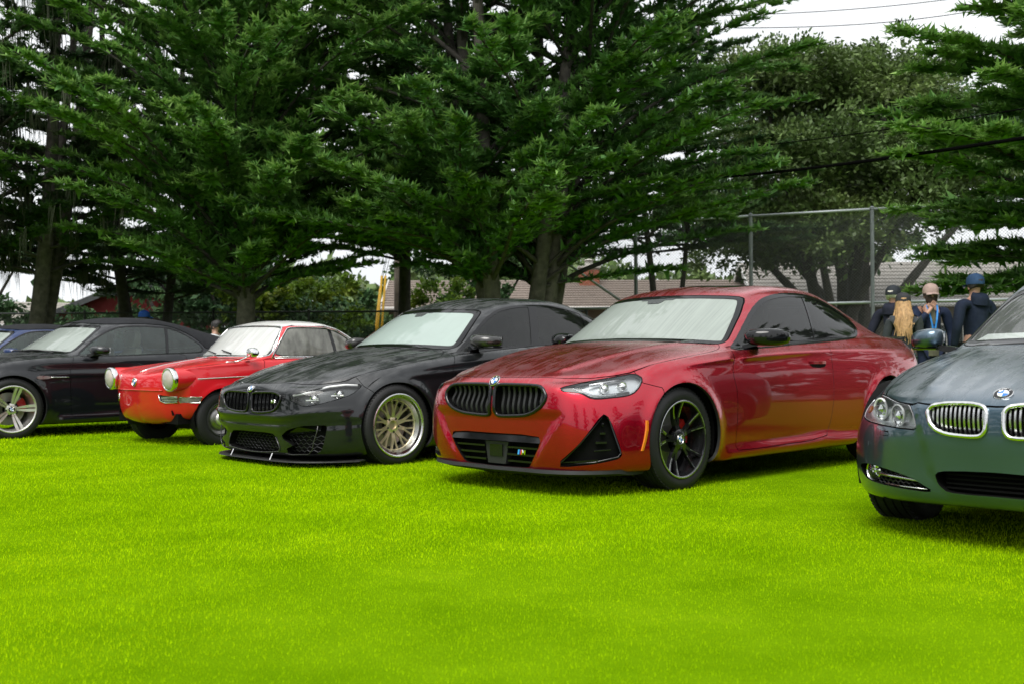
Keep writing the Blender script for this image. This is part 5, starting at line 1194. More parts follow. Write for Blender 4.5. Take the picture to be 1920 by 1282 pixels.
        for k in range(4):
            z = .437+.0145*k; y0, y1 = .43+.0*k, .598; b = MB(); b.loft([[(c.sx(y, z)-.001, y*sg, z+.003), (c.sx(y, z)-.001, y*sg, z-.003), (c.sx(y, z)-.02, y*sg, z-.003), (c.sx(y, z)-.02, y*sg, z+.003)] for y in np.linspace(y0 if k > 1 else .46-.02*k, y1, 6)]); b.build('grille_slat', lampwhite, g)
        i_ = c.out['indicator'][0 if sg > 0 else 1]
        b = MB(); b.tube([(x, (c.sy(x, z)+.003)*sg, z) for x, z in ((.415, .483), (.33, .482), (.23, .479), (.255, .426), (.33, .427), (.408, .428))], .0045, 6, closed=True); b.build('indicator_frame', chrome, i_, smooth=True)
        # chrome strips: waist, gutter, wing top
        b = MB(); b.tube([(x, (c.sy(x, z)+.003)*sg, z) for x, z in ((.40, .650), (.25, .655), (0, .664), (-.4, .677), (-1.2, .69), (-2.2, .685))], .0055, 6); b.build('waist_strip', chrome, rt, smooth=True)
        b = MB(); b.tube([(x, (c.sy(x, z)+.004)*sg, z) for x, z in win], .0055, 6, closed=True); b.build('window_trim', chrome, rt, smooth=True)
        b = MB(); b.tube([(x, (c.sy(x, z)+.006)*sg, z) for x, z in ((-.585, .84), (-.70, 1.03), (-.80, 1.17), (-.90, 1.188), (-1.3, 1.184), (-1.48, 1.148), (-1.63, 1.068), (-1.72, .93), (-1.75, .865))], .007, 6); b.build('gutter_trim', chrome, rt, smooth=True)
        b = MB(); b.tube([(x, (c.sy(x, .848)+.003)*sg, .85) for x in (-.62, -1.0, -1.4, -1.7)], .005, 6); b.build('belt_strip', chrome, rt, smooth=True)
        b = MB(); y = .55; b.loft([[(.425, (.520)*sg, .352), (.432, .532*sg, .352), (.427, .545*sg, .305), (.420, .533*sg, .305)], [(.452, .522*sg, .352), (.458, .534*sg, .352), (.452, .547*sg, .305), (.446, .535*sg, .305)]]); b.build('bumper_slot', dark, rt)
        add_handle(c, -1.10, -1.25, .76, chrome, sg)
    # wing mirror on a stalk, left wing only
    b = MB(); b.tube([(-.14, .68, .815), (-.17, .70, .82), (-.30, .745, .885)], [.012, .008, .006], 8); mo = b.build('wing_mirror', chrome, rt, smooth=True)
    b = MB(); b.tube([(-.04, .69, .812), (-.16, .69, .818)], .006, 6); b.build('mirror_base', chrome, mo, smooth=True)
    b = MB(); b.loft([oval(.695+.105*t, -.28+.02*k, -.35, .905-.05*k, .905+.05*k, 1) for t, k in ((0, .5), (.15, .9), (.5, 1), (.85, .9), (1, .5))]); b.build('mirror_shell', chrome, mo, smooth=60)
    c.ring('windshield_trim', [p for p in ws if p[0] > 0] + [(0.02, .879), (.02, 1.19)][:0], .006, chrome, .004) if False else None
    b = MB(); full = [(y, z) for y, z in ws if y > .2]; pts = full + [(-y, z) for y, z in full[::-1]]
    b.tube([(c.sx(abs(y), z)+.004, y, z) for y, z in chaikin(pts, 2)], .0075, 6, closed=True); b.build('windshield_trim', chrome, rt, smooth=True)
    for sg in (1, -1):
        b = MB(); b.tube([(-.375-.03, .02*sg+.26*(sg > 0)-.1, .885), (-.40, (.30*(sg > 0)-.10+.0), .90), (-.425, (.30*(sg > 0)-.32), .935)], .007, 6); w_ = b.build('wiper', matblk, rt, smooth=True)
    b = MB(); b.tube([(c.sx(0, .55)+.004 - .0*abs(y), y, .546) for y in (0,)] * 2 if False else [(c.sx(abs(y), .545)+.004, y, .545-.004*abs(y)) for y in np.linspace(-.46, .46, 15)], .006, 6); b.build('hood_strip', pnt, rt, smooth=True)
    emblem(rt, (c.sx(0, .622)+.006, 0, .622), (1, 0, .1), (0, 0, 1), .042)
    b = MB(); b.tube([(x, 0, c.sz(x, 0)+.002) for x in (.50, .40, .2, 0, -.2, -.34)], .006, 6); b.build('hood_moulding', chrome, rt, smooth=True)
    return c
# ------------------------------------------------------------------ ground, grass
def leafmat(name, cols, rough=.55, trans=.3, nscale=.7, spec=.3, var=.35, tip=None):
    """leaf or blade: hue patches by place, a shade of its own for each leaf, some light let through"""
    m, nt, b = nodemat(name); v = coords(nt)
    base = ramp(nt, noise(nt, v, nscale, 4), [(.30, cols[0]), (.52, cols[1]), (.72, cols[2])])
    g = N(nt, 'NewGeometry'); k = ramp(nt, g.outputs['Random Per Island'], [(0, 1-var), (.85, 1+var*.6), (1, 1+var*1.3)])
    mm = N(nt, 'Mix', data_type='RGBA', blend_type='MULTIPLY'); mm.inputs['Factor'].default_value = 1
    nt.links.new(base, mm.inputs['A']); nt.links.new(k, mm.inputs['B']); c = mm.outputs['Result']
    if tip:                                                   # twig ends paler: new growth, plus top light painted into the colour
        at_ = N(nt, 'Attribute'); at_.attribute_name = 'young_lit'; m3_ = N(nt, 'Mix', data_type='RGBA'); nt.links.new(at_.outputs['Fac'], m3_.inputs['Factor']); nt.links.new(c, m3_.inputs['A']); m3_.inputs['B'].default_value = (*tip, 1); c = m3_.outputs['Result']
    nt.links.new(c, b.inputs['Base Color']); b.inputs['Roughness'].default_value = rough; b.inputs['Specular IOR Level'].default_value = spec
    tl = N(nt, 'BsdfTranslucent'); nt.links.new(c, tl.inputs['Color'])
    ms = N(nt, 'MixShader'); ms.inputs[0].default_value = trans; out = nt.nodes['Material Output']
    nt.links.new(b.outputs[0], ms.inputs[1]); nt.links.new(tl.outputs[0], ms.inputs[2]); nt.links.new(ms.outputs[0], out.inputs['Surface'])
    return m
def at(u, depth, v=None):
    """point at a distance: pixel column of the photo, depth along +Y (and height from a pixel row)"""
    x = (u - 960)/2036.45*depth
    return (x, depth) if v is None else (x, depth, .8472 + (641 + 28.75 - v + (u-960)*.00373)/2036.45*depth)
def ground():
    m, nt, b = nodemat('lawn_soil'); v = coords(nt)
    nt.links.new(ramp(nt, noise(nt, v, 1.6, 6, .65), [(.32, (.09, .19, .001)), (.6, (.13, .25, .002)), (.8, (.18, .30, .004))]), b.inputs['Base Color']); b.inputs['Roughness'].default_value = .95; b.inputs['Specular IOR Level'].default_value = 0
    bp = N(nt, 'Bump'); bp.inputs['Strength'].default_value = .6; bp.inputs['Distance'].default_value = .02; nt.links.new(noise(nt, v, 55, 6, .7), bp.inputs['Height']); nt.links.new(bp.outputs['Normal'], b.inputs['Normal'])
    nx, ny = 60, 60
    X, Y = np.meshgrid(np.linspace(-34, 34, nx), np.linspace(-22, 24.5, ny)); Z = .004 + .006*np.sin(X*.9+Y*.4)*np.sin(Y*.7-X*.3)
    V = np.stack([X, Y, Z], -1).reshape(-1, 3); i = np.arange(nx*ny).reshape(ny, nx)
    F = np.stack([i[:-1, :-1], i[:-1, 1:], i[1:, 1:], i[1:, :-1]], -1).reshape(-1, 4)
    tag(mk('lawn', V, F, m), kind='structure')
    g = simple('bare_ground', (.12, .105, .08), .95, var=.4, scale=.5, bump=.4, bscale=20)
    tag(mk('ground', [(-900, -400, -.03), (900, -400, -.03), (900, 1500, -.03), (-900, 1500, -.03)], [(0, 1, 2, 3)], g), kind='structure')
def grass():
    rng = np.random.default_rng(3)
    Vs = []
    for y0, y1, dens, h, wd in ((2.4, 4.6, 9500, .013, .0030), (4.6, 6.6, 7500, .014, .0038), (6.6, 9.5, 4200, .017, .0050), (9.5, 14, 1200, .022, .009), (14, 24.3, 330, .026, .016)):
        hw = .5*y1 + .6; n = int((y1-y0)*2*hw*dens)
        x = rng.uniform(-hw, hw, n); y = rng.uniform(y0, y1, n); k = np.abs(x) < .49*y + .5; x, y = x[k], y[k]; n = len(x)
        a = rng.uniform(0, 2*PI, n); lean = rng.uniform(.1, .95, n); L = h*rng.uniform(.55, 1.25, n)
        patch = .75 + .5*(np.sin(x*2.1+y*1.3)*np.sin(y*1.7-x*.8)*.5+.5); L = L*patch
        dx, dy = np.cos(a)*np.sin(lean)*L, np.sin(a)*np.sin(lean)*L; dz = np.cos(lean)*L
        w_ = wd*rng.uniform(.6, 1.2, n)*.5; px, py = -np.sin(a)*w_, np.cos(a)*w_
        z0 = np.full(n, .001)
        A = np.stack([x-px, y-py, z0], 1); B = np.stack([x+px, y+py, z0], 1); T = np.stack([x+dx, y+dy, z0+dz+.004], 1)
        Vs.append(np.stack([A, B, T], 1).reshape(-1, 3))
    V = np.concatenate(Vs); F = np.arange(len(V)).reshape(-1, 3)
    m = leafmat('grass_blade', ((.275, .48, .001), (.375, .58, .002), (.48, .67, .003)), .7, .4, .8, 0, .3)
    tag(mk('grass', V, F, m, smooth=False), 'short bright green lawn grass under the parked cars', kind='stuff')

# ------------------------------------------------------------------ trees
bark = simple('cypress_bark', (.085, .075, .065), .95, var=.45, scale=9, bump=.9, bscale=26)
bark2 = simple('dark_bark', (.045, .04, .034), .95, var=.4, scale=9, bump=.9, bscale=22)
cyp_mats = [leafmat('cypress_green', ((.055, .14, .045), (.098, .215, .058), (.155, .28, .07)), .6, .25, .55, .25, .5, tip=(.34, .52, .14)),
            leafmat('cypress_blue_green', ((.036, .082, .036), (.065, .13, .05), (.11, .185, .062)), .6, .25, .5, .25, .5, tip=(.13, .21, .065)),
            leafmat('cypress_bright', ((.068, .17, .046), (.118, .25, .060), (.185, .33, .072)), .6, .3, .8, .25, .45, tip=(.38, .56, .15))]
oak_mat = leafmat('oak_leaf', ((.06, .105, .03), (.095, .15, .042), (.145, .20, .058)), .5, .25, .4, .35, .5)
bush_mat = leafmat('yellow_green_bush', ((.05, .11, .010), (.10, .17, .015), (.20, .22, .02)), .5, .4, .8, .3, .4)
moss_mat = leafmat('hanging_lichen', ((.06, .07, .045), (.085, .095, .065), (.12, .125, .085)), .9, .3, 1, .1, .3)
def unit(v): return v/np.maximum(np.linalg.norm(v, axis=-1, keepdims=True), 1e-9)
def blades(P, D, L, W, rng, up=.22, droop=0):
    """one narrow triangle per row: root P, heading D, length L, width W, faces turned mostly to the sky"""
    n = len(P); s = np.cross(D, np.array([0, 0, 1.]) + rng.normal(0, up, (n, 3))); s = unit(s)*W[:, None]*.5
    T = P + D*L[:, None]; T[:, 2] -= droop*L
    return np.stack([P-s, P+s, T], 1).reshape(-1, 3)
def sprays(P, D, rng, n=7, L=.13, W=.035, spread=.7):
    """tuft of short pointed shoots round the tip of each twig"""
    P = np.repeat(P, n, 0); D = np.repeat(D, n, 0); k = len(P)
    d = unit(D + rng.normal(0, spread, (k, 3))*np.array([1, 1, .38]) + np.array([0, 0, .12]))
    back = rng.uniform(0, 1, k)[:, None]*.10
    return blades(P - D*back + rng.normal(0, .012, (k, 3))*np.array([1, 1, .6]), d, L*rng.uniform(.6, 1.35, k), W*rng.uniform(.7, 1.3, k), rng)
def cypress(name, label, base, H, prof, seed, mat=0, nb=150, trunk=.35, stems=1, h0=2.2, el=(.15, .55), dens=1.0, group='cypress trees behind the cars', lim=None, lichen=0, fl=1.0, lk=1.0, az=None, bk=None, cat='tree', kind=None):
    """prof: crown radius along the height 0..1; boughs sweep out and up, each a flat fan of twigs"""
    rng = np.random.default_rng(seed); bx, by = base
    root = empty(name, (bx, by, 0), 0, label, cat, group) if kind is None else None
    tb = MB(); axes = []
    for s_ in range(stems):
        a = 2*PI*s_/max(stems, 1) + rng.uniform(0, 1); r0 = 0 if stems == 1 else trunk*rng.uniform(.6, 1.3); sp = 0 if stems == 1 else rng.uniform(.14, .36)*H*.5
        pts = []; 
        for t in np.linspace(0, 1, 12):
            pts.append((math.cos(a)*(r0+sp*t**.95) + .10*math.sin(t*5+s_), math.sin(a)*(r0+sp*t**.95) + .10*math.cos(t*4+s_*2), H*.93*t - .1))
        R = (trunk if stems == 1 else trunk*rng.uniform(.30, .48)); tb.tube(pts, [R*(1.25 if t == 0 else 1)*(1-t)**.8 + .015 for t in np.linspace(0, 1, 12)], 10)
        axes.append(np.array(pts))
    V, tw = [], MB(); FP, FD, FY = [], [], []
    for i in range(nb):
        t = (i + rng.uniform(0, 1))/nb; hz = h0 + (H*.97 - h0)*t**1.28
        ax = axes[rng.integers(len(axes))]; o = np.array([np.interp(hz, ax[:, 2], ax[:, k]) for k in range(3)]); o[2] = hz
        ph = rng.uniform(0, 2*PI) if az is None else rng.uniform(*az)
        Rr = np.interp(hz/H, np.linspace(0, 1, len(prof)), prof)*rng.choice([rng.uniform(.45, .75), rng.uniform(.75, 1.1), rng.uniform(.8, 1.12)])
        e0 = rng.uniform(*el) + .5*t*t; nseg = 9; p = o.copy(); path = [p.copy()]; ph2 = ph; step = max(Rr, .5)/nseg/max(.45, math.cos(e0))
        e = e0; 
        for k in range(nseg):
            e = e0*(1.35 - 1.25*k/nseg) + .05*math.sin(k*.9+i); ph2 += rng.normal(0, .085)
            d = np.array([math.cos(ph2)*math.cos(e), math.sin(ph2)*math.cos(e), math.sin(e)]); p = p + d*step; path.append(p.copy())
        path = np.array(path)
        if lim is not None and not lim(path[-1] + np.array([bx, by, 0])): continue
        r_ = .012 + .008*Rr; tw.tube(path.tolist(), [r_*(1-.9*k/nseg) + .004 for k in range(nseg+1)], 5, caps=False)
        # side twigs in a flat fan
        nt_ = int((14 + 9*Rr)*dens*(1.25 - .5*t))
        tt = rng.uniform(.12, 1, nt_)**.85; kk = tt*nseg; i0 = np.minimum(kk.astype(int), nseg-1); f = (kk-i0)[:, None]
        q = path[i0]*(1-f) + path[i0+1]*f; fw = unit(path[i0+1]-path[i0]); sd = unit(np.cross(fw, np.array([0, 0, 1.]))); sg = rng.choice([-1, 1], nt_)[:, None]
        dd = unit(fw*rng.uniform(.5, 1.1, (nt_, 1)) + sd*sg*rng.uniform(.3, 1.0, (nt_, 1)) + np.array([0, 0, 1])*rng.uniform(-.02, .20, (nt_, 1)))
        LL = (.22 + .30*Rr*(1.12-tt)*.45)*rng.uniform(.6, 1.25, nt_)
        for j in range(0, 6):
            ff = (j+.7)/6; keep = rng.uniform(0, 1, nt_) < .95
            pos = q + dd*(LL*ff)[:, None]; pos[:, 2] += -.05*ff*ff + .012*rng.normal(0, 1, nt_)
            FP.append(pos[keep]); FD.append(dd[keep]); FY.append((np.clip((tt-.25)/.75, 0, 1)**1.5*((j+1)/6)**1.6)[keep])
    FP = np.concatenate(FP); FD = np.concatenate(FD); FY = np.concatenate(FY)
    k = rng.uniform(0, 1, len(FP)) < .30
    V = np.concatenate([sprays(FP, FD, rng, int(4*fl), .135*lk, .048*lk), sprays(FP[k] - FD[k]*.12, FD[k], rng, 2, .20*lk, .11*lk, 1.1)]); YV = np.concatenate([np.repeat(FY, int(4*fl)), np.zeros(k.sum()*2)])*rng.uniform(.3, 1, len(V)//3); YV = np.stack([YV*.5, YV*.5, YV], 1).ravel()
    if kind is not None: return V + np.array([bx, by, 0]), tb, tw
    tb.build('trunk', bk or bark, root, smooth=True); bo = tw.build('boughs', bark2, root, smooth=True); bo['kind'] = 'stuff'
    co = mk('crown', V, np.arange(len(V)).reshape(-1, 3), cyp_mats[mat], root, smooth=False); at_ = co.data.attributes.new('young_lit', 'FLOAT', 'POINT'); at_.data.foreach_set('value', YV.astype(np.float32))
    if lichen:
        k = rng.integers(0, len(FP), lichen); P = np.repeat(FP[k], 7, 0) + rng.normal(0, .06, (lichen*7, 3)); n = len(P)
        D = unit(np.stack([rng.normal(0, .08, n), rng.normal(0, .08, n), -np.ones(n)], 1)); s = np.zeros((n, 3)); s[:, 0] = 1
        Vl = np.stack([P - s*.012, P + s*.012, P + D*rng.uniform(.25, .9, n)[:, None]], 1).reshape(-1, 3)
        o = mk('hanging_lichen', Vl, np.arange(len(Vl)).reshape(-1, 3), moss_mat, root, smooth=False); o['kind'] = 'stuff'
    return root
def broadleaf(name, label, base, H, clumps, seed, mat, leaf=.13, n=60000, trunk=.3, stems=5, spread=.4, cat='tree', group=None, kind=None, bk=None, fill=.08):
    """clumps: (x, y, z, rx, ry, rz) of foliage masses relative to the base"""
    rng = np.random.default_rng(seed); bx, by = base; root = empty(name, (bx, by, 0), 0, label, cat, group)
    cl = np.array(clumps, float); tb = MB()
    for s_ in range(stems):
        tgt = cl[s_ % len(cl)][:3]; a = 2*PI*s_/stems; o = np.array([math.cos(a)*trunk*.8, math.sin(a)*trunk*.8, 0]); pts = []
        for t in np.linspace(0, 1, 9): pts.append(tuple(o*(1-t) + np.array([tgt[0]*t**1.4, tgt[1]*t**1.4, tgt[2]*t]) + np.array([.15*math.sin(3*t+s_), .1*math.cos(4*t+s_), 0])*t))
        tb.tube(pts, [trunk*(.62-.5*t) + .02 for t in np.linspace(0, 1, 9)], 9)
    tb.build('trunk', bk or bark2, root, smooth=True)
    vol = cl[:, 3]*cl[:, 4]*cl[:, 5]; vol = vol**.67; cnt = (n*vol/vol.sum()).astype(int); P, D = [], []
    for c, k in zip(cl, cnt):
        ns = max(6, k//90); u = unit(rng.normal(0, 1, (ns, 3))); u[:, 2] = np.abs(u[:, 2])*.9 - .25; u = unit(u)
        ctr = c[:3] + u*c[3:]*rng.uniform(.62, 1.02, (ns, 1)); w_ = .16*np.mean(c[3:])
        j = rng.integers(0, ns, k); off = rng.normal(0, 1, (k, 3))*w_*np.array([1, 1, .55]); P.append(ctr[j] + off); D.append(unit(u[j] + rng.normal(0, .7, (k, 3))))
    P = np.concatenate(P); D = np.concatenate(D); k = len(P); nb_ = int(k*fill); ci = rng.integers(0, len(cl), nb_)   # big leaves deep inside close the crown
    P = np.concatenate([P, cl[ci, :3] + rng.normal(0, .30, (nb_, 3))*cl[ci, 3:]]); D = np.concatenate([D, unit(rng.normal(0, 1, (nb_, 3)))])
    k2 = len(P); s = unit(np.cross(D, np.array([0, 0, 1.]) + rng.normal(0, .6, (k2, 3)))); L = leaf*rng.uniform(.6, 1.3, k2)[:, None]; L[k:] *= 1.4; k = k2
    V = np.stack([P, P + D*L*.5 + s*L*.28, P + D*L, P + D*L*.5 - s*L*.28], 1).reshape(-1, 3)
    mk('crown', V, np.arange(len(V)).reshape(-1, 4), mat, root, smooth=False)
    return root
def plant():
    # main cypress row, left to right
    cypress('cypress_tree', 'large cypress with many stems standing behind the black sedan', at(968, 20.5), 13, (2.2, 4.5, 4.7, 4.5, 4.2, 3.8, 3.0, 1.9, .8), 11, 0, nb=400, trunk=.40, stems=7, h0=2.1, el=(.12, .62), dens=.85)
    cypress('cypress_tree', 'broad layered cypress with one pale trunk, behind the small red vintage coupe', at(452, 21.0), 11.5, (1.6, 3.9, 4.2, 3.9, 3.3, 2.5, 1.7, .9, .3), 12, 2, nb=365, trunk=.19, stems=1, h0=1.9, el=(.25, .85), dens=.9)
    cypress('cypress_tree', 'dark cypress hung with grey lichen, standing over the red barn', at(5, 22.5), 13.5, (2.0, 3.6, 3.9, 3.8, 3.4, 2.8, 2.1, 1.4, .6), 13, 1, nb=180, trunk=.42, stems=7, h0=2.5, el=(.05, .4), lichen=800)
    cypress('cypress_tree', 'dark slim cypress filling the gap between two larger cypress crowns', at(752, 25.5), 14.0, (1.2, 2.6, 3.2, 3.2, 2.8, 2.3, 1.8, 1.2, .5), 14, 0, nb=160, trunk=.15, stems=1, h0=3.0, el=(.1, .5), bk=bark2)
    cypress('cypress_tree', 'bright green cypress reaching low boughs over the four standing people', at(2040, 15.0), 11.5, (1.2, 2.4, 3.1, 2.4, 1.7, 1.4, 1.1, .8, .3), 15, 2, nb=300, trunk=.28, stems=1, h0=1.75, el=(.0, .5), dens=1.0)
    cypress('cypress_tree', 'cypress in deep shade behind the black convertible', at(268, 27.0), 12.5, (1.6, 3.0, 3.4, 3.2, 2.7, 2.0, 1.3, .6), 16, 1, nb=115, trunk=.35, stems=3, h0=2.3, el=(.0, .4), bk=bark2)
    cypress('cypress_tree', 'dark cypress standing behind the right side of the largest cypress crown', at(1240, 29.5), 12, (1.2, 3.2, 3.7, 3.4, 2.9, 2.3, 1.7, 1.0, .4), 18, 1, nb=150, trunk=.22, stems=2, h0=3.7, el=(-.05, .4), dens=.9, bk=bark2)
    # rounded oak on the right and yellow-green shrubs far back
    rng = np.random.default_rng(5); cl = []
    for k in range(34):
        a = rng.uniform(0, 2*PI); t = rng.uniform(0, 1); r = 5.0*math.sqrt(rng.uniform(0, 1))*(1-.5*t*t); cl.append((r*math.cos(a) + .1, r*math.sin(a)*.8, 4.0 + 5.5*t, 1.7, 1.4, 1.2))
    broadleaf('oak_tree', 'big round-headed oak with olive leaves beyond the tall wire fence', at(1570, 33), 11, cl, 21, oak_mat, .15, 85000, .34, 8, fill=.16)
    cl = [(rng.uniform(-5.5, 6.5), rng.uniform(-1, 1), rng.uniform(4.5, 9.6), 2.0, 1.5, 1.3) for k in range(24)]
    broadleaf('evergreen_tree', 'dense dark evergreen crown filling in behind the round-headed oak', at(1610, 39), 12, cl, 25, cyp_mats[1], .19, 42000, .4, 6, fill=.25)
    cl = [(rng.uniform(-3.5, 3.5), rng.uniform(-1, 1), rng.uniform(.5, 3.0), .9, .8, .7) for k in range(16)]
    broadleaf('shrub', 'yellow-green shrubs behind the yellow pole guards', at(655, 34), 3.5, cl, 22, bush_mat, .16, 16000, .1, 5, cat='shrub')
    cl = [(rng.uniform(-1.5, 1.5), rng.uniform(-.6, .6), rng.uniform(.6, 2.6), .7, .6, .55) for k in range(9)]
    broadleaf('shrub', 'lime green shrub between the oak stems', at(1452, 38), 3.5, cl, 23, bush_mat, .14, 7000, .08, 3, cat='shrub')
    cl = [(rng.uniform(-1.5, 1.5), rng.uniform(-.6, .6), rng.uniform(.5, 1.9), .7, .6, .5) for k in range(9)]
    broadleaf('shrub', 'grey-green shrub beside the red barn', at(228, 32), 2.5, cl, 24, cyp_mats[1], .13, 7000, .06, 3, cat='shrub')
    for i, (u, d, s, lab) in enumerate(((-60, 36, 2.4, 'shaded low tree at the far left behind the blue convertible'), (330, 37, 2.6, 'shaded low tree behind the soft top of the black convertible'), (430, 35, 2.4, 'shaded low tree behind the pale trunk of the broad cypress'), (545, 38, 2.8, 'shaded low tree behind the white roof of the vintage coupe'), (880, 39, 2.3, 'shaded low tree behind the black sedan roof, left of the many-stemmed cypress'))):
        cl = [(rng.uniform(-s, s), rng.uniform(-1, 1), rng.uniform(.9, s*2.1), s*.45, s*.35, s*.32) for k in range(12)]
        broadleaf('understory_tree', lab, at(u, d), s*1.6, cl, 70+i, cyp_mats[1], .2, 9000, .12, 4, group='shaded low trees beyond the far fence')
    for i, (u, d, s, lab) in enumerate(((1290, 62, 4.2, 'distant rounded tree above the brown house roof ridge'), (1110, 78, 4.6, 'distant tree behind the brick chimney'), (1000, 70, 3.6, 'distant small tree left of the brick chimney'), (1210, 90, 5, 'distant pale tree on the skyline between chimney and oak'))):
        cl = [(rng.uniform(-s, s), rng.uniform(-1, 1), rng.uniform(1.2, s*1.05), s*.38, s*.3, s*.25) for k in range(10)]
        broadleaf('distant_tree', lab, at(u, d), s, cl, 30+i, oak_mat, .3, 6000, .15, 3)
    rng = np.random.default_rng(77); n = 30000; u = rng.uniform(-250, 2200, n); dp = rng.uniform(74, 92, n); top = 503 + 20*np.sin(u*.011) + 16*np.sin(u*.037+1) + 10*np.sin(u*.09) + np.where(u < 330, 62, 0)
    x = (u-960)/2036.45*dp; zt = .85 + (670-top)/2036.45*dp; P = np.stack([x, dp, zt*np.sqrt(rng.uniform(0, 1, n))], 1); D = unit(rng.normal(0, 1, (n, 3))); s_ = unit(np.cross(D, rng.normal(0, 1, (n, 3)))); L = rng.uniform(.4, .95, n)[:, None]
    V = np.stack([P, P + D*L*.5 + s_*L*.3, P + D*L, P + D*L*.5 - s_*L*.3], 1).reshape(-1, 3)
    tag(mk('distant_woodland', V, np.arange(len(V)).reshape(-1, 4), oak_mat, smooth=False), 'far hazy line of woodland behind the houses', kind='stuff')
    # trees that stand out of view to both sides; only the car bodies mirror them
    Vs, tbs = [], MB()
    for i, (x, y, H) in enumerate(((27, 15, 13), (31, 7, 14), (30, -3, 13), (25, -14, 13), (13, -27, 13), (1, -30, 12), (-12, -28, 13), (-25, 2, 15), (-25, 9, 16), (-24, -6, 15), (-26, 16, 16), (-31, -14, 15), (-28, 23, 15), (36, 22, 13))):
        V, tb, tw = cypress('treeline', '', (x, y), H, (2.4, 4.2, 4.3, 4.0, 3.4, 2.6, 1.7, .7), 50+i, nb=55, trunk=.4, h0=.3, el=(-.1, .4), dens=.32, fl=.55, lk=4.0, kind='stuff')
        Vs.append(V); 
        for src in (tb,): tbs.add([(p[0]+x, p[1]+y, p[2]) for p in src.v], src.f)
    V = np.concatenate(Vs); tag(mk('treeline', V, np.arange(len(V)).reshape(-1, 3), cyp_mats[1], smooth=False), 'row of dark cypress trees standing round the lawn', kind='stuff')
    tag(tbs.build('treeline_wood', bark2), 'trunks and boughs of the cypress trees round the lawn', kind='stuff')
# ------------------------------------------------------------------ fences, houses, poles, wires
galv = simple('galvanised_steel', (.30, .33, .34), .5, .3); darksteel = simple('dark_fence_steel', (.05, .055, .055), .6, .3)
netm = simple('netting_steel', (.10, .11, .11), .6, .3)
def fence(name, label, pts, h, post_every, rail_z, pm, wire_r=.0042, pitch=.06, r=.035, brace=None):
    """wire-netting fence along a polyline: posts, rails and diagonal wires"""
    root = empty(name, (*pts[0], 0), 0, label, 'fence'); o = Vector((*pts[0], 0)); net = MB()
    for a, b in zip(pts[:-1], pts[1:]):
        A, B = Vector((*a, 0)) - o, Vector((*b, 0)) - o; L = (B-A).length; d = (B-A)/L; n = max(1, round(L/post_every)); nv = Vector((-d.y, d.x, 0))
        for k in range(n+1):
            q = MB(); p = A + d*L*k/n; q.tube([p + Vector((0, 0, -.1)), p + Vector((0, 0, h+.02))], r, 8); q.lathe([(r*1.25, h+.0), (r*1.2, h+.05), (.001, h+.075)], 8, c=(p.x, p.y, 0)); q.build('post', pm, root, smooth=40)
        for z in rail_z:
            q = MB(); q.tube([A + Vector((0, 0, z)), B + Vector((0, 0, z))], r*.7, 8); q.build('rail', pm, root, smooth=True)
        m = int((L+h)/pitch)
        for k in range(m):
            s = k*pitch
            for sgn in (1, -1):
                x0, z0, x1, z1 = s, 0.05, s-h, h
                if x0 > L: z0 += x0-L; x0 = L
                if x1 < 0: z1 += x1; x1 = 0
                if z1 <= z0: continue
                if sgn < 0: x0, x1 = L-x0, L-x1
                w_ = Vector((0, 0, wire_r)); P, Q = A + d*x0 + Vector((0, 0, z0)) + nv*.04, A + d*x1 + Vector((0, 0, z1)) + nv*.04
                net.add([P-w_, P+w_, Q+w_, Q-w_], [(0, 1, 2, 3)])
    nn = net.build('wire_netting', netm, root); nn['kind'] = 'stuff'
    for a, b in brace or []:
        q = MB(); q.tube([Vector(a)-o, Vector(b)-o], .032, 8); q.build('brace', pm, root, smooth=True)
    return root
def roof_mat(name, c): return simple(name, c, .9, var=.3, scale=14, bump=.5, bscale=30)
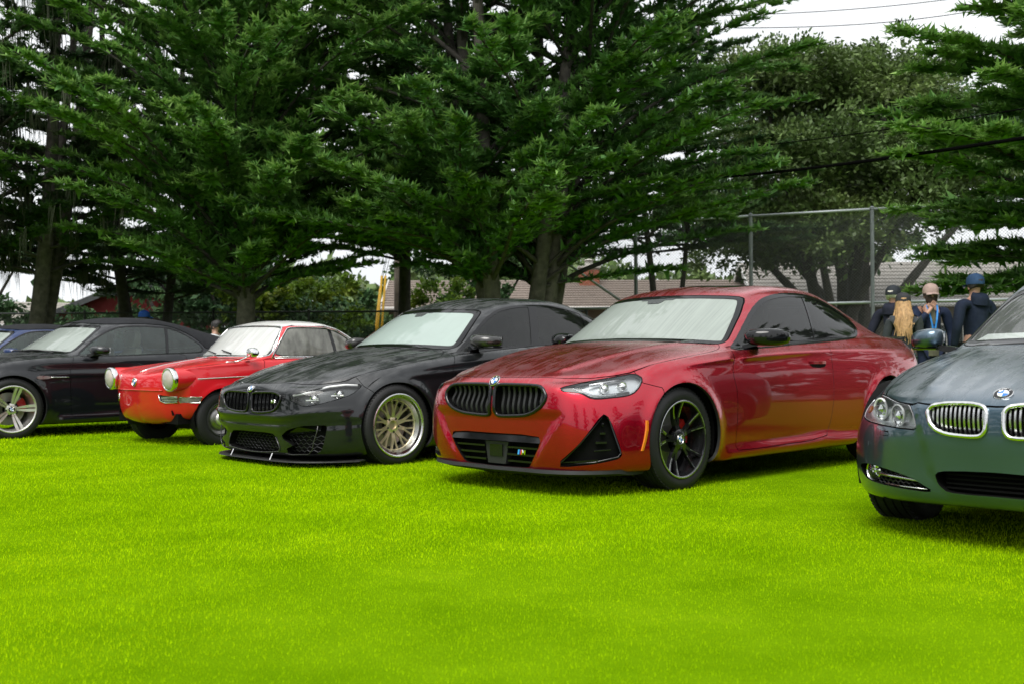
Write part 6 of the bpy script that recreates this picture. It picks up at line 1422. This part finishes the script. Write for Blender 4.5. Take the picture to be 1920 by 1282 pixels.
def house(label, cx, cy, rz, L, D, eave, ridge, wallc, roofc, trimc, name='house', chimney=None, windows=(), over=.35):
    """gabled house, ridge along its local x; shingle courses as real steps"""
    root = empty(name, (cx, cy, 0), rz, label, 'house')
    wm = simple(name + '_wall_' + str(len(bpy.data.materials)), wallc, .85, var=.15, scale=3, bump=.2); rm = roof_mat('roof_shingle_' + str(len(bpy.data.materials)), roofc); tm = simple('trim_' + str(len(bpy.data.materials)), trimc, .6)
    b = MB(); sec = lambda x: [(x, -D/2, 0), (x, D/2, 0), (x, D/2, eave), (x, 0, ridge-.05), (x, -D/2, eave)]
    b.loft([sec(-L/2), sec(L/2)]); b.build('wall', wm, root)
    ro = MB(); nC = 12; sl = (ridge-eave)/(D/2)
    for sg in (-1, 1):
        for k in range(nC):
            y0, y1 = D/2+over - (D/2+over)*k/nC, D/2+over - (D/2+over)*(k+1)/nC
            z0, z1 = ridge - sl*y0, ridge - sl*y1
            ro.loft([[(x, sg*y0, z0+.05), (x, sg*y0, z0+.01), (x, sg*y1, z1+.0), (x, sg*y1, z1+.015)] for x in (-L/2-over, L/2+over)])
    rf = ro.build('roof', rm, root)
    for sg in (-1, 1):
        q = MB(); q.tube([(-L/2-over, sg*(D/2+over+.05), eave-sl*over), (L/2+over, sg*(D/2+over+.05), eave-sl*over)], .07, 6); q.build('gutter', tm, root)
        for x in (-L/2-over, L/2+over):
            q = MB(); q.loft([[(x-.03, sg*(D/2+over), eave-sl*over-.16), (x+.03, sg*(D/2+over), eave-sl*over-.16), (x+.03, sg*(D/2+over), eave-sl*over+.06), (x-.03, sg*(D/2+over), eave-sl*over+.06)], [(x-.03, 0, ridge-.16), (x+.03, 0, ridge-.16), (x+.03, 0, ridge+.06), (x-.03, 0, ridge+.06)]]); q.build('barge_board', tm, root)
    if chimney:
        x, y, w_, zt = chimney; br = simple('chimney_brick', (.30, .10, .06), .9, var=.3, scale=20); ch = MB(); ch.box((x, y, (ridge-.6+zt)/2), (w_*.96, w_*.66, zt-ridge+.6)); co = ch.build('chimney', simple('mortar', (.35, .32, .28), .95), rf)
        # brick faces in running bond
        bh = .085; base = None
        for r_ in range(int((zt-ridge+.55)/bh)):
            for k in range(-1, 5):
                x0 = x - w_/2 + (k + .5*(r_ % 2))*w_/4; xa, xb = max(x0+.008, x-w_/2), min(x0+w_/4-.008, x+w_/2)
                if xb - xa < .03: continue
                q = MB(); z = ridge-.55+r_*bh; q.box(((xa+xb)/2, y, z+bh/2), (xb-xa, w_*.70, bh-.014)); q.build('brick', br, co)
        q = MB(); q.box((x, y, zt+.04), (w_*1.12, w_*.85, .08)); q.lathe([(w_*.22, zt+.08), (w_*.2, zt+.32), (w_*.3, zt+.34), (.001, zt+.42)], 12, c=(x, y, 0)); q.build('chimney_cap', tm, co)
    for (x, z, w_, h_) in windows:
        q = MB(); y = -D/2-.012
        for X, W in ((x-w_/2, .08), (x+w_/2, .08)): q.box((X, y, z), (W, .07, h_+.1))
        for Z in (z-h_/2, z+h_/2): q.box((x, y-.002, Z), (w_+.12, .07, .08))
        q.box((x, y, z), (.05, .05, h_)); fr = q.build('window', tm, root)
        g = MB(); g.box((x, y+.008, z), (w_, .01, h_)); g.build('pane', simple('window_pane_' + str(len(bpy.data.materials)), (.03, .035, .04), .08, coat=.5), fr)
    return root
def built():
    X, Y = at(1455, 45); house('long house with weathered brown shingle roof and brick chimney behind the big cypress', at(1120, 45)[0], 47, .02, 17, 7, 2.9, 4.15, (.25, .19, .14), (.155, .125, .105), (.45, .43, .4), chimney=(-.25, -.6, .85, 4.62), windows=((-5, 1.6, 1.4, 1.1), (3, 1.6, 1.4, 1.1)))
    house('house with pale grey shingle roof behind the standing people', at(1690, 43)[0], 45.5, -.04, 11, 7, 2.95, 4.75, (.16, .13, .10), (.25, .235, .215), (.5, .5, .48), windows=((-2.5, 1.5, 1.3, 1.1), (1.5, 1.5, 1.3, 1.1)))
    house('dark red barn with a grey roof, partly hidden by cypress trunks', at(112, 40)[0] + 1.0, 43.2, math.radians(118), 9, 6.2, 2.35, 3.75, (.23, .028, .028), (.30, .28, .26), (.09, .095, .10), name='barn')
    house('low pale house just visible left of the lichen-hung cypress', at(-40, 44)[0], 47, .5, 8, 6, 2.3, 3.3, (.4, .38, .34), (.30, .28, .25), (.5, .5, .5))
    # netting fences: tall one on the right, head-high one along the whole far side
    p = [at(1030, 26.3), at(1193, 25.6), at(1409, 24.6), at(1637, 23.5), at(1960, 22.2)]
    fence('tall_fence', 'tall chain-link fence with grey posts behind the crimson coupe', p, 4.02, 4.0, (4.02, 2.0), galv, .0034, .068, .044, brace=[((*at(1062, 24.3), 2.95), (*at(1176, 25.4), 2.05))])
    fence('low_fence', 'head-high dark chain-link fence running behind all the cars', [at(-80, 26.5), at(400, 26.2), at(760, 25.9), at(1100, 26.2)], 1.95, 3.0, (1.95,), darksteel, .0036, .07, .03)
    # pole, its yellow guards, wires
    wood = simple('grey_pole_wood', (.20, .17, .145), .9, var=.35, scale=5, bump=.5, bscale=18); yel = simple('yellow_guard', (.72, .42, .02), .5)
    x, y = at(748, 31); r = empty('utility_pole', (x, y, 0), 0, 'grey wooden utility pole right of the yellow guards', 'pole')
    q = MB(); q.tube([(0, 0, -.1), (0, 0, 4), (0, 0, 9.6)], [.145, .13, .10], 12); q.build('pole_shaft', wood, r, smooth=True)
    q = MB(); q.box((0, 0, 9.1), (2.4, .1, .13)); q.build('cross_arm', wood, r)
    for i, (u0, u1, v1, lab) in enumerate(((697, 713, 540, 'shorter yellow guy-wire guard, leftmost of the three'), (703, 716, 516, 'tall yellow guy-wire guard between two others'), (711, 723, 516, 'tall yellow guy-wire guard nearest the grey pole'))):
        a, b = Vector(at(u0, 29.5, 640)), Vector(at(u1, 30.2, v1)); rt = empty('pole_guard', a, 0, lab, 'guard', 'yellow guards by the utility pole')
        q = MB(); q.tube([(0, 0, -.6), b-a], .032, 8); q.build('guard_tube', yel, rt, smooth=True)
        q = MB(); q.tube([b-a, (b-a)*1.0 + Vector((.9, .4, 4.2))], .008, 5); q.build('guy_wire', darksteel, rt)
    cab = simple('cable_black', (.004, .004, .004), .8, spec=0)
    for (u0, v0, u1, v1, d0, d1, rad, lab) in ((1000, 341, 2100, 275, 30, 11.5, .024, 'thick black overhead cable crossing the oak'), (1000, 290, 2100, 219, 30, 11.5, .008, 'thin overhead wire above the thick black cable'), (1380, 67, 2100, -12, 31, 28, .012, 'upper thin overhead wire against the white sky'), (1300, 44, 2200, -50, 33, 29, .012, 'highest thin overhead wire at the top of the sky')):
        a, b = Vector(at(u0, d0, v0)), Vector(at(u1, d1, v1)); q = MB()
        q.tube([a.lerp(b, t) - Vector((0, 0, .35*math.sin(PI*t))) + Vector((0, 0, .20)) for t in np.linspace(0, 1, 15)], rad, 6); tag(q.build('overhead_cable', cab), lab, 'cable', 'overhead cables')
    # shaded shrubs along the fence foot
    rng = np.random.default_rng(9)
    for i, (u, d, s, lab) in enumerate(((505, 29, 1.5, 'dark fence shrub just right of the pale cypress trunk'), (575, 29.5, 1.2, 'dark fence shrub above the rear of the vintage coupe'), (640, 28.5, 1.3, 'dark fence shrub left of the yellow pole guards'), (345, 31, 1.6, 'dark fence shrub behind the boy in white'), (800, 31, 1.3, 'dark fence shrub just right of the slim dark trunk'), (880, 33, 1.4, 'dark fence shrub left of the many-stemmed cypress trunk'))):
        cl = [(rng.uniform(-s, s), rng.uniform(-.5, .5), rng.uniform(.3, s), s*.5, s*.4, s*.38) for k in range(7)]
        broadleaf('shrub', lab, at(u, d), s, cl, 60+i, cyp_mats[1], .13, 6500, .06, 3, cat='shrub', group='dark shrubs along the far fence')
# ------------------------------------------------------------------ people
skin_m = simple('skin', (.42, .24, .17), .5, var=.06, scale=20); skin2 = simple('skin_tan', (.34, .19, .13), .5, var=.06, scale=20)
def skinned(name, chain, m, parent, sub=2):
    """chain: dict joint -> (pos, radius, parent joint); grown into one smooth surface"""
    ks = list(chain); me = bpy.data.meshes.new(name); me.from_pydata([chain[k][0] for k in ks], [(ks.index(chain[k][2]), i) for i, k in enumerate(ks) if chain[k][2]], [])
    o = bpy.data.objects.new(name, me); C.objects.link(o)
    sm = o.modifiers.new('skin', 'SKIN'); sm.use_smooth_shade = True
    o.modifiers.new('sub', 'SUBSURF').levels = sub
    for i, k in enumerate(ks):
        r = chain[k][1]; r = r if isinstance(r, tuple) else (r, r); me.skin_vertices[0].data[i].radius = r; me.skin_vertices[0].data[i].use_root = (i == 0)
    dg = bpy.context.evaluated_depsgraph_get(); new = bpy.data.meshes.new_from_object(o.evaluated_get(dg)); bpy.data.objects.remove(o)
    new.name = name; new.materials.clear(); new.materials.append(m); new.polygons.foreach_set('use_smooth', [True]*len(new.polygons))
    n = bpy.data.objects.new(name, new); link(n, parent); return n
def person(label, pos, face, h=1.75, top=(.02, .025, .05), legs=(.02, .025, .05), sk=None, hair=None, hairlen=0, cap=None, hood=False, beard=False, arms=('down', 'down'), shirt=None, lanyard=False, slim=1.0, group='people standing behind the cars', brim=0):
    """x forward, y left; pose by joints"""
    k = h/1.75; root = empty('person', (*pos, 0), face, label, 'person', group); sk = sk or skin_m
    def J(x, y, z): return Vector((x*k, y*k, z*k))
    cloth = lambda nm, c, r=.85: simple(nm + '_' + str(len(bpy.data.materials)), c, r, var=.2, scale=12, bump=.35, bscale=40, spec=.25)
    sh = .185*slim; b = {}
    b['pelvis'] = (J(0, 0, .95), (.125*k*slim, .10*k), None); b['waist'] = (J(0, 0, 1.10), (.115*k*slim, .085*k), 'pelvis'); b['chest'] = (J(.005, 0, 1.30), (.135*k*slim, .095*k), 'waist'); b['neck0'] = (J(-.01, 0, 1.45), .06*k, 'chest'); b['neck'] = (J(.0, 0, 1.52), .05*k, 'neck0')
    b['skull'] = (J(.012, 0, 1.60), (.070*k, .080*k), 'neck'); b['crown'] = (J(.005, 0, 1.69), (.066*k, .078*k), 'skull')
    ends = {}
    for s, sg, mode in (('l', 1, arms[0]), ('r', -1, arms[1])):
        b['sh'+s] = (J(0, sg*sh, 1.42), .062*k, 'neck0')
        if mode == 'down': el, wr, hd = J(-.03, sg*(sh+.075), 1.14), J(.05, sg*(sh+.07), .90), J(.08, sg*(sh+.05), .80)
        elif mode == 'mouth': el, wr, hd = J(.14, sg*(sh+.09), 1.16), J(.20, sg*.085, 1.40), J(.155, sg*.03, 1.475)
        elif mode == 'pocket': el, wr, hd = J(-.08, sg*(sh+.10), 1.14), J(.06, sg*(sh+.02), .96), J(.10, sg*(sh-.02), .90)
        elif mode == 'front': el, wr, hd = J(.02, sg*(sh+.07), 1.13), J(.22, sg*(sh-.05), 1.10), J(.30, sg*(sh-.10), 1.12)
        b['el'+s] = (el, .040*k, 'sh'+s); b['wr'+s] = (wr, .027*k, 'el'+s); b['pa'+s] = (hd, (.034*k, .018*k), 'wr'+s)
        b['hip'+s] = (J(0, sg*.09, .88), .085*k, 'pelvis'); b['kn'+s] = (J(.02, sg*.10, .49), .058*k, 'hip'+s); b['an'+s] = (J(-.01, sg*.105, .09), .038*k, 'kn'+s); b['to'+s] = (J(.14, sg*.12, .04), (.042*k, .03*k), 'an'+s)
        ends[s] = (wr, hd, sg)
    body = skinned('body', b, sk, root)
    # fingers and thumbs, bent a little
    for s, (wr, hd, sg) in ends.items():
        d = (hd-wr).normalized(); side = d.cross(Vector((1, 0, 0)) if abs(d.x) < .8 else Vector((0, 0, 1))).normalized(); nrm = side.cross(d); q = MB()
        for i, (off, ln) in enumerate(((-.027, .062), (-.009, .072), (.009, .068), (.027, .052))):
            p = hd + side*off*k + d*.01*k; q.tube([p, p + d*ln*.45*k + nrm*.006*k, p + d*ln*.8*k + nrm*.02*k, p + d*ln*.95*k + nrm*.035*k], [.009*k, .0085*k, .008*k, .006*k], 6)
        p = wr.lerp(hd, .55) - side*.03*k; q.tube([p, p - side*.025*k + d*.03*k + nrm*.012*k, p - side*.022*k + d*.055*k + nrm*.02*k], [.011*k, .010*k, .007*k], 6)
        f = q.build('fingers', sk, body, smooth=True)
    # face
    q = MB(); hz = 1.635
    q.loft([[J(.085, -.008, hz+.018), J(.085, .008, hz+.018), J(.088, 0, hz+.02)], [J(.105, -.016, hz-.022), J(.105, .016, hz-.022), J(.118, 0, hz-.016)], [J(.088, -.012, hz-.034), J(.088, .012, hz-.034), J(.098, 0, hz-.036)]]); q.build('nose', sk, body, smooth=50)
    for sg in (1, -1):
        q = MB(); q.loft([oval(0, .012*k*t, -.012*k*t, -.028*k*t, .03*k*t, 1) for t in (1, 1)][:1] + [oval(.012*k, .018*k, -.016*k, -.03*k, .034*k, 1)]); e = q.build('ear', sk, body, smooth=60); e.location = J(.0, .074*sg, hz-.012) if sg > 0 else J(0, -.086, hz-.012)
        q = MB(); q.lathe([(.0095*k, 0), (.007*k, .004*k), (.0005, .006*k)], 8, 'x', c=tuple(J(.083, .031*sg, hz+.012))); q.build('eye', simple('eye_dark_' + str(len(bpy.data.materials)), (.03, .02, .015), .2), body)
    q = MB(); q.box(J(.090, 0, hz-.062), (.006*k, .045*k, .008*k)); q.build('mouth', simple('lip_' + str(len(bpy.data.materials)), (.25, .09, .08), .5), body)
    # clothes
    jm = cloth('jacket', top); t = {}
    t['hem'] = (J(0, 0, .86), (.165*k*slim, .125*k), None); t['waist'] = (J(0, 0, 1.06), (.150*k*slim, .115*k), 'hem'); t['chest'] = (J(.005, 0, 1.28), (.170*k*slim, .128*k), 'waist'); t['yoke'] = (J(-.01, 0, 1.43), (.115*k, .085*k), 'chest'); t['collar'] = (J(-.01, 0, 1.485), .068*k, 'yoke')
    for s, (wr, hd, sg) in ends.items():
        t['sh'+s] = (b['sh'+s][0], .082*k, 'yoke'); t['el'+s] = (b['el'+s][0], .060*k, 'sh'+s); t['wr'+s] = (wr, .044*k, 'el'+s)
    skinned('jacket', t, jm, root)
    lm = cloth('trousers', legs); t = {'p': (J(0, 0, .93), (.135*k*slim, .11*k), None)}
    for s in 'lr': t['h'+s] = (b['hip'+s][0], .10*k, 'p'); t['k'+s] = (b['kn'+s][0], .075*k, 'h'+s); t['a'+s] = (b['an'+s][0] + Vector((0, 0, .02)), .062*k, 'k'+s)
    skinned('trousers', t, lm, root)
    for sg in (1, -1):
        q = MB(); q.loft([oval(.105*sg*k + (.05*k if sg > 0 else 0)*0 + w_*k, .20*k, -.08*k, 0, hh*k, 1) for w_, hh in ((-.05, .03), (-.02, .085), (.02, .085), (.05, .03))]); q.build('shoe', cloth('shoe', (.03, .028, .026), .5), root, smooth=60)
    if shirt:   # open front showing the shirt
        q = MB(); sm = cloth('shirt', shirt); rings = []
        for z, w_, x in ((.84, .085, .142), (.95, .08, .140), (1.06, .075, .132), (1.2, .07, .142), (1.32, .06, .142), (1.42, .04, .10), (1.47, .03, .07)): rings.append([J(x-.03, -w_*1.1, z), J(x, -w_*.6, z), J(x+.006, 0, z), J(x, w_*.6, z), J(x-.03, w_*1.1, z), J(x-.06, 0, z)])
        q.loft(rings); q.build('shirt', sm, root, smooth=60)
    if lanyard:
        lb = simple('lanyard_blue', (.02, .22, .62), .6); q = MB()
        for sg in (1, -1): q.loft([[J(x-.0, y*sg-.011, z), J(x-.0, y*sg+.011, z), J(x+.004, y*sg+.011, z), J(x+.004, y*sg-.011, z)] for x, y, z in ((.05, .065, 1.50), (.115, .055, 1.42), (.150, .035, 1.30), (.152, .006, 1.14))])
        q.build('lanyard', lb, root); q = MB(); q.box(J(.156, 0, 1.045), (.005, .09*k, .19*k)); bd = q.build('badge', simple('badge_white', (.75, .75, .73), .4), root)
        q = MB(); q.box(J(.160, 0, 1.09), (.002, .07*k, .035*k), mi=0); q.box(J(.160, -.01, 1.02), (.002, .04*k, .04*k), mi=1); q.box(J(.160, .0, .97), (.002, .06*k, .018*k), mi=2); q.build('badge_print', [simple('print_yellow', (.6, .45, .1), .5), simple('print_grey', (.25, .25, .27), .5), simple('print_dark', (.05, .05, .06), .5)], bd)
    if hood:
        q = MB(); q.loft([[J(-.06 + .085*math.cos(a)*1.0 - .03, .115*math.sin(a), z + .03*math.cos(a)) for a in np.linspace(0, 2*PI, 17)[:-1]] for z in (1.42, 1.46, 1.50)] + [[J(-.06 + .07*math.cos(a) - .03, .095*math.sin(a), 1.535 + .03*math.cos(a)) for a in np.linspace(0, 2*PI, 17)[:-1]]]); q.build('hood', jm, root, smooth=60)
    if hair:
        hm = simple('hair_' + str(len(bpy.data.materials)), hair, .55, var=.35, scale=30, bump=.6, bscale=120); q = MB(); zt = 1.755
        q.loft([[J(-.012 + rx*math.cos(a) - (.01 if math.cos(a) < 0 else -.0), ry*math.sin(a), z - .035*math.cos(a)*(1 if z < 1.7 else .3)) for a in np.linspace(0, 2*PI, 21)[:-1]] for z, rx, ry in ((1.60, .085, .086), (1.655, .101, .093), (1.70, .099, .088), (1.735, .075, .066), (1.752, .035, .03), (zt, .004, .004))])
        if hairlen:
            rng_h = np.random.default_rng(4)
            for i in range(40):
                a = PI*.5 + PI*1.0*i/39; x, y = -.015+.095*math.cos(a), .09*math.sin(a); L = hairlen*(1+.12*math.sin(i*2.1)); o = Vector((0, 0, 0))
                w_ = rng_h.normal(0, .012); q.tube([J(x*.9, y*.9, 1.70), J(x*1.02-.01, y*1.02, 1.58), J(x*1.1-.03+w_, y*1.15+w_, 1.47), J(x*1.15-.05, y*1.2-w_, 1.36), J(x*1.05-.06, y*.95+w_*2, 1.56-L*rng_h.uniform(.75, 1.1))], [.016*k, .018*k, .017*k, .014*k, .004*k], 5)
        q.build('hair', hm, body, smooth=60)
    if beard:
        q = MB(); q.loft([[J(.0+r*.085*math.cos(a)+.012, r*.076*math.sin(a), z) for a in np.linspace(-1.35, 1.35, 13)] + [J(.0+r*.065*math.cos(a)+.012, r*.066*math.sin(a), z) for a in np.linspace(1.35, -1.35, 13)] for z, r in ((1.525, .75), (1.545, .98), (1.575, 1.05), (1.60, 1.02))]); q.build('beard', simple('beard_brown', (.05, .03, .02), .8, bump=.6, bscale=150), body, smooth=50)
    if cap:
        cm = cloth('cap', cap, .8); q = MB(); c0 = J(.0, 0, 0)
        q.loft([[J(-.008 + rx*math.cos(a), ry*math.sin(a), z) for a in np.linspace(0, 2*PI, 25)[:-1]] for z, rx, ry in ((1.655, .113, .101), (1.69, .115, .102), (1.735, .107, .096), (1.772, .076, .068), (1.79, .034, .03), (1.795, .006, .006))])
        co = q.build('cap', cm, body, smooth=60)
        q = MB(); q.loft([[J(.085+.085*t*math.cos(u)+.0, .082*math.sin(u), 1.668-.022*t - .01*abs(math.sin(u))+dz) for u in np.linspace(-1.35, 1.35, 11)] for t, dz in ((.0, .0), (.5, .004), (1, .0), (1, -.006), (.5, -.004), (0, -.008))]); q.build('brim', cm, co, smooth=60)
        if brim:
            q = MB(); q.lathe([(.022*k, 0), (.02*k, .003), (.001, .004)], 10, 'x', c=(0, 0, 0)); bo = q.build('cap_patch', simple('patch_' + str(len(bpy.data.materials)), (.5, .2, .22), .6), co); bo.location = J(-.109, 0, 1.71); bo.rotation_euler = (0, 0, PI)
    return root
def people():
    d = 14.2
    person('older man with white hair in dark hooded jacket and dark cap, turned away', at(1676, d+.5), math.radians(50), 1.76, (.012, .014, .026), (.03, .03, .035), hair=(.62, .58, .52), cap=(.022, .026, .032), hood=True, arms=('pocket', 'pocket'), slim=1.06)
    person('woman with long blonde hair, dark cap and grey jacket, seen from behind', at(1694, d-.6), math.radians(75), 1.60, (.035, .040, .045), (.03, .05, .045), hair=(.42, .25, .11), hairlen=.42, cap=(.03, .031, .034), arms=('front', 'front'), slim=.88)
    person('bearded man in tan cap and navy cardigan, hand at his mouth, blue lanyard and badge', at(1746, d+.3), math.radians(-97), 1.77, (.012, .020, .048), (.012, .018, .045), hair=(.04, .025, .02), cap=(.36, .26, .23), beard=True, shirt=(.085, .085, .055), lanyard=True, arms=('down', 'mouth'))
    person('man in blue baseball cap and navy hooded sweatshirt, seen from behind', at(1829, d-.2), math.radians(105), 1.86, (.008, .014, .030), (.02, .02, .025), hair=(.015, .012, .01), cap=(.02, .05, .11), hood=True, brim=1, slim=1.08)
    person('man in bright blue cap and teal top behind the black convertible', at(271, 21.5), math.radians(20), 1.76, (.01, .08, .10), (.03, .03, .04), hair=(.02, .015, .012), cap=(.01, .05, .22), group='people beyond the convertible')
    person('dark-haired person beside the man in the bright blue cap', at(289, 21.9), math.radians(-150), 1.66, (.05, .04, .04), (.03, .03, .04), hair=(.03, .02, .015), group='people beyond the convertible')
    person('dark-haired boy in white shirt near the roof of the vintage coupe', at(404, 17.5), math.radians(170), 1.46, (.62, .64, .66), (.05, .06, .10), hair=(.012, .01, .01), sk=skin2, slim=.85, arms=('front', 'front'), group='people beyond the convertible')
import time
T0 = time.time()
def lap(s): print('LAP', s, round(time.time()-T0, 1))
ground(); grass(); lap('grass')
plant(); built(); lap("built"); people(); lap('trees')
build_red(); build_m3(); build_e90(); build_700()
bk = paint('black_sapphire_paint', (.0055, .0065, .0095), metal=.2, wet=.8, flake=False, dark=.9)
build_convertible((-5.94912, 12.20638, -2.35847), 'black convertible with black fabric roof and silver five-spoke wheels', bk)
build_convertible((-7.95, 14.4, -2.35), 'blue convertible with black fabric roof, mostly hidden behind the black convertible', paint('blue_paint', (.004, .022, .10), metal=.2, wet=.8, flake=False, dark=.9), step=.065)
lap('cars')
print('TRIS', sum(len(o.data.polygons)*(2 if o.data.polygons and o.data.polygons[0].loop_total == 4 else 1) for o in sc.objects if o.type == 'MESH' and len(o.data.polygons)))
